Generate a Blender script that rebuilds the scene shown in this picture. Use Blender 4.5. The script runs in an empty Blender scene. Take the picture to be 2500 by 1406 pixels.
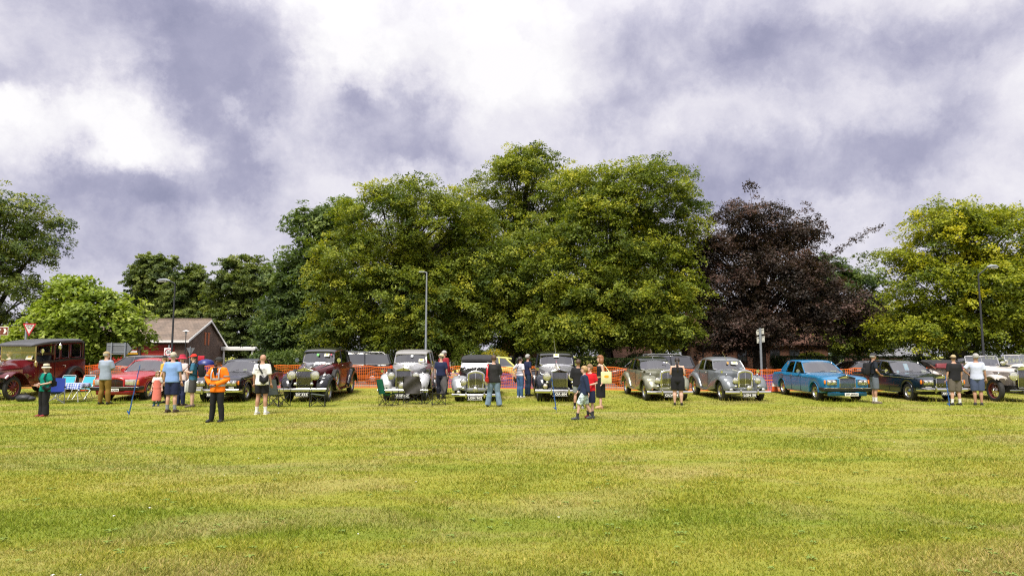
import bpy, bmesh, math, random
import numpy as np
from mathutils import Vector, Matrix
SC = bpy.context.scene
COL = SC.collection
R = math.radians
# ------------------------------------------------------------------ camera
cam_d = bpy.data.cameras.new('camera'); cam_d.sensor_width = 36.0; cam_d.lens = 24.0
cam_d.clip_start = 0.1; cam_d.clip_end = 4000
cam = bpy.data.objects.new('camera', cam_d); COL.objects.link(cam)
cam.location = (0, 0, 1.75); cam.rotation_euler = (R(90) + math.atan(165/1667), 0, 0)
SC.camera = cam
SC.render.resolution_x = 1024; SC.render.resolution_y = 575
SC.view_settings.view_transform = 'Standard'; SC.view_settings.look = 'None'
SC.view_settings.exposure = 0.95; SC.view_settings.gamma = 1.0; SC.view_settings.use_curve_mapping = False
SC.cycles.max_bounces = 6; SC.cycles.diffuse_bounces = 3; SC.cycles.glossy_bounces = 3
SC.cycles.transmission_bounces = 4; SC.cycles.transparent_max_bounces = 10
SC.cycles.use_denoising = False; SC.cycles.pixel_filter_type = 'BLACKMAN_HARRIS'; SC.cycles.filter_width = 1.2
SC.cycles.sample_clamp_indirect = 4.0; SC.cycles.sample_clamp_direct = 12.0
SC.cycles.caustics_reflective = False; SC.cycles.caustics_refractive = False
# ------------------------------------------------------------------ node helpers
class NT:
    def __init__(s, tree): s.t = tree; s.n = tree.nodes; s.l = tree.links
    def a(s, typ, **kw):
        nd = s.n.new(typ)
        for k, v in kw.items():
            if k.startswith('i_'): nd.inputs[k[2:].replace('_', ' ')].default_value = v
            else: setattr(nd, k, v)
        return nd
    def lk(s, o, i): s.l.new(o, i)
    def val(s, x, inp):
        if isinstance(x, (int, float)): inp.default_value = x
        elif isinstance(x, (tuple, list)): inp.default_value = x
        else: s.l.new(x, inp)
    def m(s, op, a, b=0.0, c=0.0, clamp=False):
        nd = s.n.new('ShaderNodeMath'); nd.operation = op; nd.use_clamp = clamp
        for i, v in enumerate((a, b, c)): s.val(v, nd.inputs[i])
        return nd.outputs[0]
    def vm(s, op, a, b=(0, 0, 0), out=0):
        nd = s.n.new('ShaderNodeVectorMath'); nd.operation = op
        s.val(a, nd.inputs[0]); s.val(b, nd.inputs[1]); return nd.outputs[out]
    def noise(s, vec, scale, detail=4, rough=0.55, dist=0.0, out=0):
        nd = s.n.new('ShaderNodeTexNoise'); nd.inputs['Scale'].default_value = scale
        nd.inputs['Detail'].default_value = detail; nd.inputs['Roughness'].default_value = rough
        nd.inputs['Distortion'].default_value = dist
        if vec is not None: s.lk(vec, nd.inputs['Vector'])
        return nd.outputs[out]
    def ramp(s, fac, stops, interp='LINEAR'):
        nd = s.n.new('ShaderNodeValToRGB'); nd.color_ramp.interpolation = interp
        e = nd.color_ramp.elements
        while len(e) < len(stops): e.new(0.5)
        for el, (p, c) in zip(e, stops):
            el.position = p; el.color = (c[0], c[1], c[2], 1)
        s.lk(fac, nd.inputs[0]); return nd.outputs[0]
    def mix(s, fac, a, b, mode='MIX'):
        nd = s.n.new('ShaderNodeMixRGB'); nd.blend_type = mode
        s.val(fac, nd.inputs[0])
        for i, v in ((1, a), (2, b)):
            if isinstance(v, tuple): v = (v[0], v[1], v[2], 1)
            s.val(v, nd.inputs[i])
        return nd.outputs[0]
def lin(r, g, b):
    f = lambda c: (c/255/12.92 if c/255 <= 0.04045 else ((c/255+0.055)/1.055)**2.4)
    return (f(r), f(g), f(b))
# ------------------------------------------------------------------ world: Nishita daylight behind broken cloud
SUN_EL, SUN_AZ = R(60), R(200)          # azimuth from +Y towards +X: high, behind the camera's left shoulder
W = bpy.data.worlds.new('World'); SC.world = W; W.use_nodes = True
t = NT(W.node_tree); t.n.clear()
tc = t.a('ShaderNodeTexCoord'); D = tc.outputs['Generated']
sky = t.a('ShaderNodeTexSky', sky_type='NISHITA', sun_disc=False, sun_elevation=SUN_EL, sun_rotation=SUN_AZ)
sky.dust_density = 3.0
sep = t.a('ShaderNodeSeparateXYZ'); t.lk(D, sep.inputs[0])
zc = t.m('ADD', t.m('ABSOLUTE', sep.outputs[2]), 0.22)
plane = t.a('ShaderNodeCombineXYZ')
t.lk(t.m('DIVIDE', sep.outputs[0], zc), plane.inputs[0]); t.lk(t.m('DIVIDE', sep.outputs[1], zc), plane.inputs[1])
t.lk(t.m('MULTIPLY', sep.outputs[2], 1.5), plane.inputs[2])
PV = plane.outputs[0]
warp = t.vm('SUBTRACT', t.noise(D, 8.0, 8, 0.66, 0.0, 1), (0.5, 0.5, 0.5))
sc_ = t.a('ShaderNodeVectorMath', operation='SCALE'); t.lk(warp, sc_.inputs[0]); sc_.inputs['Scale'].default_value = 0.15
DW = t.vm('ADD', D, sc_.outputs[0])
sepw = t.a('ShaderNodeSeparateXYZ'); t.lk(DW, sepw.inputs[0])
dk = t.m('ADD', 0.0, 0.0); br = t.m('ADD', 0.0, 0.0)
# individual clouds, as directions on the sky (x, z of the unit direction), half sizes, and how dark (-) or bright (+)
CLOUDS = [(-0.423,0.395,0.133,0.056,-0.5),(-0.349,0.362,0.070,0.059,-0.45),(-0.375,0.291,0.049,0.060,-0.38),(-0.379,0.228,0.044,0.033,-0.3),
 (-0.526,0.329,0.029,0.019,-0.25),(-0.573,0.317,0.023,0.012,-0.3),(-0.463,0.216,0.036,0.021,-0.5),(-0.563,0.209,0.093,0.034,-0.4),
 (-0.521,0.126,0.133,0.046,-0.36),(-0.121,0.338,0.052,0.040,-0.4),(-0.184,0.308,0.052,0.040,-0.28),(-0.210,0.338,0.023,0.017,-0.3),
 (-0.146,0.283,0.087,0.029,-0.3),(0.144,0.342,0.052,0.034,-0.33),(0.256,0.421,0.131,0.060,-0.4),(0.338,0.383,0.070,0.038,-0.25),
 (0.308,0.272,0.196,0.034,-0.31),(0.469,0.243,0.156,0.031,-0.26),(0.526,0.375,0.091,0.043,-0.48),(0.504,0.280,0.091,0.025,-0.2),
 (0.285,0.220,0.171,0.028,-0.28),(0.453,0.163,0.133,0.032,-0.24),(-0.563,0.277,0.077,0.043,0.344),(-0.484,0.298,0.061,0.046,0.344),
 (-0.446,0.271,0.042,0.032,0.262),(-0.139,0.446,0.211,0.061,0.328),(-0.223,0.387,0.072,0.050,0.262),(0.000,0.412,0.102,0.057,0.213),
 (-0.416,0.214,0.032,0.032,0.23),(-0.357,0.327,0.012,0.008,0.328),(-0.317,0.297,0.022,0.033,0.246),(0.369,0.418,0.031,0.047,0.164),
 (0.569,0.249,0.034,0.058,0.205),(0.227,0.321,0.034,0.034,0.0984),(0.047,0.313,0.070,0.029,0.0984)]
for (cx, cz, sx, sz, amp) in CLOUDS:
    u = t.m('MULTIPLY', t.m('SUBTRACT', sepw.outputs[0], cx), 1/sx)
    v = t.m('MULTIPLY', t.m('SUBTRACT', sepw.outputs[2], cz), 1/sz)
    r2 = t.m('ADD', t.m('MULTIPLY', u, u), t.m('MULTIPLY', v, v))
    g = t.m('POWER', 2.718, t.m('MULTIPLY', r2, -0.62))
    if amp < 0: dk = t.m('MULTIPLY_ADD', g, -amp*2.3, dk)
    else: br = t.m('MULTIPLY_ADD', g, amp*2.3, br)
def sstep(x, lo, hi):
    nd = t.a('ShaderNodeMapRange', interpolation_type='SMOOTHSTEP'); t.lk(x, nd.inputs['Value']); nd.inputs['From Min'].default_value = lo; nd.inputs['From Max'].default_value = hi; return nd.outputs[0]
def fb(v, sc, de, ro, amp): return t.m('MULTIPLY', t.m('SUBTRACT', t.noise(v, sc, de, ro, 0.15), 0.5), amp)
billow = fb(D, 9.0, 10, 0.60, 2.3)
md = sstep(t.m('ADD', dk, billow), -0.05, 1.75)
mb_ = sstep(t.m('ADD', br, fb(D, 7.0, 10, 0.56, 1.4)), 0.0, 1.3)
acc = t.m('MULTIPLY_ADD', mb_, 0.30, t.m('MULTIPLY_ADD', md, -0.53, 0.685))
acc = t.m('SUBTRACT', acc, t.m('MULTIPLY', sstep(t.m('MULTIPLY', sep.outputs[2], -1.0), -0.34, -0.10), 0.13))
acc = t.m('ADD', acc, t.m('ADD', fb(DW, 14.0, 9, 0.60, 0.46), fb(D, 4.2, 6, 0.55, 0.5)))
cl = t.ramp(acc, [(0.0, lin(146, 147, 174)), (0.2, lin(170, 169, 193)), (0.42, lin(201, 199, 216)), (0.62, lin(227, 224, 234)), (0.92, lin(254, 252, 253))])
# overcast zenith gain, upper sky only, added to lift light on the grass
zen = t.m('MULTIPLY_ADD', t.m('MAXIMUM', t.m('SUBTRACT', sep.outputs[2], 0.42), 0.0), 1.5, 1.0)
cz_ = t.a('ShaderNodeVectorMath', operation='SCALE'); t.lk(cl, cz_.inputs[0]); t.lk(t.m('MULTIPLY', zen, 0.55), cz_.inputs['Scale'])
nis = t.a('ShaderNodeVectorMath', operation='SCALE'); t.lk(sky.outputs[0], nis.inputs[0]); nis.inputs['Scale'].default_value = 0.06
skymix = t.mix(0.94, nis.outputs[0], cz_.outputs[0])
bg = t.a('ShaderNodeBackground'); t.lk(skymix, bg.inputs[0]); bg.inputs[1].default_value = 1.0
wo = t.a('ShaderNodeOutputWorld'); t.lk(bg.outputs[0], wo.inputs[0])
W.cycles.sampling_method = 'MANUAL'; W.cycles.sample_map_resolution = 512
# ------------------------------------------------------------------ sun, veiled by cloud
sd = bpy.data.lights.new('sun', 'SUN'); sd.energy = 3.0; sd.angle = R(22); sd.color = (1.0, 0.95, 0.86)
so = bpy.data.objects.new('sun', sd); COL.objects.link(so)
sv = Vector((math.sin(SUN_AZ)*math.cos(SUN_EL), math.cos(SUN_AZ)*math.cos(SUN_EL), math.sin(SUN_EL)))
so.rotation_euler = sv.to_track_quat('Z', 'Y').to_euler(); so.location = sv*60
# ------------------------------------------------------------------ materials
MATS = {}
def mat(name, col, rough=0.5, metal=0.0, coat=0.0, var=0.12, vscale=6.0, bump=0.0, bscale=40.0, spec=0.5, emit=0.0):
    if name in MATS: return MATS[name]
    m = bpy.data.materials.new(name); m.use_nodes = True
    t = NT(m.node_tree); p = t.n['Principled BSDF']
    p.inputs['Roughness'].default_value = rough; p.inputs['Metallic'].default_value = metal
    p.inputs['Coat Weight'].default_value = coat; p.inputs['Coat Roughness'].default_value = 0.10
    p.inputs['Specular IOR Level'].default_value = spec
    tc = t.a('ShaderNodeTexCoord')
    if var > 0:
        n = t.noise(tc.outputs['Object'], vscale, 4, 0.6)
        dk = tuple(c*(1-var) for c in col); lt = tuple(min(1, c*(1+var)) for c in col)
        t.lk(t.ramp(n, [(0.3, dk), (0.7, lt)]), p.inputs['Base Color'])
        t.lk(t.m('MULTIPLY_ADD', t.noise(tc.outputs['Object'], vscale*2.3, 3), 0.16, max(0.0, rough-0.08)), p.inputs['Roughness'])
    else: p.inputs['Base Color'].default_value = (*col, 1)
    if bump > 0:
        b = t.a('ShaderNodeBump'); b.inputs['Strength'].default_value = bump; b.inputs['Distance'].default_value = 0.02
        t.lk(t.noise(tc.outputs['Object'], bscale, 3), b.inputs['Height']); t.lk(b.outputs[0], p.inputs['Normal'])
    MATS[name] = m; return m
def paint(name, col, metal=0.0, rough=0.28): return mat('paint_'+name, col, rough, metal, 0.4, 0.05, 3.0)
def cloth(name, col, var=0.08): return mat('cloth_'+name, col, 0.85, 0, 0, var, 7.0, 0.30, 9.0, 0.25)
def glass_mat(name, tint=(0.55, 0.6, 0.58), alpha=0.55):
    if name in MATS: return MATS[name]
    m = bpy.data.materials.new(name); m.use_nodes = True
    t = NT(m.node_tree); t.n.clear()
    gl = t.a('ShaderNodeBsdfGlossy'); gl.inputs['Roughness'].default_value = 0.04; gl.inputs['Color'].default_value = (1, 1, 1, 1)
    tr = t.a('ShaderNodeBsdfTransparent'); tr.inputs['Color'].default_value = (*tint, 1)
    fr = t.a('ShaderNodeFresnel'); fr.inputs['IOR'].default_value = 1.5
    f = t.m('MULTIPLY_ADD', fr.outputs[0], 1.0, 0.14, True)
    mx = t.a('ShaderNodeMixShader'); t.lk(f, mx.inputs[0]); t.lk(tr.outputs[0], mx.inputs[1]); t.lk(gl.outputs[0], mx.inputs[2])
    o = t.a('ShaderNodeOutputMaterial'); t.lk(mx.outputs[0], o.inputs[0])
    MATS[name] = m; return m
CHROME = mat('chrome', (0.72, 0.71, 0.68), 0.10, 1.0, 0, 0.06)
STEEL = mat('galvanised_steel', (0.36, 0.39, 0.42), 0.45, 0.7, 0, 0.12)
BLACK = mat('black_plastic', (0.012, 0.012, 0.013), 0.5)
RUBBER = mat('tyre_rubber', (0.022, 0.021, 0.020), 0.8, 0, 0, 0.25, 9)
DARK = mat('dark_interior', (0.02, 0.018, 0.016), 0.8)
GLASS = glass_mat('window_glass', (0.62, 0.66, 0.64))
LENS = mat('lamp_lens', (0.62, 0.61, 0.52), 0.08, 0.55, 0.6, 0.25, 22)
AMBER = mat('amber_lens', (0.75, 0.20, 0.02), 0.2, 0, 0.5)
LEATHER = mat('tan_leather', (0.20, 0.12, 0.06), 0.55)
WHITE = mat('white_paint', (0.78, 0.77, 0.74), 0.5, 0, 0, 0.05)
# ------------------------------------------------------------------ mesh builder
class MB:
    def __init__(s): s.v = []; s.f = []
    def add(s, vs, fs):
        o = len(s.v); s.v += [tuple(v) for v in vs]; s.f += [tuple(i+o for i in f) for f in fs]; return s
    def box(s, c, d, rot=None, ch=0.0):
        hx, hy, hz = d[0]/2, d[1]/2, d[2]/2
        if ch <= 0:
            vs = [(x, y, z) for x in (-hx, hx) for y in (-hy, hy) for z in (-hz, hz)]
            fs = [(0, 1, 3, 2), (4, 6, 7, 5), (0, 4, 5, 1), (2, 3, 7, 6), (0, 2, 6, 4), (1, 5, 7, 3)]
        else:
            bm = bmesh.new(); bmesh.ops.create_cube(bm, size=1)
            for v in bm.verts: v.co = (v.co.x*d[0], v.co.y*d[1], v.co.z*d[2])
            bmesh.ops.bevel(bm, geom=list(bm.edges), offset=min(ch, min(d)*0.45), segments=2, affect='EDGES', profile=0.5)
            bm.verts.index_update(); vs = [tuple(v.co) for v in bm.verts]; fs = [tuple(v.index for v in f.verts) for f in bm.faces]; bm.free()
        if rot is not None: vs = [tuple(rot @ Vector(v)) for v in vs]
        return s.add([(v[0]+c[0], v[1]+c[1], v[2]+c[2]) for v in vs], fs)
    def rings(s, rs, closed=True, cap0=True, cap1=True):
        n = len(rs[0]); vs = [p for r in rs for p in r]; fs = []
        for i in range(len(rs)-1):
            for j in range(n if closed else n-1):
                k = (j+1) % n; fs.append((i*n+j, i*n+k, (i+1)*n+k, (i+1)*n+j))
        if closed and cap0: fs.append(tuple(range(n-1, -1, -1)))
        if closed and cap1: fs.append(tuple((len(rs)-1)*n+j for j in range(n)))
        return s.add(vs, fs)
    def tube(s, pts, r, n=8, flat=None):
        pts = [Vector(p) for p in pts]; rs = []
        rr = r if isinstance(r, (list, tuple)) else [r]*len(pts)
        up = None
        for i, p in enumerate(pts):
            tg = (pts[min(i+1, len(pts)-1)]-pts[max(i-1, 0)])
            tg = tg.normalized() if tg.length > 1e-9 else Vector((0, 0, 1))
            if up is None:
                up = Vector((0, 0, 1)) if abs(tg.z) < 0.9 else Vector((0, 1, 0))
            a = (up - tg*up.dot(tg)); a = a.normalized() if a.length > 1e-6 else tg.orthogonal().normalized()
            up = a; b = tg.cross(a); rad = rr[i]
            ra, rb = (rad, rad) if not isinstance(rad, (list, tuple)) else rad
            rs.append([p + a*math.cos(2*math.pi*k/n)*ra + b*math.sin(2*math.pi*k/n)*rb for k in range(n)])
        return s.rings([[tuple(q) for q in r_] for r_ in rs])
    def lathe(s, prof, c=(0, 0, 0), axis='y', n=20, cap=True):
        rs = []
        for (r, h) in prof:
            ring = []
            for k in range(n):
                a = 2*math.pi*k/n; p, q = r*math.cos(a), r*math.sin(a)
                v = {'y': (p, h, q), 'z': (p, q, h), 'x': (h, p, q)}[axis]
                ring.append((v[0]+c[0], v[1]+c[1], v[2]+c[2]))
            rs.append(ring)
        return s.rings(rs, True, cap, cap)
    def quad(s, a, b, c, d): return s.add([a, b, c, d], [(0, 1, 2, 3)])
    def prism(s, poly, h0, h1, plane='xz'):
        n = len(poly)
        f = {'xz': lambda p, h: (p[0], h, p[1]), 'xy': lambda p, h: (p[0], p[1], h), 'yz': lambda p, h: (h, p[0], p[1])}[plane]
        vs = [f(p, h0) for p in poly]+[f(p, h1) for p in poly]
        fs = [tuple(range(n)), tuple(range(2*n-1, n-1, -1))]+[(i, (i+1) % n, n+(i+1) % n, n+i) for i in range(n)]
        return s.add(vs, fs)
    def mesh(s, name, smooth=True, ang=40):
        me = bpy.data.meshes.new(name); me.from_pydata(s.v, [], s.f); me.update()
        bm = bmesh.new(); bm.from_mesh(me); bmesh.ops.recalc_face_normals(bm, faces=bm.faces); bm.to_mesh(me); bm.free()
        if smooth:
            me.polygons.foreach_set('use_smooth', [True]*len(me.polygons)); me.set_sharp_from_angle(angle=R(ang))
        return me
    def build(s, name, m, parent=None, loc=None, smooth=True, ang=40):
        me = s.mesh(name, smooth, ang); me.materials.append(m)
        return link(name, me, parent, loc)
def link(name, data, parent=None, loc=None):
    o = bpy.data.objects.new(name, data); COL.objects.link(o)
    if parent is not None: o.parent = parent
    if loc is not None: o.location = loc
    return o
def tag(o, label=None, cat=None, group=None, kind=None):
    for k, v in (('label', label), ('category', cat), ('group', group), ('kind', kind)):
        if v: o[k] = v
    return o
def thing(name, label, cat, loc=(0, 0, 0), rz=0.0, group=None, tilt=0.0):
    o = link(name, None); o.location = loc; o.rotation_euler = (tilt, 0, R(rz)); o.empty_display_size = 0.2
    return tag(o, label, cat, group)
def dup_tree(o, parent=None):
    c = o.copy(); COL.objects.link(c); c.parent = parent
    for ch in list(o.children): dup_tree(ch, c)
    return c
def text_part(txt, size, m, parent, loc, rot=(R(90), 0, 0), name='lettering', fit=None, bold=0.0):
    cu = bpy.data.curves.new('text', 'FONT'); cu.body = txt; cu.size = size; cu.align_x = 'CENTER'; cu.align_y = 'CENTER'
    cu.extrude = 0.002; cu.offset = bold; cu.resolution_u = 3
    o = bpy.data.objects.new('text', cu); COL.objects.link(o)
    dg = bpy.context.evaluated_depsgraph_get(); me = bpy.data.meshes.new_from_object(o.evaluated_get(dg))
    bpy.data.objects.remove(o); me.materials.clear(); me.materials.append(m)
    q = tag(link(name, me, parent, loc), kind='stuff'); q.rotation_euler = rot
    if fit:
        xs = [v.co.x for v in me.vertices]; ys = [v.co.y for v in me.vertices]
        q.scale = (fit[0]/(max(xs)-min(xs)), fit[1]/(max(ys)-min(ys)), 1)
    return q
def slope(x): return 0.042 + (0.018-0.042)*min(1, max(0, (x+2)/10.))
def gz(x, y):
    d = min(max(y-26, 0), 6.5); return slope(x)*d*d/(d+0.6) if d > 0 else 0.0
# ================================================================== ground
def pos_vec(t, sx=1, sy=1, sz=1):
    g = t.a('ShaderNodeNewGeometry'); mp = t.a('ShaderNodeMapping'); mp.inputs['Scale'].default_value = (sx, sy, sz)
    t.lk(g.outputs['Position'], mp.inputs[0]); return mp.outputs[0]
def lawn_colour(t, k=1.0):
    """one colour field for the turf and its blades: mown stripes, clover-green and straw-dry patches"""
    stripes = t.noise(pos_vec(t, 0.045, 0.75, 0), 1.0, 5, 0.66, 0.5)
    patches = t.noise(pos_vec(t, 0.28, 0.55, 0), 1.0, 5, 0.62, 0.8)
    fine = t.noise(pos_vec(t, 4.0, 5.5, 1.0), 1.0, 4, 0.7)
    c1 = t.ramp(stripes, [(0.34, (0.158*k, 0.196*k, 0.024*k)), (0.52, (0.222*k, 0.230*k, 0.033*k)), (0.68, (0.262*k, 0.250*k, 0.046*k))])
    dry = t.ramp(patches, [(0.47, (0, 0, 0)), (0.64, (1, 1, 1))])
    lush = t.ramp(patches, [(0.30, (1, 1, 1)), (0.43, (0, 0, 0))])
    c2 = t.mix(t.m('MULTIPLY', dry, 0.40), c1, (0.310*k, 0.240*k, 0.125*k))
    c3 = t.mix(t.m('MULTIPLY', lush, 0.45), c2, (0.115*k, 0.155*k, 0.020*k))
    return t.mix(0.5, c3, t.ramp(fine, [(0.25, (0.55, 0.55, 0.5)), (0.75, (1.35, 1.35, 1.3))]), 'MULTIPLY') if k else c3
m = bpy.data.materials.new('mown_turf'); m.use_nodes = True; t = NT(m.node_tree); p = t.n['Principled BSDF']
t.lk(lawn_colour(t, 1.13), p.inputs['Base Color']); p.inputs['Roughness'].default_value = 0.9; p.inputs['Specular IOR Level'].default_value = 0.15
b = t.a('ShaderNodeBump'); b.inputs['Strength'].default_value = 0.9; b.inputs['Distance'].default_value = 0.03
t.lk(t.noise(pos_vec(t, 1, 1, 1), 26.0, 6, 0.75), b.inputs['Height']); t.lk(b.outputs[0], p.inputs['Normal'])
TURF = m
xs = [-900, -400, -200, -100, -60] + list(np.arange(-40, 40.1, 1.0)) + [60, 100, 200, 400, 900]
ys = [-120, -30, -8] + list(np.arange(0, 24, 1.5)) + list(np.arange(24, 34.1, 0.4)) + [36, 40, 50, 70, 100, 160, 300, 700, 1800]
g = MB(); nx = len(xs)
def bumpy(x, y): return gz(x, y) + (0.012*math.sin(x*0.9+y*0.7)+0.010*math.sin(x*1.9-y*1.3+2) if 3 < y < 24 and abs(x) < 40 else 0)
g.add([(x, y, bumpy(x, y)) for y in ys for x in xs],
      [(j*nx+i, j*nx+i+1, (j+1)*nx+i+1, (j+1)*nx+i) for j in range(len(ys)-1) for i in range(nx-1)])
tag(g.build('ground', TURF, ang=180), kind='structure')
# blades: one sheet of grass, thick near the camera and thinning with distance
rng = np.random.default_rng(11)
def tri_mesh(name, V, m, tone=None, nper=3):
    """V: (M, nper, 3) separate faces"""
    M = V.shape[0]; me = bpy.data.meshes.new(name)
    me.vertices.add(M*nper); me.vertices.foreach_set('co', np.ascontiguousarray(V, dtype=np.float32).ravel())
    me.loops.add(M*nper); me.loops.foreach_set('vertex_index', np.arange(M*nper, dtype=np.int32))
    me.polygons.add(M); me.polygons.foreach_set('loop_start', np.arange(0, M*nper, nper, dtype=np.int32))
    if tone is not None:
        at = me.attributes.new('tone', 'FLOAT', 'FACE'); at.data.foreach_set('value', tone.astype(np.float32))
    me.update(calc_edges=True); me.materials.append(m); return me
m = bpy.data.materials.new('grass_blades'); m.use_nodes = True; t = NT(m.node_tree); t.n.clear()
at_ = t.a('ShaderNodeAttribute', attribute_name='tone')
col = t.mix(1.0, lawn_colour(t, 1.24), t.ramp(at_.outputs['Fac'], [(0.0, (0.62, 0.74, 0.5)), (0.5, (1.0, 1.0, 0.9)), (0.82, (1.2, 1.12, 1.0)), (1.0, (1.9, 1.6, 2.6))]), 'MULTIPLY')
df = t.a('ShaderNodeBsdfDiffuse'); tr = t.a('ShaderNodeBsdfTranslucent'); t.lk(col, df.inputs[0]); t.lk(col, tr.inputs[0])
mx = t.a('ShaderNodeMixShader'); mx.inputs[0].default_value = 0.4; t.lk(df.outputs[0], mx.inputs[1]); t.lk(tr.outputs[0], mx.inputs[2])
o = t.a('ShaderNodeOutputMaterial'); t.lk(mx.outputs[0], o.inputs[0]); BLADE = m
def blades(n, y0, y1):
    y = np.exp(rng.uniform(math.log(y0), math.log(y1), n)); x = rng.uniform(-0.88, 0.88, n)*y
    z = np.array([bumpy(a, b_) for a, b_ in zip(x, y)])
    tuft = np.sin(x*3.1+np.sin(y*2.3)*2)*np.sin(y*3.7+x*1.1)
    h = rng.uniform(0.015, 0.042, n)*(1+0.35*tuft); w = 0.0030+0.00052*y
    th = rng.uniform(0, 2*math.pi, n); le = rng.uniform(0.2, 1.5, n)*h; ph = rng.uniform(0, 2*math.pi, n)
    V = np.empty((n, 3, 3)); dx, dy = np.cos(th)*w, np.sin(th)*w*0.6
    V[:, 0] = np.stack([x-dx, y-dy, z-0.004], 1); V[:, 1] = np.stack([x+dx, y+dy, z-0.004], 1)
    V[:, 2] = np.stack([x+np.cos(ph)*le, y+np.sin(ph)*le, z+h], 1)
    return V, rng.uniform(0, 1, n)
V, tn = blades(390000, 4.2, 31.5)
def stalks(n):          # taller seed stalks left unmown round the wheels and bumpers
    cx = rng.choice([-19.6, -14.9, -11.2, -7.9, -4.2, -1.3, 1.7, 6.0, 8.9, 12.7, 16.3, 19.3], n)
    x = cx+rng.normal(0, 0.75, n); y = rng.normal(25.9, 0.35, n); h = rng.uniform(0.06, 0.22, n); z = np.array([gz(a, b_) for a, b_ in zip(x, y)])
    V = np.empty((n, 3, 3)); V[:, 0] = np.stack([x-0.010, y, z], 1); V[:, 1] = np.stack([x+0.010, y, z], 1)
    V[:, 2] = np.stack([x+rng.normal(0, 0.05, n), y+rng.normal(0, 0.04, n), z+h], 1); return V, rng.uniform(0.3, 1, n)
V2, t2 = stalks(700)
tag(link('grass', tri_mesh('grass', np.concatenate([V, V2]), BLADE, np.concatenate([tn, t2]))), 'short yellow-green mown grass with drier straw patches', 'grass', kind='stuff')
# small broad weeds, clover and daisies in the turf
def flecks(name, n, m, size, label, cat):
    y = np.exp(rng.uniform(math.log(4.5), math.log(20), n)); x = rng.uniform(-0.78, 0.78, n)*y; V = np.empty((n*4, 4, 3)); k = 0
    for a, b_ in zip(x, y):
        s0 = size*rng.uniform(0.6, 1.4)
        for q in range(4):
            an = q*1.57+rng.uniform(0, 1); ca, sa = math.cos(an), math.sin(an); zz = bumpy(a, b_)+0.022
            V[k] = [(a, b_, zz), (a+ca*s0*0.5-sa*s0*0.25, b_+sa*s0*0.5+ca*s0*0.25, zz+0.012), (a+ca*s0, b_+sa*s0, zz+0.004), (a+ca*s0*0.5+sa*s0*0.25, b_+sa*s0*0.5-ca*s0*0.25, zz+0.012)]; k += 1
    tag(link(name, tri_mesh(name, V, m, None, 4)), label, cat, kind='stuff')
flecks('broadleaf_weeds', 300, mat('weed_leaf', (0.17, 0.235, 0.055), 0.9, spec=0.05), 0.045, 'flat pale green weed rosettes in the lawn', 'weeds')
flecks('daisies', 24, mat('daisy_petal', (0.8, 0.8, 0.74), 0.6), 0.014, 'tiny white daisies scattered in the lawn', 'flowers')
# ------------------------------------------------------------------ road and kerb behind the fence
ASPH = mat('asphalt', (0.055, 0.054, 0.052), 0.9, 0, 0, 0.3, 3.0, 0.5, 60)
def sheet(name, x0, x1, y0, y1, dz, m, n=60):
    b = MB(); X = np.linspace(x0, x1, n)
    b.add([(x, y, gz(x, y)+dz) for y in (y0, y1) for x in X], [(i, i+1, n+i+1, n+i) for i in range(n-1)]); return tag(b.build(name, m, ang=180), kind='structure')
sheet('road', -120, 120, 33.4, 40.5, 0.006, ASPH)
KERB = mat('concrete_kerb', (0.26, 0.245, 0.215), 0.85, 0, 0, 0.15, 5)
k = MB()
for i in range(-60, 60):
    x = i*0.915; k.box((x, 33.2, gz(x, 33.2)+0.04), (0.905, 0.14, 0.16), None, 0.012)
tag(k.build('kerb', KERB), kind='structure')
DIRT = mat('leaf_litter', (0.045, 0.040, 0.022), 0.95, 0, 0, 0.35, 2.0, 0.6, 30)
sheet('verge', -190, 190, 40.9, 118.0, 0.008, DIRT)
# ================================================================== trees
def leaf_mat(name, dark, mid, light, tl=0.35):
    m = bpy.data.materials.new(name); m.use_nodes = True; t = NT(m.node_tree); t.n.clear()
    a = t.a('ShaderNodeAttribute', attribute_name='tone')
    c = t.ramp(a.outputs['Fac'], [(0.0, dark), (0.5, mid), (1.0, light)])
    p = t.a('ShaderNodeBsdfPrincipled'); p.inputs['Roughness'].default_value = 0.55; p.inputs['Specular IOR Level'].default_value = 0.3
    tr = t.a('ShaderNodeBsdfTranslucent'); t.lk(c, p.inputs['Base Color'])
    t.lk(t.mix(1.0, c, (1.2, 1.25, 0.5), 'MULTIPLY'), tr.inputs[0])
    mx = t.a('ShaderNodeMixShader'); mx.inputs[0].default_value = tl; t.lk(p.outputs[0], mx.inputs[1]); t.lk(tr.outputs[0], mx.inputs[2])
    o = t.a('ShaderNodeOutputMaterial'); t.lk(mx.outputs[0], o.inputs[0]); return m
def bark(name, c): return mat(name, c, 0.9, 0, 0, 0.35, 5.0, 0.8, 14)
BARK = bark('grey_bark', (0.045, 0.040, 0.032)); BARK2 = bark('brown_bark', (0.055, 0.038, 0.026))
def norm(a): return a/np.maximum(np.linalg.norm(a, axis=-1, keepdims=True), 1e-9)
def leaves_from(cent, nrm, ln, wd, g):
    M = len(cent); a = norm(np.cross(nrm, g.normal(size=(M, 3)))); b = np.cross(nrm, a)
    V = np.empty((M, 3, 3)); l = ln[:, None]/2; w = wd[:, None]/2
    V[:, 0] = cent-a*l*0.8-b*w; V[:, 1] = cent-a*l*0.8+b*w; V[:, 2] = cent+a*l*1.2; return V
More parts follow.
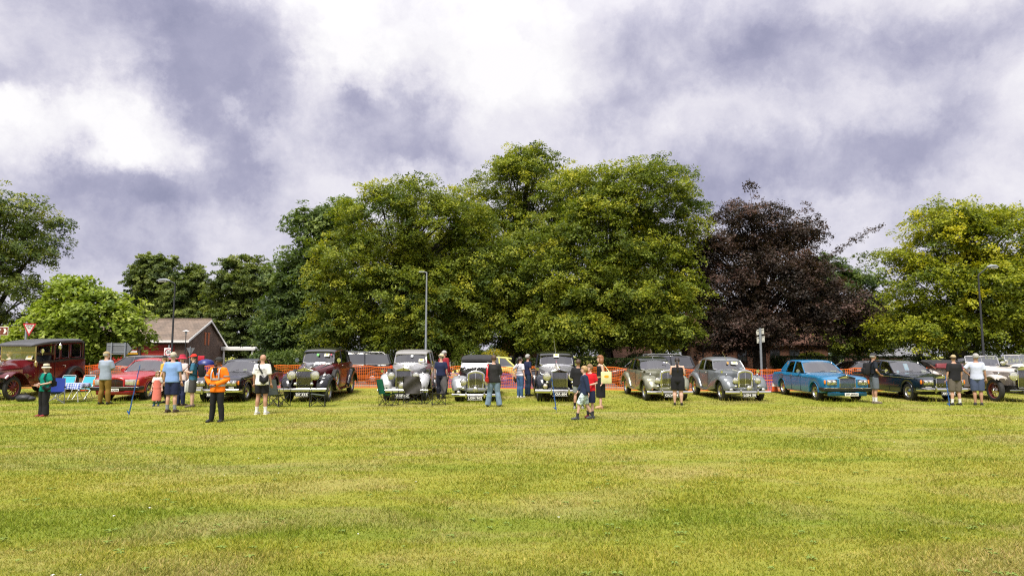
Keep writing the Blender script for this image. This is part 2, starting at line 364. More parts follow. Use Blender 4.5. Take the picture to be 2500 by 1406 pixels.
def make_tree(name, label, base, lobes, lm, bm_, nleaf=50000, leaf=0.17, aspect=0.62, trunk_r=0.34, seed=1, density=1.0, bough=0.92, droop=0.48, spray=0.46, per=46, fork=2.2, sparse=0.0, group=None, extra=None):
    nleaf = int(nleaf*1.5); leaf *= 0.87; g = np.random.default_rng(seed); root = thing(name, label, 'tree', base, 0, group)
    L = np.array([(c[0], c[4] if len(c) > 4 else g.uniform(-0.5, 0.5), c[1]-base[2], c[2], min(c[2], 4.2)*0.92+0.3, c[3]) for c in lobes])
    area = L[:, 3]*L[:, 5]+L[:, 3]*L[:, 4]; pr = area/area.sum()
    nb = max(14, int(nleaf/(per*10))); bo = []; bd = []
    tries = 0
    while len(bo) < nb and tries < nb*60:
        tries += 1; i = g.choice(len(L), p=pr); d = norm(g.normal(size=3))
        if d[1] > 0.25 and g.random() < 0.55: d[1] *= -1
        rr = g.uniform(0.70, 1.0) if g.random() > 0.22 else g.uniform(0.3, 0.7)
        c = L[i, :3]+d*L[i, 3:]*rr*0.93
        q = np.linalg.norm((c-L[:, :3])/L[:, 3:], axis=1); q[i] = 9
        if q.min() < 0.62 and g.random() < 0.85: continue
        if c[2] < 1.5: continue
        if sparse and g.random() < sparse*0.3: continue
        bo.append(c); bd.append(norm(d*np.array([1, 1, 0.6])))
    bo = np.array(bo); bd = np.array(bd)
    nspray = max(4, int(nleaf/(per*len(bo)))); S = []; SN = []; ST = []
    for c, d in zip(bo, bd):
        tone = g.normal(0.43, 0.20)
        o = g.normal(size=(nspray, 3))*np.array([bough*0.62, bough*0.62, bough*0.36]); o[:, 2] -= droop*0.35*(o[:, 0]**2+o[:, 1]**2)
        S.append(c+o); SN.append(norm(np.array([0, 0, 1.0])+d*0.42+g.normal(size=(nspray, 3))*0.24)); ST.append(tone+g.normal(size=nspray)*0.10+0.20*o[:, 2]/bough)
    S = np.concatenate(S); SN = np.concatenate(SN); ST = np.concatenate(ST)
    if extra is not None:
        E = np.array(extra); S = np.concatenate([S, E]); SN = np.concatenate([SN, norm(np.array([0, 0, 1.0])+g.normal(size=E.shape)*0.4)]); ST = np.concatenate([ST, np.full(len(E), 0.45)])
    idx = np.repeat(np.arange(len(S)), per); M = len(idx)
    rad = np.sqrt(g.random(M))*spray*g.uniform(0.7, 1.25, len(S))[idx]; an = g.uniform(0, 2*math.pi, M)
    n = SN[idx]; a = norm(np.cross(n, np.array([0.3, 0.8, 0.1]))); b = np.cross(n, a)
    C = S[idx]+a*(rad*np.cos(an))[:, None]+b*(rad*np.sin(an))[:, None]+n*g.normal(0, 0.09, M)[:, None]
    C[:, 2] -= droop*rad**2
    LN = norm(n+g.normal(size=(M, 3))*0.48); ln = leaf*g.uniform(0.65, 1.3, M)
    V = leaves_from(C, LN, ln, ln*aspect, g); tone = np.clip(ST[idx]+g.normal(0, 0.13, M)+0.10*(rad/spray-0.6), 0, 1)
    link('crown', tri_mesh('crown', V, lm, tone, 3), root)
    # trunk and limbs
    tb = MB(); top = max(c[2] for c in bo); tz = [(-0.1, 1.45), (0.25, 1.15), (0.9, 1.0), (fork, 0.9), (top*0.45, 0.62), (top*0.7, 0.36), (top*0.92, 0.10)]
    cx = [0, 0, 0, 0.04, *[float(np.mean(bo[np.abs(bo[:, 2]-top*f) < top*0.25][:, 0]))*w for f, w in ((0.45, 0.45), (0.7, 0.7), (0.92, 0.9))]]
    tp = [(x, g.uniform(-0.1, 0.1) if i > 3 else 0, z) for i, (x, (z, _)) in enumerate(zip(cx, tz))]
    tb.tube(tp, [trunk_r*k for _, k in tz], 10)
    tk = tb.build('trunk', bm_, root, ang=180)
    lb = MB(); P = np.array(tp)
    for i, c in enumerate(bo):
        if i % 4 and len(bo) > 40: continue
        z0 = max(fork*0.75, c[2]*g.uniform(0.35, 0.7)) if c[2] > fork else fork*0.8; z0 = min(z0, top*0.85)
        s = np.array([np.interp(z0, P[:, 2], P[:, 0]), np.interp(z0, P[:, 2], P[:, 1]), z0]); dv = c-s
        mid1 = s+dv*0.35+np.array([0, 0, 0.10*np.linalg.norm(dv)]); mid2 = s+dv*0.7+np.array([g.normal(0, .15), g.normal(0, .15), 0.08*np.linalg.norm(dv)])
        r0 = min(trunk_r*0.3, 0.02+0.014*np.linalg.norm(dv)); lb.tube([s, mid1, mid2, c], [r0, r0*0.72, r0*0.42, 0.012], 5)
    for i, q in enumerate(extra or ()):
        q = np.array(q, float); pv = np.array(extra[i-1], float) if i and np.linalg.norm(q-np.array(extra[i-1])) < 0.9 else np.array((q[0]*0.55, 0.0, q[2]-1.6))
        lb.tube([tuple(pv), tuple(q)], [0.018, 0.010], 5)
    tag(lb.build('limbs', bm_, tk, ang=180), kind='stuff')
    return root
BEECH = leaf_mat('beech_leaves', (0.052, 0.086, 0.012), (0.200, 0.245, 0.024), (0.440, 0.420, 0.034))
CHEST = leaf_mat('chestnut_leaves', (0.038, 0.066, 0.018), (0.110, 0.165, 0.036), (0.215, 0.270, 0.070))
LIME = leaf_mat('lime_leaves', (0.048, 0.078, 0.022), (0.145, 0.190, 0.042), (0.290, 0.320, 0.080))
COPPER = leaf_mat('copper_leaves', (0.014, 0.011, 0.008), (0.052, 0.034, 0.023), (0.140, 0.076, 0.062), 0.25)
CATAL = leaf_mat('bright_leaves', (0.085, 0.140, 0.016), (0.255, 0.330, 0.036), (0.440, 0.480, 0.110))
GOLD = leaf_mat('golden_beech_leaves', (0.060, 0.095, 0.008), (0.265, 0.300, 0.018), (0.520, 0.470, 0.022))
ASHM = leaf_mat('ash_leaves', (0.050, 0.085, 0.018), (0.160, 0.205, 0.034), (0.330, 0.335, 0.065))
Z0 = 0.27
TREES = [
 ('broadleaf_tree', 'tall airy tree with branches showing, behind the brown tourist sign', (-39.6, 52), [(-1.2, 12.4, 4.0, 3.7), (2.1, 11.0, 3.2, 3.4), (1.1, 6.4, 4.4, 2.7), (-2.5, 7.6, 3.5, 3.5), (2.5, 4.5, 2.8, 1.9)], ASHM, BARK, dict(nleaf=46000, leaf=0.21, trunk_r=0.42, seed=3, bough=1.0)),
 ('broadleaf_tree', 'bright lime green large-leaved tree in front of the fire station', (-29.2, 47), [(-0.8, 5.7, 2.0, 1.9), (1.7, 3.9, 2.0, 1.6), (-1.8, 4.1, 2.4, 1.6), (-3.3, 3.0, 1.3, 0.8), (2.9, 3.2, 1.1, 0.7), (0.4, 4.8, 2.5, 1.7), (0.1, 2.3, 2.5, 0.8)], CATAL, BARK2, dict(nleaf=18000, leaf=0.31, aspect=0.8, trunk_r=0.2, seed=4, bough=0.75, spray=0.6, per=22, fork=1.4)),
 ('broadleaf_tree', 'dark narrow tree behind the roof ridge left of the tall lamp post', (-49.7, 95), [(-0.6, 11.4, 3.4, 4.8), (-0.7, 7.0, 4.2, 4.4), (0.4, 13.0, 2.6, 3.2)], LIME, BARK, dict(nleaf=56000, leaf=0.36, trunk_r=0.3, seed=5, droop=0.5)),
 ('broadleaf_tree', 'rounder dark tree behind the middle of the fire station roof', (-43.1, 92), [(-0.5, 9.9, 3.5, 4.3), (-0.5, 6.0, 4.2, 4.2)], LIME, BARK, dict(nleaf=52000, leaf=0.36, trunk_r=0.3, seed=6, droop=0.5)),
 ('broadleaf_tree', 'twin-topped dark tree behind the gable end of the fire station', (-34.7, 88), [(-1.2, 10.9, 3.0, 4.4), (1.5, 10.4, 2.6, 4.6), (-0.4, 5.6, 5.2, 4.7)], LIME, BARK, dict(nleaf=62000, leaf=0.34, trunk_r=0.3, seed=7, droop=0.5)),
 ('horse_chestnut', 'deep green big-leaved chestnut tree beside the white porch canopy', (-15.3, 51), [(0.6, 10.0, 2.6, 3.4), (-1.1, 7.0, 2.0, 3.1), (-1.2, 3.8, 2.2, 2.5), (2.6, 11.3, 2.3, 2.6), (1.2, 5.7, 2.5, 3.4)], CHEST, BARK, dict(nleaf=40000, leaf=0.32, aspect=0.5, trunk_r=0.36, seed=8, bough=0.95, spray=0.55, per=32, droop=0.8)),
 ('beech_tree', 'wide olive green beech with drooping sprays behind the grey lamp post', (-8.9, 46), [(0.9, 10.6, 4.2, 3.7), (-1.7, 7.8, 3.1, 3.1), (4.1, 10.3, 3.2, 3.4), (2.0, 5.6, 6.0, 3.1), (-2.1, 4.0, 2.9, 2.0), (6.1, 5.0, 2.9, 2.6), (3.1, 3.2, 4.4, 1.2), (6.4, 8.8, 2.8, 3.0), (2.2, 11.9, 2.6, 2.2), (8.2, 6.2, 2.4, 3.4)], BEECH, BARK, dict(nleaf=140000, leaf=0.185, trunk_r=0.42, seed=9)),
 ('beech_tree', 'tallest beech with an open top standing behind its neighbours', (0.5, 51), [(0.3, 14.9, 3.0, 2.9), (2.0, 12.2, 3.6, 3.5), (-2.1, 12.9, 2.8, 3.0), (0.8, 8.1, 4.0, 4.4), (0.5, 4.1, 3.4, 2.1), (3.8, 13.2, 2.9, 2.6), (0.6, 15.8, 2.2, 1.9), (-2.8, 7.6, 2.8, 3.6)], BEECH, BARK, dict(nleaf=110000, leaf=0.19, trunk_r=0.40, seed=10)),
 ('beech_tree', 'dense green beech with a domed top next to the copper beech', (6.1, 45), [(2.7, 12.4, 3.8, 2.7), (4.6, 10.6, 2.5, 3.1), (0.2, 10.1, 3.3, 3.4), (2.3, 6.8, 4.1, 3.3), (-1.5, 6.6, 3.0, 3.0), (3.1, 4.1, 3.1, 2.1), (-1.2, 3.6, 3.4, 1.4), (-3.5, 3.6, 2.3, 1.3), (-0.9, 12.9, 2.1, 1.7), (-3.3, 7.6, 2.4, 3.6)], BEECH, BARK, dict(nleaf=135000, leaf=0.185, trunk_r=0.40, seed=12)),
 ('copper_beech', 'dark purple-brown copper beech with a feathery top', (16.6, 46), [(-0.2, 10.7, 2.8, 2.4), (1.9, 10.3, 2.2, 1.5), (-1.6, 7.2, 3.1, 3.2), (1.2, 6.7, 3.2, 3.1), (-1.4, 3.6, 3.4, 1.4), (4.1, 4.2, 2.9, 1.8), (2.9, 7.8, 1.5, 1.4), (6.0, 4.7, 1.8, 1.5), (4.4, 6.2, 2.2, 1.9), (-3.6, 7.6, 2.0, 2.6), (-2.6, 9.6, 1.8, 1.8)], COPPER, BARK2, dict(nleaf=98000, leaf=0.175, trunk_r=0.42, seed=13, fork=2.6, extra=[(0.15+a*0.1, 0, 13.0+b*0.22) for a, b in ((-4, 0), (-3, 1), (-2, 0), (-6, 1))]+[(6.2+k*0.38, 0, 9.0+k*0.22+0.12*math.sin(k*2)) for k in range(7)]+[(4.4+k*0.3, 0.3, 7.6+k*0.24) for k in range(6)])),
 ('broadleaf_tree', 'mid green tree beyond the copper beech', (30.1, 64), [(-0.8, 8.6, 3.2, 2.7), (2.2, 7.2, 3.0, 2.6), (0.6, 4.3, 4.6, 2.5)], CHEST, BARK, dict(nleaf=44000, leaf=0.26, trunk_r=0.3, seed=14)),
 ('beech_tree', 'golden yellow-green beech with layered sprays beside the leaning lamp', (27.9, 43), [(0.3, 9.4, 3.3, 2.4), (3.2, 9.0, 3.0, 2.7), (-2.3, 6.3, 2.6, 2.0), (1.4, 5.6, 3.9, 2.9), (-2.1, 3.6, 3.2, 1.3), (3.1, 3.6, 3.0, 1.6), (-3.6, 7.7, 1.3, 1.3), (5.1, 6.6, 2.6, 3.2)], GOLD, BARK, dict(nleaf=105000, leaf=0.185, trunk_r=0.5, seed=15)),
 ('broadleaf_tree', 'low dark green tree between the copper beech and the golden beech', (27.3, 54), [(-1.4, 3.6, 2.8, 1.9), (1.7, 4.2, 2.6, 2.1)], BEECH, BARK, dict(nleaf=26000, leaf=0.2, trunk_r=0.2, seed=16, fork=1.2)),
 ('beech_tree', 'shaded beech standing further back behind the domed beech', (11.6, 58), [(0, 9.5, 4.0, 3.6), (-3, 6.0, 4.0, 3.5), (3, 5.6, 4.0, 3.4), (0, 3.6, 5.0, 1.5)], BEECH, BARK, dict(nleaf=40000, leaf=0.27, trunk_r=0.36, seed=17)),
 ('beech_tree', 'shaded beech standing further back behind the wide olive beech', (-6.0, 60), [(0, 10.0, 4.0, 3.6), (-4, 7.0, 4.0, 3.5), (4, 7.0, 4.0, 3.4), (0, 4.6, 5.5, 2.0)], BEECH, BARK, dict(nleaf=40000, leaf=0.27, trunk_r=0.36, seed=18)),
]
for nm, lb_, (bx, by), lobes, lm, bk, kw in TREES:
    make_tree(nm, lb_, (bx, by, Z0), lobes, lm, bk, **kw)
def shrub(name, label, cat, c, r, lm, n=4000, leaf=0.09, seed=1, boxy=False, group=None):
    g = np.random.default_rng(seed); root = thing(name, label, cat, (c[0], c[1], Z0), 0, group)
    d = norm(g.normal(size=(n, 3))); rr = g.uniform(0.6, 1.0, n)**0.5
    P = d*rr[:, None]*np.array(r)
    if boxy:
        P = g.uniform(-1, 1, (n, 3)); ax = g.integers(0, 3, n); s = np.sign(g.normal(size=n)); P[np.arange(n), ax] = s*g.uniform(0.86, 1.02, n); P = P*np.array(r)
        d = norm(np.where(np.arange(3)[None] == ax[:, None], s[:, None], 0.0)+g.normal(size=(n, 3))*0.5)
    else: P += g.normal(size=(n, 3))*0.10*min(r)+np.sin(P*5)*0.06
    P[:, 2] += r[2]; P = P[P[:, 2] > 0.02]; k = len(P); ln = leaf*g.uniform(0.6, 1.4, k)
    V = leaves_from(P, norm(d[:k]+np.array([0, 0, 0.6])+g.normal(size=(k, 3))*0.5), ln, ln*0.6, g)
    link('foliage', tri_mesh('foliage', V, lm, np.clip(g.normal(0.5, 0.2, k), 0, 1), 3), root)
    st = MB()
    for q in range(7):
        a = q*0.9; st.tube([(0.1*r[0]*math.cos(a), 0.1*r[1]*math.sin(a), -0.05), (0.6*r[0]*math.cos(a), 0.5*r[1]*math.sin(a), r[2]*1.3)], [0.03, 0.008], 5)
    tag(st.build('stems', BARK, root), kind='stuff'); return root
HEDGE = leaf_mat('hedge_leaves', (0.012, 0.026, 0.006), (0.032, 0.055, 0.012), (0.07, 0.10, 0.02))
PALE = leaf_mat('pale_hedge_leaves', (0.05, 0.075, 0.02), (0.12, 0.15, 0.05), (0.22, 0.25, 0.10))
SULPH = leaf_mat('yellow_shrub_leaves', (0.10, 0.12, 0.01), (0.30, 0.27, 0.02), (0.55, 0.42, 0.03))
shrub('hedge', 'dark clipped hedge between the brick houses and the road', 'hedge', (3.9, 42.6), (3.6, 0.5, 0.66), HEDGE, 16000, 0.09, 31, True)
shrub('hedge', 'tall pale green hedge behind the open tourer', 'hedge', (33.5, 43.5), (5.6, 0.8, 0.95), PALE, 20000, 0.11, 32, True)
shrub('hedge', 'dark hedge running under the golden beech', 'hedge', (23.0, 46.5), (5.2, 0.7, 0.72), HEDGE, 15000, 0.11, 42, True)
shrub('shrub', 'golden yellow shrub above the yellow hatchback', 'shrub', (-1.1, 43.0), (0.95, 0.8, 0.95), SULPH, 4200, 0.10, 33)
shrub('shrub', 'light green shrub beside the half-timbered house', 'shrub', (-2.9, 44.5), (1.1, 0.9, 1.25), CATAL, 4200, 0.12, 34)
shrub('shrub', 'grey-green bush in front of the brick house by the copper beech', 'shrub', (8.4, 44.5), (1.3, 0.9, 0.85), PALE, 5200, 0.10, 35)
shrub('shrub', 'bright green sapling leaves above the dark clipped hedge', 'shrub', (5.1, 44.2), (1.0, 0.7, 1.15), CATAL, 2600, 0.13, 36)
shrub('shrub', 'ivy-like bush climbing the brick outbuilding wall', 'shrub', (21.6, 49.5), (1.2, 0.6, 0.9), BEECH, 4600, 0.11, 37)
shrub('shrub', 'dark bush under the far-left trees beside the stone barn', 'shrub', (-40.6, 50.5), (1.6, 1.0, 0.95), HEDGE, 5000, 0.13, 38)
shrub('shrub', 'rounded green bush behind the chestnut tree trunk', 'shrub', (-14.6, 46.8), (2.6, 1.2, 0.95), CHEST, 9000, 0.15, 39)
shrub('shrub', 'broad dark bush under the wide olive beech', 'shrub', (-9.8, 48.5), (2.8, 1.0, 0.9), HEDGE, 9000, 0.13, 40)
shrub('shrub', 'low bush between the porch canopy and the chestnut tree', 'shrub', (-18.3, 53.5), (2.2, 1.2, 1.0), CHEST, 7000, 0.16, 41)
# ================================================================== buildings
def brick_mat(name, c1, c2, mortar, scale=1.0, wid=0.225, hgt=0.075):
    m = bpy.data.materials.new(name); m.use_nodes = True; t = NT(m.node_tree); p = t.n['Principled BSDF']; p.inputs['Roughness'].default_value = 0.9
    g = t.a('ShaderNodeTexCoord'); sp = t.a('ShaderNodeSeparateXYZ'); t.lk(g.outputs['Object'], sp.inputs[0])
    cb = t.a('ShaderNodeCombineXYZ'); t.lk(t.m('ADD', sp.outputs[0], sp.outputs[1]), cb.inputs[0]); t.lk(sp.outputs[2], cb.inputs[1])
    b = t.a('ShaderNodeTexBrick'); t.lk(cb.outputs[0], b.inputs['Vector']); b.inputs['Scale'].default_value = 1.0
    b.inputs['Brick Width'].default_value = wid; b.inputs['Row Height'].default_value = hgt; b.inputs['Mortar Size'].default_value = 0.010
    b.inputs['Color1'].default_value = (*c1, 1); b.inputs['Color2'].default_value = (*c2, 1); b.inputs['Mortar'].default_value = (*mortar, 1)
    v = t.noise(g.outputs['Object'], 0.9, 5, 0.6)
    t.lk(t.mix(1.0, b.outputs[0], t.ramp(v, [(0.3, (0.65, 0.65, 0.65)), (0.7, (1.2, 1.15, 1.1))]), 'MULTIPLY'), p.inputs['Base Color'])
    bu = t.a('ShaderNodeBump'); bu.inputs['Strength'].default_value = 0.5; bu.inputs['Distance'].default_value = 0.02; t.lk(b.outputs['Fac'], bu.inputs['Height']); t.lk(bu.outputs[0], p.inputs['Normal']); return m
BR_BROWN = brick_mat('brown_brick', (0.115, 0.070, 0.050), (0.145, 0.088, 0.062), (0.14, 0.11, 0.09))
BR_RED = brick_mat('red_brick', (0.24, 0.085, 0.045), (0.30, 0.125, 0.065), (0.24, 0.19, 0.15))
TILE_G = brick_mat('grey_roof_tile', (0.160, 0.122, 0.095), (0.195, 0.150, 0.120), (0.10, 0.085, 0.07), 1, 0.33, 0.22)
TILE_R = brick_mat('red_roof_tile', (0.12, 0.055, 0.036), (0.155, 0.074, 0.05), (0.09, 0.05, 0.035), 1, 0.17, 0.11)
REDDOOR = mat('red_shutter_door', (0.42, 0.028, 0.016), 0.45, 0, 0.2, 0.06); RENDER = mat('white_render', (0.66, 0.64, 0.60), 0.85, 0, 0, 0.08); TIMBER = mat('black_timber', (0.02, 0.018, 0.016), 0.7)
STONE = mat('grey_stone', (0.22, 0.20, 0.175), 0.9, 0, 0, 0.3, 3.0, 0.5, 9)
WINGL = mat('house_glass', (0.03, 0.035, 0.04), 0.06, 0, 0.5)
def window_unit(root, x, y, z, w, h, fm=WHITE, bars=1):
    o = MB().box((0, 0, 0), (w, 0.05, h)).build('window', WINGL, root, (x, y-0.015, z)); f = MB()
    for s in (-1, 1): f.box((s*(w/2-0.03), -0.035, 0), (0.06, 0.05, h), None, 0.005); f.box((0, -0.033, s*(h/2-0.03)), (w-0.12, 0.05, 0.06), None, 0.005)
    for k in range(bars): f.box((-w/2+w*(k+1)/(bars+1), -0.031, 0), (0.045, 0.045, h-0.12))
    f.build('frame', fm, o); MB().box((0, -0.06, -h/2-0.035), (w+0.12, 0.14, 0.06), None, 0.01).build('sill', fm, o); return o
def gable_house(label, x0, x1, y0, y1, z0, ze, zr, wm, rm, name='house', over=0.25, ridge_x=True):
    cx, cy = (x0+x1)/2, (y0+y1)/2; root = thing(name, label, 'house', (cx, cy, Z0)); a, b = (x1-x0)/2, (y1-y0)/2; w = MB()
    e, rz = ze-Z0, zr-Z0
    
    for q_ in (-1, 1): MB().box((0, q_*(b-0.12), e/2-0.15), (2*a, 0.24, e+0.3)).build('wall', wm, root, smooth=False)
    for s in (-1, 1): MB().prism([(-b+0.242, -0.3), (b-0.242, -0.3), (b-0.242, e), (0, rz-0.12), (-b+0.242, e)], s*a, s*(a-0.24), 'yz').build('gable_wall', wm, root, smooth=False)
    for s in (-1, 1):
        q = MB(); k = (rz-e)/b; yo = b+over; zo = e-over*k
        q.add([(-a-over, s*yo, zo), (a+over, s*yo, zo), (a+over, 0, rz), (-a-over, 0, rz), (-a-over, s*yo, zo+0.12), (a+over, s*yo, zo+0.12), (a+over, 0, rz+0.12), (-a-over, 0, rz+0.12)], [(0, 1, 2, 3), (4, 5, 6, 7), (0, 1, 5, 4), (1, 2, 6, 5), (2, 3, 7, 6), (3, 0, 4, 7)])
        q.build('roof', rm, root, smooth=False)
    MB().tube([(-a-over, 0, rz+0.12), (a+over, 0, rz+0.12)], 0.10, 6).build('ridge', rm, root); return root
# fire station: long front with two red doors, gable end to the right
FX0, FX1, FY0, FY1 = -45.5, -33.2, 70.0, 79.0
fs = thing('fire_station', 'brown brick fire station with red shutter doors and grey tiled roof', 'building', (FX1, FY0, Z0)); L_ = FX1-FX0
def fsx(x): return x-FX1
w = MB(); e = 3.08
for a, b_ in ((-45.5, -42.9), (-39.35, -37.95), (-34.45, -33.2)): MB().box((fsx((a+b_)/2), 0.15, e/2-0.2), (b_-a, 0.3, e+0.4)).build('wall_pier', BR_BROWN, fs, smooth=False)
for xc in (-41.1, -36.2): MB().box((fsx(xc), 0.15, 2.84), (3.498, 0.3, 0.44)).build('lintel', BR_BROWN, fs, smooth=False)
MB().prism([(0.302, -0.3), (9.0, -0.3), (9.0, 2.56), (4.8, 5.25), (0.302, 3.05)], 0.0, -0.3, 'yz').build('gable_wall', BR_BROWN, fs, smooth=False)
for xc in (-41.1, -36.2):
    d = MB().box((0, 0, 0), (3.49, 0.06, 2.62)).build('shutter_door', REDDOOR, fs, (fsx(xc), 0.22, 1.31))
    for k in range(9): MB().box((0, -0.045, -1.16+k*0.29), (3.46, 0.03, 0.262), None, 0.012).build('shutter_panel', REDDOOR, d)
def slab(root, P, th, m, name):
    n = (Vector(P[1])-Vector(P[0])).cross(Vector(P[2])-Vector(P[0])).normalized()*th; Q = [tuple(Vector(p)+n) for p in P]
    return MB().add(P+Q, [(0, 1, 2, 3), (7, 6, 5, 4), (0, 4, 5, 1), (1, 5, 6, 2), (2, 6, 7, 3), (3, 7, 4, 0)]).build(name, m, root, smooth=False)
slab(fs, [(-L_-0.3, -0.45, 2.96), (0.30, -0.45, 2.96), (0.30, 4.8, 5.30), (-L_-0.3, 4.8, 5.30)], 0.10, TILE_G, 'roof'); slab(fs, [(-L_-0.3, 4.8, 5.30), (0.30, 4.8, 5.30), (0.30, 9.3, 2.46), (-L_-0.3, 9.3, 2.46)], 0.10, TILE_G, 'roof')
MB().tube([(-L_-0.3, 4.8, 5.42), (0.32, 4.8, 5.42)], 0.12, 6).build('ridge', TILE_G, fs); MB().box((fsx(-39.3), -0.48, 2.92), (L_+0.7, 0.06, 0.24)).build('fascia', WHITE, fs)
slab(fs, [(0.31, -0.45, 2.82), (0.31, 4.8, 5.14), (0.31, 4.8, 5.36), (0.31, -0.45, 3.04)], 0.05, WHITE, 'bargeboard'); slab(fs, [(0.31, 9.3, 2.32), (0.31, 9.3, 2.54), (0.31, 4.8, 5.36), (0.31, 4.8, 5.14)], -0.05, WHITE, 'bargeboard')
ORB = mat('orange_brick', (0.40, 0.12, 0.045), 0.85)
for yy in (4.05, 4.85):
    MB().box((0.012, yy, 3.25), (0.05, 0.34, 1.25)).build('brick_inlay', ORB, fs); MB().box((0.013, yy+0.02, 3.92), (0.05, 0.62, 0.12)).build('brick_inlay', ORB, fs)
MB().box((0.01, 4.4, 0.95), (0.04, 0.25, 0.3), None, 0.02).build('wall_plate', WHITE, fs)
can = MB().box((2.0, 9.6, 2.28), (3.9, 3.2, 0.42), None, 0.02).build('porch_canopy', WHITE, fs)
for xx in (0.35, 3.6): MB().box((xx, 8.2, 1.02), (0.16, 0.16, 2.05)).build('canopy_post', WHITE, can)
sg = MB().box((0, 0, 0), (0.95, 0.04, 0.72)).build('station_sign', mat('sign_red', (0.5, 0.02, 0.03), 0.4), fs, (fsx(-38.7), -0.06, 2.12))
MB().box((0, -0.006, -0.23), (0.95, 0.04, 0.20)).build('sign_band', WHITE, sg); MB().box((0, -0.004, -0.43), (1.1, 0.05, 0.12)).build('sign_foot', mat('sign_yellow', (0.75, 0.40, 0.01), 0.5), sg)
text_part('Harpenden', 0.2, WHITE, sg, (0, -0.024, 0.22), fit=(0.78, 0.16), bold=0.004); text_part('Fire Station', 0.2, WHITE, sg, (0, -0.024, 0.0), fit=(0.82, 0.14), bold=0.004)
MB().lathe([(0.02, 0), (0.12, -0.05), (0.10, -0.22), (0.02, -0.24)], (fsx(-38.7), -0.15, 2.95), 'z', 10).build('wall_lantern', BLACK, fs)
# half-timbered house under the beeches
hh = gable_house('white half-timbered house with red tiled roof under the beeches', -9.2, -4.2, 56.0, 62.0, 0, 1.95, 4.3, RENDER, TILE_R)
for k in range(9): MB().box((-2.35+k*0.588, -3.02, 0.84), (0.10, 0.05, 1.66)).build('timber_post', TIMBER, hh)
for zz in (0.3, 1.60): MB().box((0, -3.035, zz), (4.9, 0.05, 0.12)).build('timber_rail', TIMBER, hh)
for xx in (-1.3, 0.9): window_unit(hh, xx, -3.05, 1.12, 0.55, 0.70, TIMBER, 1)
ha = gable_house('red brick house behind the trunk of the tallest beech', -0.9, 4.6, 58.5, 65.0, 0, 4.2, 6.6, BR_RED, TILE_R)
for xx, zz in ((1.05, 2.75), (-1.6, 2.75), (1.05, 0.9), (-1.6, 0.9)): window_unit(ha, xx, -3.27, zz, 0.8, 1.1)
hb = gable_house('red brick cottage with low tiled outhouse beside the clipped hedge', 8.0, 12.4, 57.0, 62.0, 0, 3.1, 5.2, BR_RED, TILE_R)
for xx in (-1.2, 1.0): window_unit(hb, xx, -2.52, 2.2, 0.7, 0.9)
hb2 = gable_house('low tiled brick outhouse in front of the cottage', 8.2, 10.6, 52.6, 55.4, 0, 1.35, 2.2, BR_RED, TILE_R, 'outhouse', 0.35)
hc = gable_house('long red brick outbuilding range behind the copper beech', 14.2, 24.2, 52.5, 57.5, 0, 2.75, 5.0, BR_RED, TILE_R, 'outbuilding')
for xx in (-3.4, 3.9): MB().box((xx, -2.53, 0.78), (0.95, 0.08, 1.55), None, 0.01).build('door', TIMBER, hc)
for xx in (-1.6, 0.9, 2.4): window_unit(hc, xx, -2.52, 1.5, 0.75, 0.85, TIMBER, 1)
for xx in (-4.6, -0.4): MB().tube([(xx, -2.58, 0), (xx, -2.58, 2.6)], 0.05, 6).build('drainpipe', BLACK, hc)
hr = gable_house('distant house with slate roof behind the golden beech', 44.0, 51.0, 84.0, 91.0, 0, 1.6, 3.2, BR_RED, mat('slate', (0.14, 0.14, 0.15), 0.7, 0, 0, 0.15), 'house'); window_unit(hr, 0.8, -3.52, 0.8, 1.0, 0.8)
sb = gable_house('grey stone barn with faded tiles behind the far-left tree', -50.0, -41.5, 58.0, 64.0, 0, 2.7, 4.2, STONE, TILE_G, 'barn'); MB().box((2.9, -3.02, 0.8), (1.2, 0.08, 1.6), None, 0.01).build('door', TIMBER, sb)
for xx, lb in ((28.2, 'weathered stone gate pier with ball finial nearer the copper beech'), (30.1, 'weathered stone gate pier with ball finial nearer the pale hedge')):
    gp = thing('gate_pier', lb, 'gate pier', (xx, 47.5, Z0)); MB().box((0, 0, 0.6), (0.5, 0.5, 1.2), None, 0.02).build('shaft', STONE, gp); MB().box((0, 0, 1.25), (0.66, 0.66, 0.1), None, 0.02).build('cap', STONE, gp)
    MB().lathe([(0.08, 1.3), (0.10, 1.38), (0.20, 1.46), (0.24, 1.58), (0.18, 1.72), (0.02, 1.78)], (0, 0, 0), 'z', 12).build('finial', STONE, gp)
# far belt of woodland closing the view between the houses
gg = np.random.default_rng(77); n = 40000; fx = gg.uniform(-190, 190, n); hgt = 3.6+1.6*np.sin(fx*0.11)+1.2*np.sin(fx*0.31+1); fz = Z0+hgt*np.sqrt(gg.random(n)); fy = 112+gg.normal(0, 2.5, n)
nn = norm(np.stack([gg.normal(0, 0.6, n), -np.ones(n)*0.7+gg.normal(0, 0.5, n), np.ones(n)*0.9], 1)); sz = gg.uniform(0.3, 0.7, n)
tag(link('distant_wood', tri_mesh('distant_wood', leaves_from(np.stack([fx, fy, fz], 1), nn, sz, sz*0.7, gg), HEDGE, np.clip(gg.normal(0.5, 0.2, n), 0, 1), 3)), 'far dark belt of trees seen beneath the crowns', 'woodland', kind='stuff')
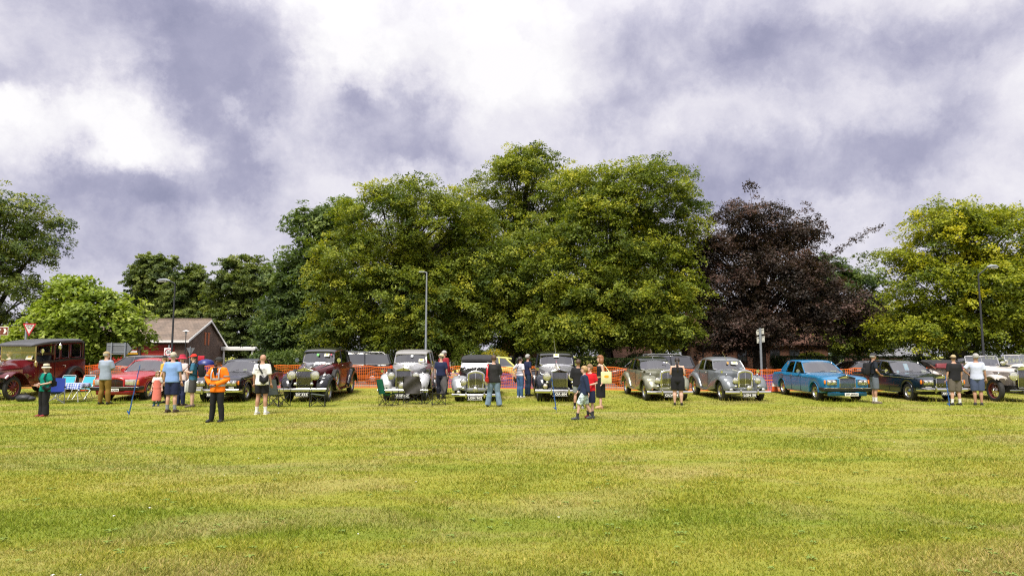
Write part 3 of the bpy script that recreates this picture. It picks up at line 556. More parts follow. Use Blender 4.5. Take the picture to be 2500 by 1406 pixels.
# ================================================================== lamp posts and signs
POLED = mat('dark_post_paint', (0.035, 0.036, 0.040), 0.45, 0.3); POLEG = mat('grey_post_paint', (0.26, 0.28, 0.30), 0.45, 0.4); LAMPW = mat('lamp_glass', (0.72, 0.72, 0.72), 0.25)
def lamp_post(label, x, y, h, m, arm, head, r=0.062, z=Z0, flat=False):
    root = thing('street_lamp', label, 'street lamp', (x, y, z)); MB().tube([(0, 0, -0.1), (0, 0, 1.3)], [r*1.45, r*1.45], 12).build('base', m, root); p = MB().tube([(0, 0, 1.3), (0, 0, 1.36), (0, 0, h)], [r*1.2, r, r*0.62], 12).build('post', m, root)
    pts = [(0, 0, h-0.05), (arm[0]*0.12, 0, h+arm[1]*0.14), (arm[0], 0, h+arm[1])]; MB().tube(pts, r*0.5, 8).build('arm', m, root)
    s = 1 if arm[0] >= 0 else -1
    if flat: MB().box((arm[0]+s*head/2*0.8, 0, h+arm[1]), (head, 0.28, 0.07), None, 0.03).build('lamp_head', m, root)
    else:
        hd = MB().tube([(arm[0]-s*0.05, 0, h+arm[1]), (arm[0]+s*head*0.3, 0, h+arm[1]+0.05), (arm[0]+s*head*0.7, 0, h+arm[1]+0.04), (arm[0]+s*head, 0, h+arm[1])], [(0.05, 0.05), (0.10, 0.15), (0.09, 0.14), (0.03, 0.05)], 10).build('lamp_head', POLEG, root)
        MB().tube([(arm[0]+s*head*0.2, 0, h+arm[1]-0.04), (arm[0]+s*head*0.8, 0, h+arm[1]-0.05)], [(0.05, 0.11)]*2, 8).build('lens', LAMPW, hd)
    return root
lamp_post('tall dark lamp post in front of the fire station roof', -19.85, 40, 5.7, POLED, (-0.35, 0.16), 0.75)
lamp_post('slim grey lamp post with flat head before the olive beech', -5.03, 40, 6.35, POLEG, (-0.12, 0.03), 0.38, 0.07, Z0, True)
lamp_post('dark mottled lamp post with raised arm by the golden beech', 24.75, 36, 5.9, POLED, (0.55, 0.42), 0.55, 0.062, gz(24.7, 36))
lamp_post('small grey lamp post half hidden in the bright green tree', -36.0, 54.5, 4.75, POLEG, (0.25, 0.05), 0.5, 0.06)
lamp_post('pale-headed lamp post behind the give way sign', -42.3, 60, 4.35, POLEG, (0.3, -0.02), 0.6, 0.06)
lp = thing('post_lantern', 'small mushroom-topped lantern post against the fire station gable', 'lantern', (-31.7, 66.5, Z0)); MB().tube([(0, 0, -0.1), (0, 0, 3.5)], [0.06, 0.035], 8).build('post', POLED, lp)
MB().lathe([(0.02, 3.95), (0.30, 3.86), (0.32, 3.83), (0.10, 3.80), (0.09, 3.5), (0.03, 3.48)], (0, 0, 0), 'z', 14).build('lantern', LAMPW, lp)
SGR = mat('sign_back_grey', (0.20, 0.21, 0.22), 0.5, 0.5); SRED = mat('sign_bright_red', (0.50, 0.02, 0.035), 0.4); SBR = mat('sign_brown', (0.16, 0.035, 0.018), 0.45); SBLK = mat('sign_black', (0.02, 0.02, 0.02), 0.5)
def tri(w, h, k=1.0): return [(-w/2*k, h*0.333*k), (w/2*k, h*0.333*k), (0, -h*0.667*k)]
gw_ = thing('road_sign', 'red and white triangular give way sign on a grey pole', 'road sign', (-26.9, 38, Z0), 22); MB().tube([(-0.1, 0.06, -0.1), (-0.1, 0.06, 3.35)], 0.055, 10).build('pole', STEEL, gw_)
pl = MB().prism(tri(0.64, 0.72), 0.0, -0.012).build('sign_plate', SRED, gw_, (0.05, 0, 3.02), smooth=False); MB().prism([(x, z+0.005) for x, z in tri(0.64, 0.72, 0.70)], -0.012, -0.017).build('sign_face', mat('sign_cream', (0.72, 0.70, 0.62), 0.5), pl, smooth=False)
text_part('GIVE', 0.15, SBLK, pl, (0, -0.020, 0.10), fit=(0.30, 0.11), bold=0.003); text_part('WAY', 0.12, SBLK, pl, (0, -0.020, -0.03), fit=(0.17, 0.08), bold=0.003)
bs = thing('tourist_sign', 'brown tourist sign with white border on a pole', 'road sign', (-25.55, 34, gz(-25, 34)), 14); MB().tube([(0, 0.06, -0.1), (0, 0.06, 2.9)], 0.055, 10).build('pole', STEEL, bs)
pl = MB().box((0, 0, 0), (0.86, 0.02, 0.42), None, 0.01).build('sign_plate', WHITE, bs, (0.0, 0, 2.72)); MB().box((0, -0.004, 0), (0.82, 0.02, 0.38)).build('sign_face', SBR, pl)
text_part('Public', 0.14, WHITE, pl, (-0.10, -0.017, 0.085), fit=(0.44, 0.13), bold=0.003); text_part('halls', 0.14, WHITE, pl, (-0.08, -0.017, -0.09), fit=(0.34, 0.12), bold=0.003); MB().prism([(0.22, 0.13), (0.30, 0.13), (0.37, 0.0), (0.30, -0.13), (0.22, -0.13), (0.27, 0.0)], -0.015, -0.018).build('arrow', WHITE, pl, smooth=False)
cs = thing('direction_sign', 'grey back of an arrow-shaped road sign on two posts', 'road sign', (-24.1, 42, Z0))
for xx in (-0.42, 0.42): MB().tube([(xx, -0.05, -0.1), (xx, -0.05, 2.28)], 0.05, 8).build('post', STEEL, cs)
pl = MB().prism([(-0.75, 1.55), (0.52, 1.55), (0.80, 1.90), (0.52, 2.25), (-0.75, 2.25)], 0.0, 0.02).build('sign_plate', SGR, cs, smooth=False)
for zz in (1.68, 2.12): MB().box((-0.1, -0.012, zz), (1.2, 0.02, 0.05)).build('stiffener', STEEL, pl)
rs = thing('speed_sign', 'white square sign with red ring beside the dark lamp post', 'road sign', (-20.35, 40.6, Z0)); MB().tube([(0, 0.06, -0.1), (0, 0.06, 2.1)], 0.04, 8).build('pole', STEEL, rs)
pl = MB().box((0, 0, 0), (0.50, 0.02, 0.50), None, 0.005).build('sign_plate', WHITE, rs, (0, 0, 1.68)); MB().tube([(0.19*math.cos(a), -0.015, 0.19*math.sin(a)) for a in np.linspace(0, 2*math.pi, 25)], 0.024, 6).build('ring', SRED, pl); text_part('20', 0.2, SBLK, pl, (0, -0.014, 0), fit=(0.20, 0.16), bold=0.004)
ts = thing('road_sign', 'grey back of a triangular road sign on a thin post', 'road sign', (-20.4, 43.5, Z0)); MB().tube([(0, -0.04, -0.1), (0, -0.04, 2.05)], 0.035, 8).build('pole', STEEL, ts); MB().prism(tri(0.55, 0.5), 0.0, 0.015).build('sign_plate', SGR, ts, (0, 0, 1.80), smooth=False)
sp = thing('road_sign', 'grey pole carrying the backs of two cream signs by the copper beech', 'road sign', (13.05, 36, gz(13, 36)), 0); MB().tube([(0, -0.05, -0.1), (0, -0.05, 3.08)], 0.062, 10).build('pole', POLEG, sp)
CR = mat('sign_back_cream', (0.50, 0.49, 0.42), 0.6)
for zz, poly in ((2.86, [(-0.18, -0.16), (0.20, -0.10), (0.20, 0.22), (-0.16, 0.14), (-0.22, 0.0)]), (2.48, [(-0.19, -0.20), (0.22, -0.12), (0.22, 0.19), (-0.19, 0.13)])):
    pl = MB().prism(poly, 0.0, 0.018).build('sign_plate', CR, sp, (0.02, 0.0, zz), smooth=False)
    for q in (-0.1, 0.12): MB().tube([(-0.16, -0.012, q-0.03), (0.18, -0.012, q+0.03)], 0.010, 5).build('stiffener', STEEL, pl)
bn = thing('recycling_bin', 'dark blue dome-topped bin behind the man in the red cap', 'bin', (-19.6, 44.0, Z0)); MB().lathe([(0.50, 0.0), (0.52, 0.9), (0.46, 1.1), (0.28, 1.22), (0.02, 1.26)], (0, 0, 0), 'z', 18).build('drum', mat('bin_blue', (0.015, 0.025, 0.16), 0.4), bn); MB().box((0, -0.47, 0.86), (0.3, 0.12, 0.16), None, 0.02).build('slot', BLACK, bn)
rb = thing('notice_board', 'small red notice board on posts beside the blue bin', 'sign', (-20.2, 44.6, Z0))
MB().box((0, 0, 1.32), (0.42, 0.03, 0.30), None, 0.01).build('board', SRED, rb)
for s in (-1, 1): MB().tube([(s*0.16, 0.03, -0.1), (s*0.16, 0.03, 1.4)], 0.02, 6).build('post', STEEL, rb)
# ================================================================== mesh fence
ORANGE = mat('orange_netting', (0.86, 0.17, 0.015), 0.5, 0, 0, 0.10); BLUEN = mat('blue_netting', (0.045, 0.06, 0.42), 0.5, 0, 0, 0.1)
def net_fence(label, name, x0, x1, y, z0, h, m, cw, chh, seed=5, panel=3.0):
    g = np.random.default_rng(seed); root = thing(name, label, 'fence', ((x0+x1)/2, y, gz((x0+x1)/2, y))); ox = (x0+x1)/2; n = max(1, round((x1-x0)/panel)); ph = g.uniform(0, 6, 3)
    def P(x, v):      # point on the sagging sheet
        zg = gz(x, y)-gz(ox, y); sag = 0.045*math.sin(x*2.1+ph[0])+0.02*math.sin(x*6+ph[1]); return (x-ox+0.025*math.sin(v*5+x*1.7), 0.05*math.sin(x*1.3+v*2.2+ph[2]), zg+z0+h*v+sag*v)
    def rib(mb, a, b_, w_, vert):
        o = (w_/2, 0, 0) if vert else (0, 0, w_/2); pts = []
        for p in (a, b_):
            for sx in (-1, 1):
                for dy in (-0.002, 0.002): pts.append((p[0]+sx*o[0], p[1]+dy, p[2]+sx*o[2]))
        mb.add(pts, [(0, 2, 6, 4), (1, 5, 7, 3), (0, 4, 5, 1), (2, 3, 7, 6)])
    for k in range(n):
        a, b_ = x0+(x1-x0)*k/n, x0+(x1-x0)*(k+1)/n; mb = MB(); nv = int((b_-a)/cw); nh = int(h/chh)
        for i in range(nv):
            x = a+(b_-a)*i/nv
            for q in range(4): rib(mb, P(x, q/4), P(x, (q+1)/4), 0.011, True)
        for j in range(nh+1):
            ws = 0.034 if j in (0, nh, nh//2) else 0.0135
            for q in range(8): rib(mb, P(a+(b_-a)*q/8, j/nh), P(a+(b_-a)*(q+1)/8, j/nh), ws, False)
        tag(mb.build('netting', m, root, smooth=False), kind='stuff')
    for k in range(n+1):
        x = x0+(x1-x0)*k/n; zg = gz(x, y)-gz(ox, y); MB().tube([(x-ox, 0.06, zg-0.15), (x-ox, 0.06, zg+z0+h+0.06)], 0.014, 6).build('post', STEEL, root)
net_fence('orange plastic mesh fence strung on thin posts behind the cars', 'mesh_fence', -24.0, 21.0, 32.3, 0.02, 1.0, ORANGE, 0.095, 0.068)
net_fence('blue mesh barrier behind the silver and black drophead', 'mesh_barrier', -3.4, 1.2, 32.85, 0.02, 0.62, BLUEN, 0.06, 0.05, 8)
net_fence('blue mesh barrier behind the mid grey saloon', 'mesh_barrier', 9.4, 12.6, 32.85, 0.02, 0.72, BLUEN, 0.06, 0.05, 9)
net_fence('blue mesh barrier behind the black saloon', 'mesh_barrier', -13.6, -8.4, 32.85, 0.02, 0.55, BLUEN, 0.06, 0.05, 10)
for x, y, lb in ((12.05, 31.6, 'orange and white traffic cone behind the blue saloon'), (-19.0, 30.6, 'orange and white traffic cone behind the man in khaki trousers')):
    c = thing('traffic_cone', lb, 'traffic cone', (x, y, gz(x, y))); MB().box((0, 0, 0.02), (0.42, 0.42, 0.04), None, 0.01).build('base', BLACK, c)
    MB().lathe([(0.15, 0.04), (0.11, 0.26)], (0, 0, 0), 'z', 16, False).build('lower_cone', mat('cone_orange', (0.75, 0.10, 0.01), 0.5), c); MB().lathe([(0.11, 0.26), (0.075, 0.46)], (0, 0, 0), 'z', 16, False).build('sleeve', WHITE, c); MB().lathe([(0.075, 0.46), (0.03, 0.72), (0.0, 0.72)], (0, 0, 0), 'z', 16, False).build('tip', mat('cone_orange', (0.75, 0.10, 0.01), 0.5), c)
# ================================================================== cars (front axle at local y = 0, nose towards -y, x across)
def resample(keys, ys):
    K = np.array(keys, float); return np.stack([np.interp(ys, K[:, 0], K[:, j]) for j in range(1, K.shape[1])], 1)
def smooth_rows(a, n=2):
    for _ in range(n):
        b = a.copy(); b[1:-1] = (a[:-2]+2*a[1:-1]+a[2:])/4; a = b
    return a
def body_loft(keys, arches=(), n=64, sm=2, dx=0.0, round_top=0.93):
    """keys: (y, half width, z bottom, z shoulder, z centre)"""
    y0, y1 = keys[0][0], keys[-1][0]; ys = set(np.linspace(y0, y1, n).round(4))
    for (yc, zc, Ra) in arches: ys |= set((yc+Ra*np.cos(np.linspace(0.02, math.pi-0.02, 15))).round(4))
    ys = np.array(sorted(y for y in ys if y0 <= y <= y1)); P = smooth_rows(resample(keys, ys), sm); rings = []
    for y, (hw, zb, zs, zc_) in zip(ys, P):
        for (yc, zc, Ra) in arches:
            if abs(y-yc) < Ra: zb = max(zb, zc+math.sqrt(Ra*Ra-(y-yc)**2))
        zb = min(zb, zs-0.05); h = zs-zb
        half = [(hw*0.80, zb), (hw*0.965, zb+h*0.03), (hw*0.99, zb+h*0.16), (hw, zb+h*0.5), (hw*0.992, zb+h*0.80), (hw*0.975, zb+h*0.93), (hw*round_top, zs), (hw*0.60, zs+(zc_-zs)*0.72), (hw*0.25, zs+(zc_-zs)*0.97)]
        rings.append([(x+dx, y, z) for x, z in half]+[(dx, y, zc_)]+[(-x+dx, y, z) for x, z in reversed(half)])
    return MB().rings(rings)
def pod(side, keys, arch=None, n=40, sm=2, k=11, lip=0.0):
    """a wing: keys (y, x inner, x outer, z top, z bottom); open below, cut by the wheel arch"""
    ys = set(np.linspace(keys[0][0], keys[-1][0], n).round(4))
    if arch: ys |= set((arch[0]+arch[2]*np.cos(np.linspace(0.05, math.pi-0.05, 13))).round(4))
    ys = np.array(sorted(y for y in ys if keys[0][0] <= y <= keys[-1][0])); P = smooth_rows(resample(keys, ys), sm); rings = []
    for y, (xi, xo, zt, zb) in zip(ys, P):
        zo = zb
        if arch and abs(y-arch[0]) < arch[2]: zo = max(zb, arch[1]+math.sqrt(arch[2]**2-(y-arch[0])**2))
        zo = min(zo, zt-0.03); xm = (xi+xo)/2; hw = (xo-xi)/2; r = []
        hgt = min(zt-zo, 0.55*(xo-xi)+0.06)
        r.append((xi, y, min(zo, zb)))
        for q in range(k):
            a = math.pi*(1-q/(k-1)); cx, sx = math.cos(a), math.sin(a)
            r.append((xm+hw*math.copysign(abs(cx)**0.75, cx), y, zt-hgt+hgt*abs(sx)**0.75))
        r.append((xo-0.004, y, zt-hgt-(zt-hgt-zo)*0.5)); r.append((xo-0.02, y, zo)); r.append((xo-0.05, y, zo+0.01))
        rings.append([(x*side, yy, z) for x, yy, z in r])
    mb = MB().rings(rings, closed=False)
    f = rings[0]; c = tuple(np.mean(np.array(f), 0)); mb.add(f+[c], [(i, i+1, len(f)) for i in range(len(f)-1)])
    return mb
WHEELS = {}
def wheel_parts(style, r, w):
    key = (style, r, w)
    if key in WHEELS: return WHEELS[key]
    ri = {'disc': 0.62, 'wire': 0.70, 'wood': 0.70, 'modern': 0.68, 'plain': 0.64}[style]*r; h = w/2
    ty = MB().lathe([(ri, -h*0.8), (ri*1.06, -h), (r*0.90, -h*1.02), (r*0.985, -h*0.82), (r, -h*0.4), (r*0.985, -h*0.36), (r*0.985, -h*0.1), (r, -h*0.06), (r, h*0.3), (r*0.985, h*0.82), (r*0.90, h*1.02), (ri*1.06, h), (ri, h*0.8)], axis='x', n=30, cap=False)
    parts = [('tyre', ty.mesh('tyre'), RUBBER)]
    if style in ('wire', 'wood'):
        rim = MB().lathe([(ri*1.03, -h*0.8), (ri*0.93, -h*0.55), (ri*0.93, h*0.55), (ri*1.03, h*0.8)], axis='x', n=28, cap=False)
        n = 22 if style == 'wire' else 12
        for i in range(n):
            a = 2*math.pi*i/n; b = a+(0.18 if i % 2 else -0.18)*(style == 'wire'); q = h*0.5 if (i % 2 and style == 'wire') else h*0.9
            p0 = (h*0.2, ri*0.94*math.cos(a), ri*0.94*math.sin(a)); p1 = (q, 0.20*r*math.cos(b), 0.20*r*math.sin(b))
            rim.tube([p0, p1], 0.007 if style == 'wire' else [0.016, 0.022], 5 if style == 'wire' else 6)
        parts.insert(0, ('rim', rim.mesh('rim'), mat('red_wheel', (0.16, 0.012, 0.014), 0.4, 0, 0.4)))
        parts.append(('hub', MB().lathe([(0.22*r, -h*0.4), (0.22*r, h*0.9), (0.13*r, h*1.1), (0.10*r, h*1.45), (0.02, h*1.55)], axis='x', n=16).mesh('hub'), CHROME if style == 'wire' else mat('red_hub', (0.12, 0.02, 0.015), 0.35, 0.3)))
    else:
        rim = MB().lathe([(ri*1.03, -h*0.8), (ri*1.05, h*0.86), (ri*0.97, h*0.90), (ri*0.90, h*0.55), (ri*0.55, h*0.50), (0.02, h*0.52)], axis='x', n=28, cap=False)
        rm = {'disc': mat('wheel_disc_silver', (0.45, 0.45, 0.44), 0.25, 0.9), 'modern': mat('alloy', (0.5, 0.5, 0.5), 0.3, 0.8), 'plain': mat('wheel_steel', (0.30, 0.30, 0.30), 0.35, 0.8)}[style]
        parts.insert(0, ('rim', rim.mesh('rim'), rm))
        cap = MB().lathe([(ri*0.62, h*0.5), (ri*0.60, h*0.72), (ri*0.42, h*0.86), (ri*0.18, h*0.98), (0.01, h*1.0)], axis='x', n=24)
        parts.append(('hubcap', cap.mesh('hubcap'), CHROME if style != 'modern' else rm))
        if style == 'modern':
            sp = MB()
            for i in range(7):
                a = 2*math.pi*i/7; sp.tube([(h*0.8, 0.15*r*math.cos(a), 0.15*r*math.sin(a)), (h*0.75, ri*0.92*math.cos(a), ri*0.92*math.sin(a))], [(0.012, 0.03), (0.012, 0.022)], 6)
            parts.append(('spokes', sp.mesh('spokes'), rm)); parts[0] = ('rim', parts[0][1], DARK)
    for nm, me, m in parts: me.materials.append(m)
    WHEELS[key] = parts; return parts
def wheels(root, style, r, w, track, wb, rear=True, name='wheel', rr=None):
    for yy in ((0, wb) if rear else (0,)):
        for s in (-1, 1): one_wheel(root, style, r, w, (s*track/2, yy, r), s, name)
def one_wheel(root, style, r, w, loc, s, name='wheel'):
    ps = wheel_parts(style, r, w); o = link(name, ps[0][1], root, loc)
    if s < 0: o.rotation_euler = (0, 0, math.pi)
    for nm, me, m in ps[1:]: link(nm, me, o)
    return o
def headlight(root, x, y, z, r, name='headlight', lens=None, depth=0.9, rim=None):
    b = MB().lathe([(0.02, r*depth*1.3), (r*0.55, r*depth*1.0), (r*0.9, r*depth*0.45), (r, 0.02), (r*1.06, -0.005), (r*1.05, -0.022), (r*0.9, -0.025)], n=22, cap=False).build(name, rim or CHROME, root, (x, y, z))
    l = MB().lathe([(r*0.93, -0.012), (r*0.7, -0.032), (r*0.35, -0.045), (0.01, -0.05)], n=22, cap=False); l.lathe([(r*0.10, -0.048), (0.01, -0.06)], n=8)
    l.build('lens', lens or LENS, b); return b
def plate(root, txt, x, y, z, w=0.52, h=0.11, style='black', tilt=0.0):
    bg = {'black': BLACK, 'white': WHITE}[style]
    b = MB().box((0, 0, 0), (w, 0.014, h), None, 0.005).build('number_plate', bg, root, (x, y, z))
    if style == 'black': MB().tube([(-w/2, -0.008, -h/2), (w/2, -0.008, -h/2), (w/2, -0.008, h/2), (-w/2, -0.008, h/2), (-w/2, -0.008, -h/2)], 0.004, 4).build('plate_edge', mat('silver_edge', (0.5, 0.5, 0.5), 0.3, 0.8), b)
    text_part(txt, h, WHITE if style == 'black' else BLACK, b, (0, -0.0085, 0), fit=(w*0.88, h*0.66), bold=0.004)
    return b
def grille_rr(root, y, z0, zs, zp, w, n=16, depth=0.22):
    g = MB(); e = 0.028
    for s in (-1, 1): g.box((s*(w/2-e/2), y+depth/2, (z0+zs)/2), (e, depth, zs-z0), None, 0.006)
    g.box((0, y+depth/2, z0+e/2), (w-2*e-0.002, depth, e), None, 0.006)
    sh = g.build('grille_shell', CHROME, root)
    MB().prism([(-w/2-0.004, zs+0.001), (w/2+0.004, zs+0.001), (w/2-0.01, zs+0.022), (0.0, zp), (-w/2+0.01, zs+0.022)], y-0.012, y+depth).build('pediment', CHROME, sh, smooth=False)
    v = MB(); iw = w-2*e
    for i in range(n): v.box((-iw/2+(i+0.5)*iw/n, y+0.03, (z0+zs)/2+0.01), (iw/n*0.30, 0.05, zs-z0-e-0.02), None, 0.004)
    tag(v.build('grille_vanes', CHROME, sh), kind='stuff')
    MB().box((0, y+0.09, (z0+zs)/2), (iw, 0.02, zs-z0-0.01)).build('grille_backing', BLACK, sh)
    MB().box((0, y-0.014, zs+(zp-zs)*0.42), (0.035, 0.004, 0.05)).build('badge', mat('badge_dark', (0.05, 0.015, 0.012), 0.4), sh)
    mascot(root, y+0.05, zp)
def mascot(root, y, z):
    m = MB().lathe([(0.022, 0), (0.018, 0.02), (0.010, 0.03)], (0, y, z-0.004), 'z', 10)
    m.tube([(0, y, z+0.02), (0, y-0.012, z+0.06), (0, y-0.03, z+0.10), (0, y-0.04, z+0.125)], [0.008, 0.014, 0.011, 0.009], 6)
    for s in (-1, 1): m.tube([(s*0.006, y-0.02, z+0.09), (s*0.03, y+0.03, z+0.095), (s*0.045, y+0.075, z+0.11)], [(0.006, 0.006), (0.004, 0.02), (0.002, 0.008)], 6)
    m.build('mascot', CHROME, root)
def grille_bentley(root, y, z0, z1, w, n=18, depth=0.2, lean=0.0, dark=False, shell=None):
    def top(x): return z1-0.075*(abs(x)/(w/2))**2.6-0.015*abs(x)/(w/2)
    X = np.linspace(-w/2, w/2, 13); out = [(-w/2*0.94, y, z0), (-w/2, y, (z0+z1)/2)]+[(x, y, top(x)) for x in X]+[(w/2, y, (z0+z1)/2), (w/2*0.94, y, z0), (-w/2*0.94, y, z0)]
    sh = MB().tube([(a, b+lean*(c-z0), c) for a, b, c in out], [(0.018, 0.045)]*len(out), 8).build('grille_shell', shell or CHROME, root)
    c = MB(); rs = [[(x, yy+lean*(z1-z0), top(x)+0.012) for x in X] for yy in (y-0.02, y+depth)]; c.rings(rs, closed=False)
    c.build('grille_cap', shell or CHROME, sh)
    v = MB()
    for i in range(n):
        x = -w/2*0.94+(i+0.5)*w*0.94/n; zt = top(x)-0.01; v.box((x, y+0.02+lean*(zt-z0)/2, (z0+zt)/2), (w/n*0.34, 0.03, zt-z0), None, 0.003)
    v.box((0, y+0.004, (z0+z1)/2), (0.018, 0.03, z1-z0-0.02), None, 0.004)
    tag(v.build('grille_vanes', mat('dark_vane', (0.16, 0.15, 0.12), 0.25, 0.9) if dark else CHROME, sh), kind='stuff')
    MB().prism([(-w*0.45, z0)]+[(x*0.97, top(x)-0.01) for x in X]+[(w*0.45, z0)], y+0.06, y+0.075).build('grille_backing', BLACK, sh)
    m = MB().lathe([(0.02, 0), (0.012, 0.03)], (0, y+0.04, z1), 'z', 10)
    for s in (-1, 1): m.tube([(0, y+0.03, z1+0.03), (s*0.03, y+0.08, z1+0.05), (s*0.04, y+0.13, z1+0.055)], [(0.008, 0.008), (0.004, 0.02), (0.002, 0.006)], 6)
    m.build('mascot', CHROME, root)
def bumper(root, y, z, hw, m=None, h=0.055, over=None, curve=0.10, name='bumper', wrap=0.0, th=0.022):
    X = np.linspace(-hw, hw, 13); p = [(x, y+curve*(abs(x)/hw)**2.4, z) for x in X]
    if wrap: p = [(-hw-0.01, y+curve+wrap, z)]+p+[(hw+0.01, y+curve+wrap, z)]
    b = MB().tube(p, [(h, th)]*len(p), 8).build(name, m or CHROME, root)
    for x in (over or ()): MB().tube([(x, y-0.035, z-h*1.9), (x, y-0.055, z), (x, y-0.045, z+h*1.9), (x, y-0.02, z+h*2.3)], [(0.025, 0.030), (0.032, 0.036), (0.030, 0.034), (0.012, 0.014)], 8).build('overrider', CHROME, b)
    return b
def pane(root, pts, m=None, name='window', parent=None, inset=0.0, frame=None, fr=0.012):
    P = [Vector(p) for p in pts]; c = sum(P, Vector())/len(P); n = (P[1]-P[0]).cross(P[2]-P[0]).normalized()
    n2 = 6; mb = MB()
    if len(P) == 4:      # slightly bowed sheet: corners a b c d
        rows = []
        for i in range(n2+1):
            u = i/n2; rows.append([tuple(P[0].lerp(P[3], u).lerp(P[1].lerp(P[2], u), v)+n*inset*math.sin(math.pi*v)) for v in np.linspace(0, 1, n2+1)])
        mb.rings(rows, closed=False)
    else: mb.add([tuple(p) for p in P], [tuple(range(len(P)))])
    o = mb.build(name, m or GLASS, root)
    if frame:
        pp = []
        L = len(P)
        for i in range(L):        # rounded corners
            a, b_, c_ = P[i-1], P[i], P[(i+1) % L]; k = 0.10
            pp += [b_+(a-b_)*k, b_+(a-b_)*k*0.3+(c_-b_)*k*0.3, b_+(c_-b_)*k]
        pp.append(pp[0]); q = [tuple(p) for p in pp]
        MB().tube(q, fr, 6).build('window_frame', frame, o)
    return o
def roof_shell(keys, th=0.05, k=9, cr=0.6):
    """keys: (y, half width, z edge, z centre)"""
    ys = np.linspace(keys[0][0], keys[-1][0], 22); P = smooth_rows(resample(keys, ys), 1); rings = []
    for y, (hw, ze, zc) in zip(ys, P):
        A = np.linspace(math.pi, 0, k); up = [(hw*math.copysign(abs(math.cos(a))**cr, math.cos(a)), y, ze+(zc-ze)*abs(math.sin(a))**0.8) for a in A]
        rings.append(up+[(x*0.97, y, z-th) for x, _, z in reversed(up)])
    return MB().rings(rings)
def bar(root, pts, w, t_, m, name='pillar'): return MB().tube(pts, [(w, t_)]*len(pts), 8).build(name, m, root)
def seats(root, y1, y2, z, hw=0.62, m=None, h=0.62):
    m = m or LEATHER
    for yy in (y1, y2):
        if yy is None: continue
        for s in (-1, 1): MB().box((s*hw*0.5, yy, z+h*0.2), (hw*0.92, 0.16, h), Matrix.Rotation(R(-12), 3, 'X'), 0.06).build('seat', m, root)
def steering(root, x, y, z, r=0.2, m=None):
    tp = [(x+r*math.cos(a), y+r*0.45*math.sin(a), z+r*0.9*math.sin(a)) for a in np.linspace(0, 2*math.pi, 21)]
    b = MB().tube(tp, 0.012, 6); b.tube([(x, y, z), (x, y+0.02-0.3, z-0.2)], 0.02, 6)
    for a in (0.3, math.pi-0.3, -math.pi/2): b.tube([(x, y, z), (x+r*math.cos(a), y+r*0.45*math.sin(a), z+r*0.9*math.sin(a))], 0.008, 5)
    b.build('steering_wheel', m or BLACK, root)
def greenhouse(root, pm, A, B, C, D, roof, chrome=CHROME, roofm=None, split=False, quarter=True, glass=None, pillar=(0.035, 0.022), rearq=None, ws_frame=0.016, ws_div=False):
    """A..D: ((y, hw, z) at the belt, (y, hw, z) at the roof). D = rear corner."""
    glass = glass or GLASS
    pt = lambda q, s: (s*q[1], q[0], q[2])
    roof_shell(roof).build('roof', roofm or pm, root)
    for s in (-1, 1):
        for Q in (A, B, C, D):
            if Q is None: continue
            w = pillar[0]*(1.6 if Q is D else 1.0)
            bar(root, [pt(Q[0], s), tuple(np.array(pt(Q[0], s))*0.5+np.array(pt(Q[1], s))*0.5+np.array((s*0.012, 0, 0))), pt(Q[1], s)], w, pillar[1], pm)
        seq = [q for q in (A, B, C) if q is not None]
        for P, Q in zip(seq[:-1], seq[1:]):
            w = pane(root, [pt(P[0], s), pt(Q[0], s), pt(Q[1], s), pt(P[1], s)], glass, 'side_window', frame=chrome, fr=0.010)
        if quarter:   # solid rear quarter
            c, d = seq[-1], D; mb = MB(); a4 = [pt(c[0], s), pt(d[0], s), pt(d[1], s), pt(c[1], s)]
            mb.add(a4+[(x-s*0.04, y, z) for x, y, z in a4], [(0, 1, 2, 3), (7, 6, 5, 4), (0, 4, 5, 1), (1, 5, 6, 2), (2, 6, 7, 3), (3, 7, 4, 0)]); mb.build('quarter_panel', pm, root)
        else: pane(root, [pt(seq[-1][0], s), pt(D[0], s), pt(D[1], s), pt(seq[-1][1], s)], glass, 'side_window', frame=chrome, fr=0.010)
    pane(root, [pt(A[0], -1), pt(A[0], 1), pt(A[1], 1), pt(A[1], -1)], glass, 'windscreen', inset=0.05, frame=chrome, fr=ws_frame)
    pane(root, [pt(D[0], -1), pt(D[0], 1), pt(D[1], 1), pt(D[1], -1)], glass, 'rear_window', inset=-0.05)
    if ws_div: bar(root, [((0), A[0][0]-0.055, A[0][2]), (0, A[1][0]-0.055, A[1][2])], 0.008, 0.008, CHROME, 'windscreen_bar')
def wipers(root, y, z, hw, up=0.10, dx=0.35):
    for s in (-1, 1): MB().tube([(s*hw*0.35, y-0.03, z+0.02), (s*hw*0.35+dx, y+0.03, z+up)], 0.007, 5).build('wiper', mat('wiper_steel', (0.2, 0.2, 0.2), 0.3, 0.8), root)
def mirror(root, x, y, z, r=0.075, m=None, stalk=True):
    b = MB().lathe([(0.01, 0.06), (r*0.7, 0.045), (r, 0.0), (r*0.97, -0.012)], n=16, cap=False); b.lathe([(r*0.95, 0.0), (0.005, 0.004)], n=16)
    if stalk: b.tube([(0, 0.03, -r*0.6), (-0.05*np.sign(x), 0.10, -r*2.0)], 0.008, 5)
    b.build('mirror', m or CHROME, root, (x, y, z))
def sticker(root, x, y, z, w, h, col, second=None, nm='windscreen_card'):
    o = MB().box((0, 0, 0), (w, 0.006, h)).build(nm, mat('card_'+'_'.join(str(int(c*99)) for c in col), col, 0.7), root, (x, y, z)); o.rotation_euler = (R(-28), 0, 0)
    if second: MB().box((0, -0.005, h*0.18), (w*0.5, 0.004, h*0.45)).build('card_print', mat('card_'+'_'.join(str(int(c*99)) for c in second), second, 0.7), o)
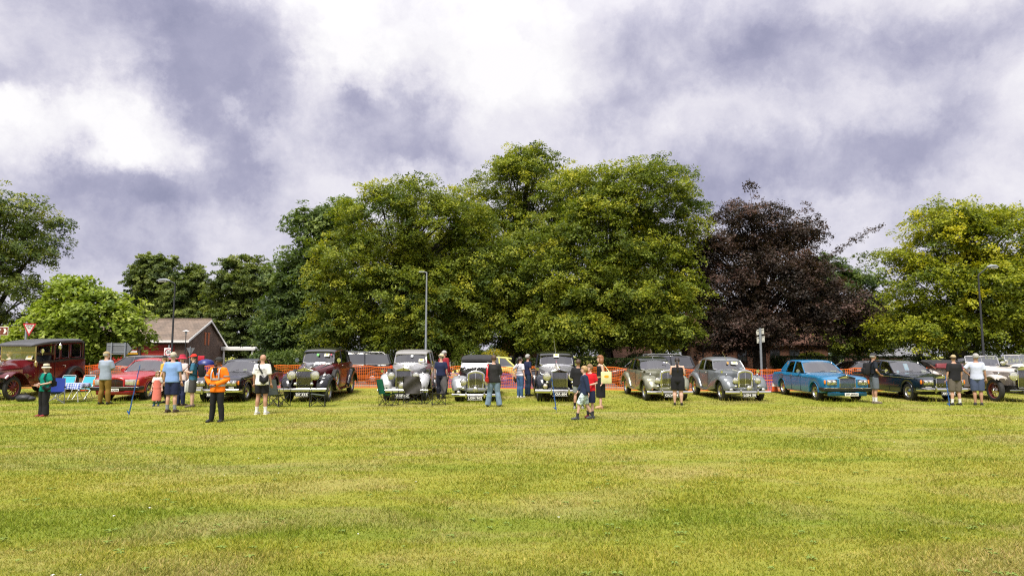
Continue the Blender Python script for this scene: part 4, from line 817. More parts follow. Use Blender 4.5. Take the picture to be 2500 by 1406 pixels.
def car_root(label, x, y, yaw, wb, name='vintage_car', cat='car'):
    z0, z1 = gz(x, y), gz(x, y+wb)
    return thing(name, label, cat, (x, y, z0), yaw, tilt=math.atan((z1-z0)/wb))
def underside(root, y0, y1, hw, z=0.26):
    MB().box((0, (y0+y1)/2, z+0.13), (hw*2, y1-y0, 0.26)).build('chassis', DARK, root)
# ------------------------------------------------------------------ three-box saloons
def saloon(label, x, y, yaw, pm, spec):
    root = car_root(label, x, y, yaw, 3.05, 'saloon_car'); Ra = 0.385; r = 0.335
    nose = spec.get('nose', -0.86); tail = 4.30
    keys = [(nose, 0.80, 0.40, 0.83, 0.86), (nose+0.05, 0.865, 0.34, 0.885, 0.915), (-0.45, 0.895, 0.30, 0.935, 0.975), (0.3, 0.905, 0.28, 0.965, 1.02), (1.0, 0.91, 0.27, 0.985, 1.06),
            (1.3, 0.912, 0.27, 0.985, 1.0), (2.6, 0.912, 0.27, 0.985, 1.0), (3.1, 0.905, 0.28, 0.985, 1.03), (3.6, 0.895, 0.30, 0.965, 1.02), (4.1, 0.87, 0.36, 0.93, 0.97), (4.25, 0.84, 0.42, 0.88, 0.90), (tail, 0.78, 0.48, 0.80, 0.82)]
    b = body_loft(keys, [(0, 0.335, Ra), (3.05, 0.335, Ra)]).build('body', pm, root)
    underside(root, -0.6, 4.0, 0.66)
    for s in (-1, 1):
        for yy in (0, 3.05): MB().tube([(s*(0.905-0.006), yy+(Ra+0.006)*math.cos(a), 0.335+(Ra+0.006)*math.sin(a)) for a in np.linspace(0.0, math.pi, 17)], 0.014, 6).build('wheel_arch_lip', spec.get('lip', pm), root)
        MB().tube([(s*0.912, y_, 0.885-0.02*abs(y_-1.5)/2.5) for y_ in np.linspace(-0.5, 4.0, 12)], 0.006, 5).build('coachline', spec.get('line', CHROME), root)
        MB().box((s*0.905, 1.5, 0.275), (0.02, 1.9, 0.035), None, 0.008).build('sill_trim', CHROME, root)
        for yy in (1.28, 2.22): MB().tube([(s*0.915, yy+0.62, 0.90), (s*0.94, yy+0.68, 0.905), (s*0.94, yy+0.78, 0.905), (s*0.915, yy+0.84, 0.90)], 0.012, 6).build('door_handle', CHROME, root)
    for yy in (1.15, 2.02, 2.95):
        for s in (-1, 1): MB().box((s*0.908, yy, 0.62), (0.010, 0.010, 0.66)).build('door_seam', BLACK, root)
    A = ((1.0, 0.775, 1.02), (1.62, 0.615, 1.445)); B = ((2.05, 0.80, 1.0), (2.08, 0.64, 1.475)); C = ((2.85, 0.79, 1.0), (2.72, 0.62, 1.465)); Dd = ((3.42, 0.72, 1.02), (3.02, 0.56, 1.43))
    greenhouse(root, pm, A, B, C, Dd, [(1.56, 0.60, 1.43, 1.455), (1.75, 0.645, 1.468, 1.515), (2.3, 0.66, 1.478, 1.535), (2.8, 0.64, 1.465, 1.52), (3.1, 0.56, 1.41, 1.44)], roofm=spec.get('roof'), quarter=True)
    seats(root, 2.0, 2.95, 0.98, 0.66, spec.get('trim')); steering(root, -0.37, 1.42, 1.03, 0.19)
    MB().box((0, 1.32, 1.0), (1.4, 0.4, 0.12), None, 0.04).build('dashboard', DARK, root)
    wipers(root, 1.02, 1.04, 0.75)
    wheels(root, 'disc', r, 0.205, 1.50, 3.05)
    # nose
    if spec['grille'] == 'rr':
        grille_rr(root, nose-0.05, 0.42, 0.90, 1.00, 0.62, 18, 0.2)
    else: grille_bentley(root, nose-0.03, 0.47, 0.885, 0.68, 22, 0.12, dark=spec.get('dark', False), shell=pm)
    lamps = spec.get('lamps', 'quad')
    for s in (-1, 1):
        if lamps == 'quad':
            MB().box((s*0.585, nose-0.008, 0.745), (0.385, 0.05, 0.205), None, 0.05).build('lamp_bezel', CHROME, root)
            for q in (-1, 1): headlight(root, s*0.585+q*0.092, nose-0.035, 0.745, 0.078, rim=CHROME, depth=0.3)
            MB().box((s*0.835, nose+0.035, 0.75), (0.06, 0.07, 0.15), None, 0.02).build('indicator', AMBER, root)
        else:
            MB().box((s*0.575, nose-0.005, 0.725), (0.42, 0.05, 0.21), None, 0.03).build('headlight', LENS, root)
            MB().box((s*0.575, nose+0.002, 0.725), (0.45, 0.05, 0.24), None, 0.03).build('lamp_bezel', CHROME, root)
            MB().box((s*0.83, nose+0.035, 0.725), (0.10, 0.08, 0.21), None, 0.03).build('indicator', AMBER, root)
        for f in spec.get('fog', ()): MB().box((s*f[0], nose-0.03, f[1]), (f[2], 0.05, f[3]), None, 0.02).build('fog_lamp', LENS, root)
    bz = spec.get('bz', 0.47)
    if spec.get('bumper', 'chrome') == 'chrome': bumper(root, nose-0.16, bz, 0.88, CHROME, 0.06, (-0.42, 0.42), 0.10, wrap=0.3)
    else:
        bb = bumper(root, nose-0.15, bz, 0.90, BLACK, 0.075, None, 0.09, wrap=0.35, th=0.05)
        MB().tube([(xx, nose-0.20+0.09*(abs(xx)/0.9)**2.4, bz+0.05) for xx in np.linspace(-0.9, 0.9, 13)], 0.014, 6).build('bumper_trim', CHROME, bb)
        MB().box((0, nose+0.03, bz-0.17), (1.5, 0.10, 0.16), None, 0.04).build('front_spoiler', spec.get('spoil', BLACK), root)
    plate(root, *spec['plate'])
    mirror(root, -0.93, 1.25, 1.08, 0.085, spec.get('mirror', CHROME), False); mirror(root, 0.93, 1.25, 1.08, 0.085, spec.get('mirror', CHROME), False)
    for st in spec.get('cards', ()): sticker(root, *st)
    return root
# ------------------------------------------------------------------ separate-wing cars of the thirties to fifties
def vintage(label, x, y, yaw, S, name='vintage_car'):
    wb = S.get('wb', 3.05); root = car_root(label, x, y, yaw, wb, name); bm1, wm = S['body'], S['wings']; bon = S.get('bonnet', bm1)
    k = S.get('k', 1.0); r = S.get('r', 0.365); gy, gw = S['gy'], S['gw']; zsh = S['belt']; cow = S['cowl']; hwB = S.get('hwB', 0.80); tailz = S.get('tailz', 0.95); end = S.get('end', 4.25)
    # bonnet tapers from the radiator to the cowl
    zt0, zp0 = S['gz'][1], S['gz'][2]
    body_loft([(gy+0.05, gw/2*0.97, 0.50, zt0-0.01, zp0-0.02), (gy+0.5, gw/2*1.12+0.02, 0.47, zt0+0.0, zp0-0.01), (cow-0.25, hwB*0.86, 0.44, zsh-0.03, zsh+0.09), (cow+0.04, hwB*0.90, 0.42, zsh-0.01, zsh+0.07)], n=24, sm=3, round_top=0.86).build('bonnet', bon, root)
    if S.get('bontop'):
        body_loft([(gy+0.06, gw/2*0.80, zt0-0.02, zt0+0.012, zp0-0.012), (gy+0.5, gw/2*0.98, zt0-0.02, zt0+0.02, zp0-0.002), (cow-0.25, hwB*0.70, zsh-0.01, zsh+0.036, zsh+0.098), (cow+0.04, hwB*0.74, zsh, zsh+0.03, zsh+0.078)], n=20, sm=3, round_top=0.86).build('bonnet_top', S['bontop'], root)
    MB().tube([(0, gy+0.1, zp0-0.005), (0, (gy+cow)/2, (zp0+zsh+0.09)/2), (0, cow-0.1, zsh+0.095)], 0.008, 5).build('bonnet_hinge', CHROME, root)
    body_loft([(cow, hwB*0.90, 0.36, zsh-0.01, zsh+0.06), (cow+0.35, hwB, 0.33, zsh, zsh+0.02), (wb-0.5, hwB*1.01, 0.33, zsh, zsh+0.02), (wb+0.1, hwB*0.96, 0.34, zsh-0.01, zsh+0.03), (wb+0.6, hwB*0.86, 0.36, (zsh+tailz)/2, (zsh+tailz)/2+0.06), (end-0.2, hwB*0.74, 0.40, tailz-0.12, tailz-0.05), (end, hwB*0.6, 0.46, tailz-0.35, tailz-0.28)], n=40, sm=3).build('body', bm1, root)
    underside(root, -0.3, wb+0.7, 0.5, 0.24)
    fw = S['fw']      # front wing keys
    Ra = r+0.075
    for s in (-1, 1):
        pod(s, fw, (0.0, r, Ra)).build('front_wing', wm, root)
        pod(s, S['rw'], (wb, r, Ra+0.02)).build('rear_wing', wm, root)
        if S.get('board', True): MB().box((s*(fw[-1][2]-0.14), (fw[-1][0]+S['rw'][0][0])/2, 0.345), (0.27, S['rw'][0][0]-fw[-1][0]+0.06, 0.05), None, 0.015).build('running_board', S.get('boardm', BLACK), root)
        MB().box((s*(hwB+0.006), cow+0.40, 0.76), (0.010, 0.010, 0.70)).build('door_seam', BLACK, root); MB().box((s*(hwB+0.008), cow+1.35, 0.76), (0.010, 0.010, 0.70)).build('door_seam', BLACK, root)
        MB().tube([(s*(hwB+0.01), cow+0.50, zsh-0.08), (s*(hwB+0.04), cow+0.52, zsh-0.08), (s*(hwB+0.04), cow+0.64, zsh-0.08)], 0.011, 6).build('door_handle', CHROME, root)
        if S.get('spare'): one_wheel(root, S.get('wheel', 'plain'), r*0.97, 0.16, (s*(hwB-0.02), 0.86, 0.80), s, 'spare_wheel')
    MB().box((0, gy+0.10, 0.46), (fw[2][1]*2+0.1, 0.30, 0.16), None, 0.05).build('front_apron', wm, root)
    wheels(root, S.get('wheel', 'plain'), r, S.get('ww', 0.17), S.get('track', 1.47), wb)
    if S['grille'] == 'rr': grille_rr(root, gy-0.06, S['gz'][0], S['gz'][1], S['gz'][2], gw, S.get('gn', 18), 0.14)
    else: grille_bentley(root, gy-0.02, S['gz'][0], S['gz'][2], gw, 20, 0.1)
    for L in S['lamps']:
        for s in (-1, 1):
            headlight(root, s*L[0], L[1], L[2], L[3], L[4] if len(L) > 4 else 'headlight', L[5] if len(L) > 5 else None)
    for (xx, yy, zz, rr_) in S.get('single', ()): headlight(root, xx, yy, zz, rr_, 'spot_lamp')
    for (xx, yy, zz) in S.get('sidelamps', ()):
        for s in (-1, 1): MB().tube([(s*xx, yy+0.10, zz), (s*xx, yy+0.02, zz+0.012), (s*xx, yy-0.03, zz+0.01), (s*xx, yy-0.05, zz)], [0.008, 0.028, 0.030, 0.012], 8).build('side_lamp', S.get('slm', CHROME), root)
    if S.get('bar', False): MB().tube([(-fw[2][1]-0.12, gy-0.02, S['lamps'][0][2]-0.14), (fw[2][1]+0.12, gy-0.02, S['lamps'][0][2]-0.14)], 0.018, 8).build('lamp_bar', CHROME, root)
    bumper(root, *S['bumper']); plate(root, *S['plate'])
    G = S['cabin']
    if S.get('hood'):
        pt = lambda q, s: (s*q[1], q[0], q[2]); A, Dd = G['A'], G['D']
        pane(root, [pt(A[0], -1), pt(A[0], 1), pt(A[1], 1), pt(A[1], -1)], GLASS, 'windscreen', frame=CHROME, fr=0.014)
        hk = G['roof']; roof_shell(hk, 0.10, 11, 0.45).build('fabric_hood', S['hood'], root, ang=60)
        for s in (-1, 1):
            bar(root, [pt(A[0], s), pt(A[1], s)], 0.02, 0.02, CHROME); bar(root, [pt(Dd[0], s), pt(Dd[1], s)], 0.10, 0.03, S['hood'])
            pane(root, [pt(A[0], s), pt(G['B'][0], s), pt(G['B'][1], s), pt(A[1], s)], GLASS, 'side_window', frame=CHROME, fr=0.008)
            a4 = [pt(G['B'][0], s), pt(Dd[0], s), pt(Dd[1], s), pt(G['B'][1], s)]; MB().add(a4+[(q[0]-s*0.03, q[1], q[2]) for q in a4], [(0, 1, 2, 3), (7, 6, 5, 4), (0, 4, 5, 1), (1, 5, 6, 2), (2, 6, 7, 3), (3, 7, 4, 0)]).build('hood_side', S['hood'], root)
    else: greenhouse(root, S.get('top', bm1), G['A'], G['B'], G['C'], G['D'], G['roof'], roofm=S.get('roof'), quarter=G.get('q', True), ws_frame=G.get('wf', 0.016), ws_div=G.get('div', False))
    seats(root, G['A'][0][0]+0.85, wb-0.05, zsh-0.08, hwB*0.78, S.get('trim')); steering(root, -0.36, G['A'][0][0]+0.42, zsh+0.05, 0.21)
    wipers(root, G['A'][0][0]+0.02, zsh+0.06, 0.5, 0.06, 0.25)
    for mr in S.get('mirrors', ()): mirror(root, *mr)
    for st in S.get('cards', ()): sticker(root, *st)
    if S.get('aerial'):
        ax, ay, az, dx_, dz_ = S['aerial']; MB().tube([(ax, ay, az), (ax+dx_*0.15, ay, az+dz_*0.15), (ax+dx_, ay, az+dz_)], [0.014, 0.009, 0.005], 5).build('aerial', CHROME, root)
    return root
# --- colours
P_RED = paint('bright_red', (0.36, 0.012, 0.014)); P_BLK = paint('black', (0.008, 0.008, 0.009), 0, 0.16); P_MAR = paint('maroon', (0.085, 0.006, 0.009), 0, 0.2)
P_SIL = paint('pale_silver', (0.40, 0.40, 0.41), 0.5, 0.32); P_SAGE = paint('sage', (0.27, 0.27, 0.19), 0.6, 0.3); P_GREY = paint('mid_grey', (0.17, 0.185, 0.195), 0.35, 0.3)
P_BLUE = paint('teal_blue', (0.014, 0.165, 0.34), 0.1, 0.22); P_NIGHT = paint('midnight_blue', (0.006, 0.012, 0.020), 0, 0.15); P_DGRN = paint('black_green', (0.012, 0.016, 0.013), 0, 0.2)
P_TAUPE = paint('taupe', (0.33, 0.29, 0.26), 0.35, 0.3); P_CREAM = paint('oyster', (0.62, 0.57, 0.53), 0.2, 0.3); P_INDG = paint('dark_indigo', (0.012, 0.014, 0.022), 0, 0.15)
P_FLAT = mat('dull_silver', (0.40, 0.41, 0.41), 0.32, 0.75, 0.3, 0.08, 4)
HOOD = mat('black_hood_cloth', (0.022, 0.022, 0.024), 0.85, 0, 0, 0.2, 10, 0.4, 30)
YEL = (0.75, 0.55, 0.10); CREAMC = (0.72, 0.70, 0.55)
# ------------------------------------------------------------------ the row of saloons
saloon('bright red saloon with white number plate and square headlamps', -15.2, 27.3, 0, P_RED, dict(grille='bentley', dark=True, lamps='square', bumper='black', mirror=P_RED, line=mat('thin_line', (0.4, 0.2, 0.12), 0.4), lip=P_RED, spoil=P_RED, bz=0.50,
       plate=('E500 OVN', 0.0, -1.075, 0.45, 0.50, 0.11, 'white'), trim=mat('cream_leather', (0.45, 0.38, 0.28), 0.6)))
saloon('black saloon with four round headlamps behind the man in hi-vis jacket', -11.08, 26.65, 0, P_BLK, dict(grille='rr', fog=((0.60, 0.56, 0.20, 0.10),), plate=('R44 GNS', 0.0, -1.07, 0.33, 0.50, 0.11), cards=((0.25, 1.28, 1.12, 0.16, 0.03, (0.55, 0.65, 0.1)),)))
saloon('bright blue saloon with square silver grille and white number plate', 12.72, 27.05, 1.0, P_BLUE, dict(grille='rr', bumper='black', line=BLACK, spoil=P_BLUE, bz=0.475, plate=('JYF 690W', 0.05, -1.08, 0.30, 0.52, 0.12, 'white'), lip=P_BLUE,
       cards=((0.45, 1.10, 1.09, 0.22, 0.04, (0.75, 0.72, 0.2)),)))
saloon('midnight blue-black saloon beside the oyster open tourer', 16.36, 27.05, 2.0, P_NIGHT, dict(grille='rr', fog=((0.60, 0.56, 0.24, 0.05),), plate=('AKX 456E', 0.05, -1.07, 0.33, 0.56, 0.12),
       cards=((0.0, 1.42, 1.25, 0.18, 0.30, (0.35, 0.60, 0.80), (0.6, 0.75, 0.85)), (0.55, 1.12, 1.09, 0.20, 0.09, CREAMC), (-0.55, 1.1, 1.08, 0.10, 0.08, (0.25, 0.5, 0.65)))))
# ------------------------------------------------------------------ the tall upright cars
def tall_cabin(z0, ztop, zr, hw=0.66, ya=1.28):
    return dict(A=((ya, hw, z0), (ya+0.16, hw*0.93, ztop)), B=((ya+0.72, hw+0.11, z0-0.05), (ya+0.74, hw+0.03, ztop+0.05)), C=((ya+1.62, hw+0.11, z0-0.05), (ya+1.55, hw+0.02, ztop+0.05)), D=((ya+2.35, hw+0.02, z0-0.05), (ya+2.18, hw-0.06, ztop-0.02)),
                roof=[(ya+0.08, hw*0.95, ztop-0.01, ztop+0.03), (ya+0.3, hw+0.0, ztop+0.05, ztop+0.11), (ya+0.9, hw+0.05, ztop+0.07, zr), (ya+1.7, hw+0.03, ztop+0.05, zr-0.02), (ya+2.25, hw-0.06, ztop-0.07, zr-0.12), (ya+2.42, hw-0.14, ztop-0.25, zr-0.28)], wf=0.027)
PRE_FW = [(-0.66, 0.50, 0.70, 0.62, 0.50), (-0.60, 0.44, 0.84, 0.78, 0.46), (-0.40, 0.42, 0.93, 0.98, 0.46), (-0.10, 0.44, 0.96, 1.055, 0.5), (0.25, 0.46, 0.96, 1.00, 0.5), (0.60, 0.56, 0.95, 0.78, 0.42), (0.95, 0.66, 0.93, 0.52, 0.34), (1.25, 0.66, 0.93, 0.39, 0.33)]
PRE_RW = [(2.62, 0.72, 0.90, 0.50, 0.34), (2.85, 0.70, 0.94, 0.86, 0.4), (3.10, 0.66, 0.95, 1.06, 0.45), (3.45, 0.66, 0.95, 1.12, 0.45), (3.85, 0.66, 0.94, 0.92, 0.4), (4.10, 0.68, 0.92, 0.62, 0.36), (4.22, 0.70, 0.90, 0.50, 0.36)]
vintage('maroon and black upright limousine with huge round headlamps and chrome bumper', -7.82, 26.5, -1.0, dict(body=P_MAR, wings=P_BLK, bonnet=P_MAR, bontop=P_BLK, top=P_BLK, wb=3.45, r=0.385, ww=0.18, gy=-0.46, gw=0.61, gz=(0.53, 1.18, 1.31), belt=1.36, cowl=1.2, hwB=0.82, end=4.5, tailz=1.2, grille='rr', gn=17, spare=True, wheel='plain',
    fw=PRE_FW, rw=PRE_RW, boardm=P_BLK, lamps=[(0.445, -0.62, 1.03, 0.165), (0.31, -0.60, 0.70, 0.065, 'fog_lamp')], sidelamps=[(0.72, -0.28, 1.08)], slm=P_BLK,
    bumper=(-0.80, 0.50, 0.96, CHROME, 0.055, None, 0.06), plate=('SV 415', 0.02, -0.84, 0.33, 0.50, 0.13), cabin=tall_cabin(1.40, 1.83, 2.0, 0.64, 1.24), roof=P_BLK,
    mirrors=[(-0.80, 1.0, 1.52, 0.085), (0.86, 1.1, 1.52, 0.085)], cards=[(0.34, 1.22, 1.72, 0.20, 0.13, CREAMC, YEL), (-0.02, 1.22, 1.73, 0.10, 0.10, (0.15, 0.45, 0.12)), (0.52, 1.22, 1.74, 0.06, 0.06, (0.5, 0.05, 0.08))]))
SIL_FW = [(-0.64, 0.52, 0.74, 0.66, 0.44), (-0.58, 0.46, 0.86, 0.82, 0.42), (-0.36, 0.43, 0.95, 1.00, 0.42), (-0.06, 0.44, 0.97, 1.05, 0.5), (0.28, 0.46, 0.97, 0.98, 0.5), (0.62, 0.56, 0.96, 0.76, 0.42), (0.95, 0.66, 0.94, 0.52, 0.34), (1.25, 0.66, 0.93, 0.39, 0.33)]
vintage('pale silver upright saloon with white wings behind the folding chairs', -4.16, 27.0, 0, dict(body=P_SIL, wings=paint('white_silver', (0.50, 0.50, 0.51), 0.3, 0.3), bonnet=P_SIL, wb=3.40, r=0.385, ww=0.18, gy=-0.52, gw=0.60, gz=(0.50, 1.17, 1.29), belt=1.33, cowl=1.15, hwB=0.80, end=4.4, tailz=1.15, grille='rr', gn=15, spare=True,
    fw=SIL_FW, rw=PRE_RW, lamps=[(0.475, -0.58, 0.98, 0.135)], single=[(-0.03, -0.76, 0.62, 0.125)], sidelamps=[(0.70, -0.2, 1.05)],
    bumper=(-0.82, 0.42, 0.97, CHROME, 0.055, None, 0.05), plate=('WVP 838', 0.0, -0.86, 0.24, 0.56, 0.13), cabin=tall_cabin(1.36, 1.74, 1.90, 0.66, 1.22), roof=paint('grey_roof', (0.33, 0.32, 0.31), 0.3, 0.4),
    mirrors=[(-0.88, -0.25, 1.14, 0.06), (0.88, -0.25, 1.14, 0.06)], cards=[(0.45, 1.18, 1.48, 0.22, 0.13, CREAMC, YEL), (0.06, 1.22, 1.66, 0.10, 0.09, (0.7, 0.72, 0.75))]))
LOA_FW = [(-0.62, 0.50, 0.72, 0.70, 0.42), (-0.56, 0.44, 0.82, 0.86, 0.40), (-0.34, 0.42, 0.89, 1.00, 0.40), (-0.04, 0.44, 0.91, 1.05, 0.5), (0.30, 0.46, 0.92, 1.00, 0.5), (0.70, 0.56, 0.93, 0.84, 0.40), (1.1, 0.66, 0.93, 0.60, 0.34), (1.5, 0.70, 0.93, 0.42, 0.33)]
LOA_RW = [(2.40, 0.72, 0.92, 0.48, 0.34), (2.62, 0.70, 0.97, 0.86, 0.4), (2.92, 0.66, 0.99, 1.06, 0.45), (3.30, 0.66, 0.99, 1.10, 0.45), (3.75, 0.66, 0.97, 0.88, 0.4), (4.05, 0.68, 0.94, 0.58, 0.36)]
vintage('dark indigo and grey limousine with roof aerial and tall radiator', 1.80, 26.7, 0, dict(body=P_INDG, wings=P_INDG, bonnet=paint('silver_bonnet', (0.26, 0.26, 0.27), 0.4, 0.25), wb=3.22, r=0.38, ww=0.19, gy=-0.56, gw=0.60, gz=(0.46, 1.13, 1.23), belt=1.30, cowl=1.12, hwB=0.83, end=4.35, tailz=1.15, grille='rr', gn=15,
    fw=LOA_FW, rw=LOA_RW, lamps=[(0.475, -0.66, 0.98, 0.15), (0.475, -0.68, 0.76, 0.05, 'side_lamp'), (0.545, -0.72, 0.62, 0.085, 'fog_lamp', mat('pale_lens', (0.6, 0.52, 0.36), 0.2, 0.2, 0.4))], sidelamps=[(0.70, -0.2, 1.06)],
    bumper=(-0.84, 0.43, 0.92, CHROME, 0.06, (-0.335, 0.335), 0.06), plate=('LOA 604', 0.0, -0.88, 0.33, 0.56, 0.14), cabin=tall_cabin(1.32, 1.70, 1.86, 0.68, 1.18), roof=P_BLK, top=P_INDG,
    mirrors=[(-0.80, 0.1, 1.22, 0.06)], cards=[(0.0, 1.22, 1.70, 0.22, 0.15, CREAMC, YEL), (0.0, 1.30, 1.50, 0.05, 0.20, (0.6, 0.04, 0.05))], aerial=(-0.02, 1.45, 1.80, -0.06, 0.58)))
# ------------------------------------------------------------------ rounded post-war saloons
MK_FW = [(-0.64, 0.46, 0.70, 0.58, 0.46), (-0.58, 0.36, 0.82, 0.74, 0.42), (-0.36, 0.32, 0.88, 0.90, 0.40), (-0.05, 0.32, 0.90, 0.975, 0.45), (0.35, 0.36, 0.90, 0.97, 0.45), (0.80, 0.50, 0.89, 0.84, 0.38), (1.15, 0.62, 0.875, 0.62, 0.33), (1.40, 0.70, 0.86, 0.42, 0.32)]
MK_RW = [(2.20, 0.72, 0.84, 0.44, 0.33), (2.45, 0.66, 0.88, 0.80, 0.36), (2.75, 0.62, 0.91, 0.96, 0.4), (3.10, 0.60, 0.92, 1.00, 0.4), (3.50, 0.60, 0.91, 0.90, 0.4), (3.85, 0.60, 0.88, 0.66, 0.4), (4.05, 0.62, 0.84, 0.50, 0.42)]
def round_cabin(zb=1.15, zt=1.50, zr=1.67):
    return dict(A=((1.10, 0.66, zb), (1.42, 0.57, zt)), B=((1.98, 0.745, zb-0.03), (2.0, 0.625, zt+0.06)), C=((2.72, 0.735, zb-0.03), (2.60, 0.60, zt+0.03)), D=((3.55, 0.58, zb-0.06), (3.02, 0.48, zt-0.08)),
                roof=[(1.36, 0.565, zt-0.015, zt+0.02), (1.55, 0.61, zt+0.04, zt+0.10), (2.0, 0.645, zt+0.06, zr), (2.55, 0.62, zt+0.03, zr-0.03), (2.95, 0.52, zt-0.05, zr-0.13), (3.3, 0.42, zt-0.22, zr-0.30)], wf=0.018, div=False)
MK = dict(wb=3.05, r=0.365, ww=0.18, gy=-0.46, gw=0.54, belt=1.12, cowl=1.02, hwB=0.79, end=4.25, tailz=0.98, grille='bentley', gz=(0.47, 1.10, 1.155), fw=MK_FW, rw=MK_RW, board=True, wheel='disc', track=1.46)
vintage('sage green metallic saloon behind the woman in black', 5.97, 27.0, 4.0, dict(MK, body=P_SAGE, wings=P_SAGE, boardm=P_SAGE, top=P_DGRN, bonnet=P_SAGE, roof=P_DGRN, lamps=[(0.44, -0.60, 0.80, 0.115), (0.44, -0.62, 0.58, 0.05, 'fog_lamp'), (0.66, -0.60, 0.47, 0.032, 'indicator', AMBER)], single=[(0.10, -0.66, 0.55, 0.085)],
    sidelamps=[(0.60, -0.15, 1.0)], bumper=(-0.80, 0.36, 0.89, CHROME, 0.05, (-0.33, 0.33), 0.08), plate=('OLV 44', 0.02, -0.85, 0.26, 0.58, 0.13), cabin=round_cabin(), mirrors=[(0.80, 0.05, 1.13, 0.07), (-0.78, 0.05, 1.10, 0.05)],
    cards=[(0.36, 1.20, 1.44, 0.08, 0.05, (0.5, 0.5, 0.62)), (0.46, 1.2, 1.43, 0.06, 0.05, CREAMC)], aerial=(-0.05, 1.42, 1.57, -0.10, 0.42)))
vintage('mid grey saloon with rounded wings and badge bar lamps', 8.95, 27.0, 4.0, dict(MK, body=P_GREY, wings=P_GREY, boardm=P_GREY, lamps=[(0.44, -0.60, 0.80, 0.115), (0.44, -0.62, 0.58, 0.05, 'side_lamp'), (0.63, -0.64, 0.45, 0.07, 'fog_lamp')], single=[(0.06, -0.68, 0.52, 0.10)],
    sidelamps=[(0.62, -0.15, 1.0)], bumper=(-0.80, 0.36, 0.89, CHROME, 0.05, (-0.33, 0.33), 0.08), plate=('LGN 50', 0.0, -0.85, 0.26, 0.54, 0.13), cabin=round_cabin(), mirrors=[(-0.72, 0.05, 1.10, 0.05), (0.74, 0.05, 1.13, 0.07)],
    cards=[(0.26, 1.20, 1.42, 0.26, 0.12, CREAMC, (0.7, 0.68, 0.2)), (-0.02, 1.2, 1.42, 0.08, 0.10, (0.45, 0.25, 0.05)), (0.5, 1.14, 1.2, 0.10, 0.06, (0.45, 0.6, 0.65))], aerial=(0.0, 1.40, 1.55, -0.16, 0.32)))
vintage('silver and black drophead with fabric hood and arched radiator', -1.38, 26.7, 0, dict(MK, body=P_BLK, wings=P_FLAT, bonnet=P_BLK, boardm=P_FLAT, belt=1.16, gz=(0.42, 1.06, 1.14), gw=0.58, fw=[(a, b_, c*1.045, d*0.99, e) for a, b_, c, d, e in MK_FW], lamps=[(0.46, -0.62, 0.76, 0.118), (0.46, -0.64, 0.53, 0.055, 'side_lamp')],
    single=[(0.0, -0.66, 0.50, 0.095), (-0.64, -0.62, 0.38, 0.07)], sidelamps=[(0.66, -0.2, 0.98)], bumper=(-0.82, 0.285, 0.88, CHROME, 0.05, (-0.345, 0.345), 0.08), plate=('LGH 962', 0.0, -0.87, 0.19, 0.58, 0.14),
    hood=HOOD, cabin=dict(A=((1.12, 0.68, 1.20), (1.30, 0.64, 1.50)), B=((1.95, 0.76, 1.17), (1.95, 0.66, 1.56)), C=None, D=((3.2, 0.68, 1.15), (3.0, 0.60, 1.48)), roof=[(1.20, 0.66, 1.50, 1.545), (1.32, 0.69, 1.53, 1.64), (1.9, 0.70, 1.56, 1.70), (2.6, 0.68, 1.53, 1.68), (3.05, 0.60, 1.42, 1.55), (3.25, 0.56, 1.2, 1.3)]),
    mirrors=[(-0.84, 0.15, 1.13, 0.06)], cards=[(0.42, 1.18, 1.34, 0.10, 0.16, CREAMC), (-0.55, 1.12, 1.26, 0.06, 0.06, (0.3, 0.3, 0.6))]))
# ================================================================== open and Edwardian cars with strip wings
BRASS = mat('brass', (0.62, 0.50, 0.26), 0.22, 1.0, 0, 0.1); WOOD = mat('varnished_wood', (0.20, 0.075, 0.022), 0.35, 0, 0.5, 0.2, 4); ALU = mat('polished_aluminium', (0.55, 0.54, 0.52), 0.28, 0.9)
BLEATH = mat('black_leather', (0.014, 0.014, 0.016), 0.45); RLEATH = mat('maroon_leather', (0.16, 0.02, 0.025), 0.5); GREYROOF = mat('faded_roof_leathercloth', (0.055, 0.055, 0.06), 0.55, 0, 0.2, 0.2, 4)
def sweep_wing(side, path, x0, x1, crown=0.05, m=None, name='wing', root=None, th=0.012, n=9):
    rings = []
    for (y, z, k) in path:
        xm, hw = (x0+x1)/2, (x1-x0)/2*k; A = np.linspace(math.pi, 0, n)
        up = [(side*(xm+hw*math.cos(a)), y, z-0.03+(crown+0.03)*abs(math.sin(a))**0.7) for a in A]; rings.append(up+[(p[0], p[1], p[2]-th) for p in reversed(up)])
    return MB().rings(rings).build(name, m, root)
def arc(yc, zc, Rr, a0, a1, n=14): return [(yc+Rr*math.cos(a), zc+Rr*math.sin(a), 1.0) for a in np.linspace(R(a0), R(a1), n)]
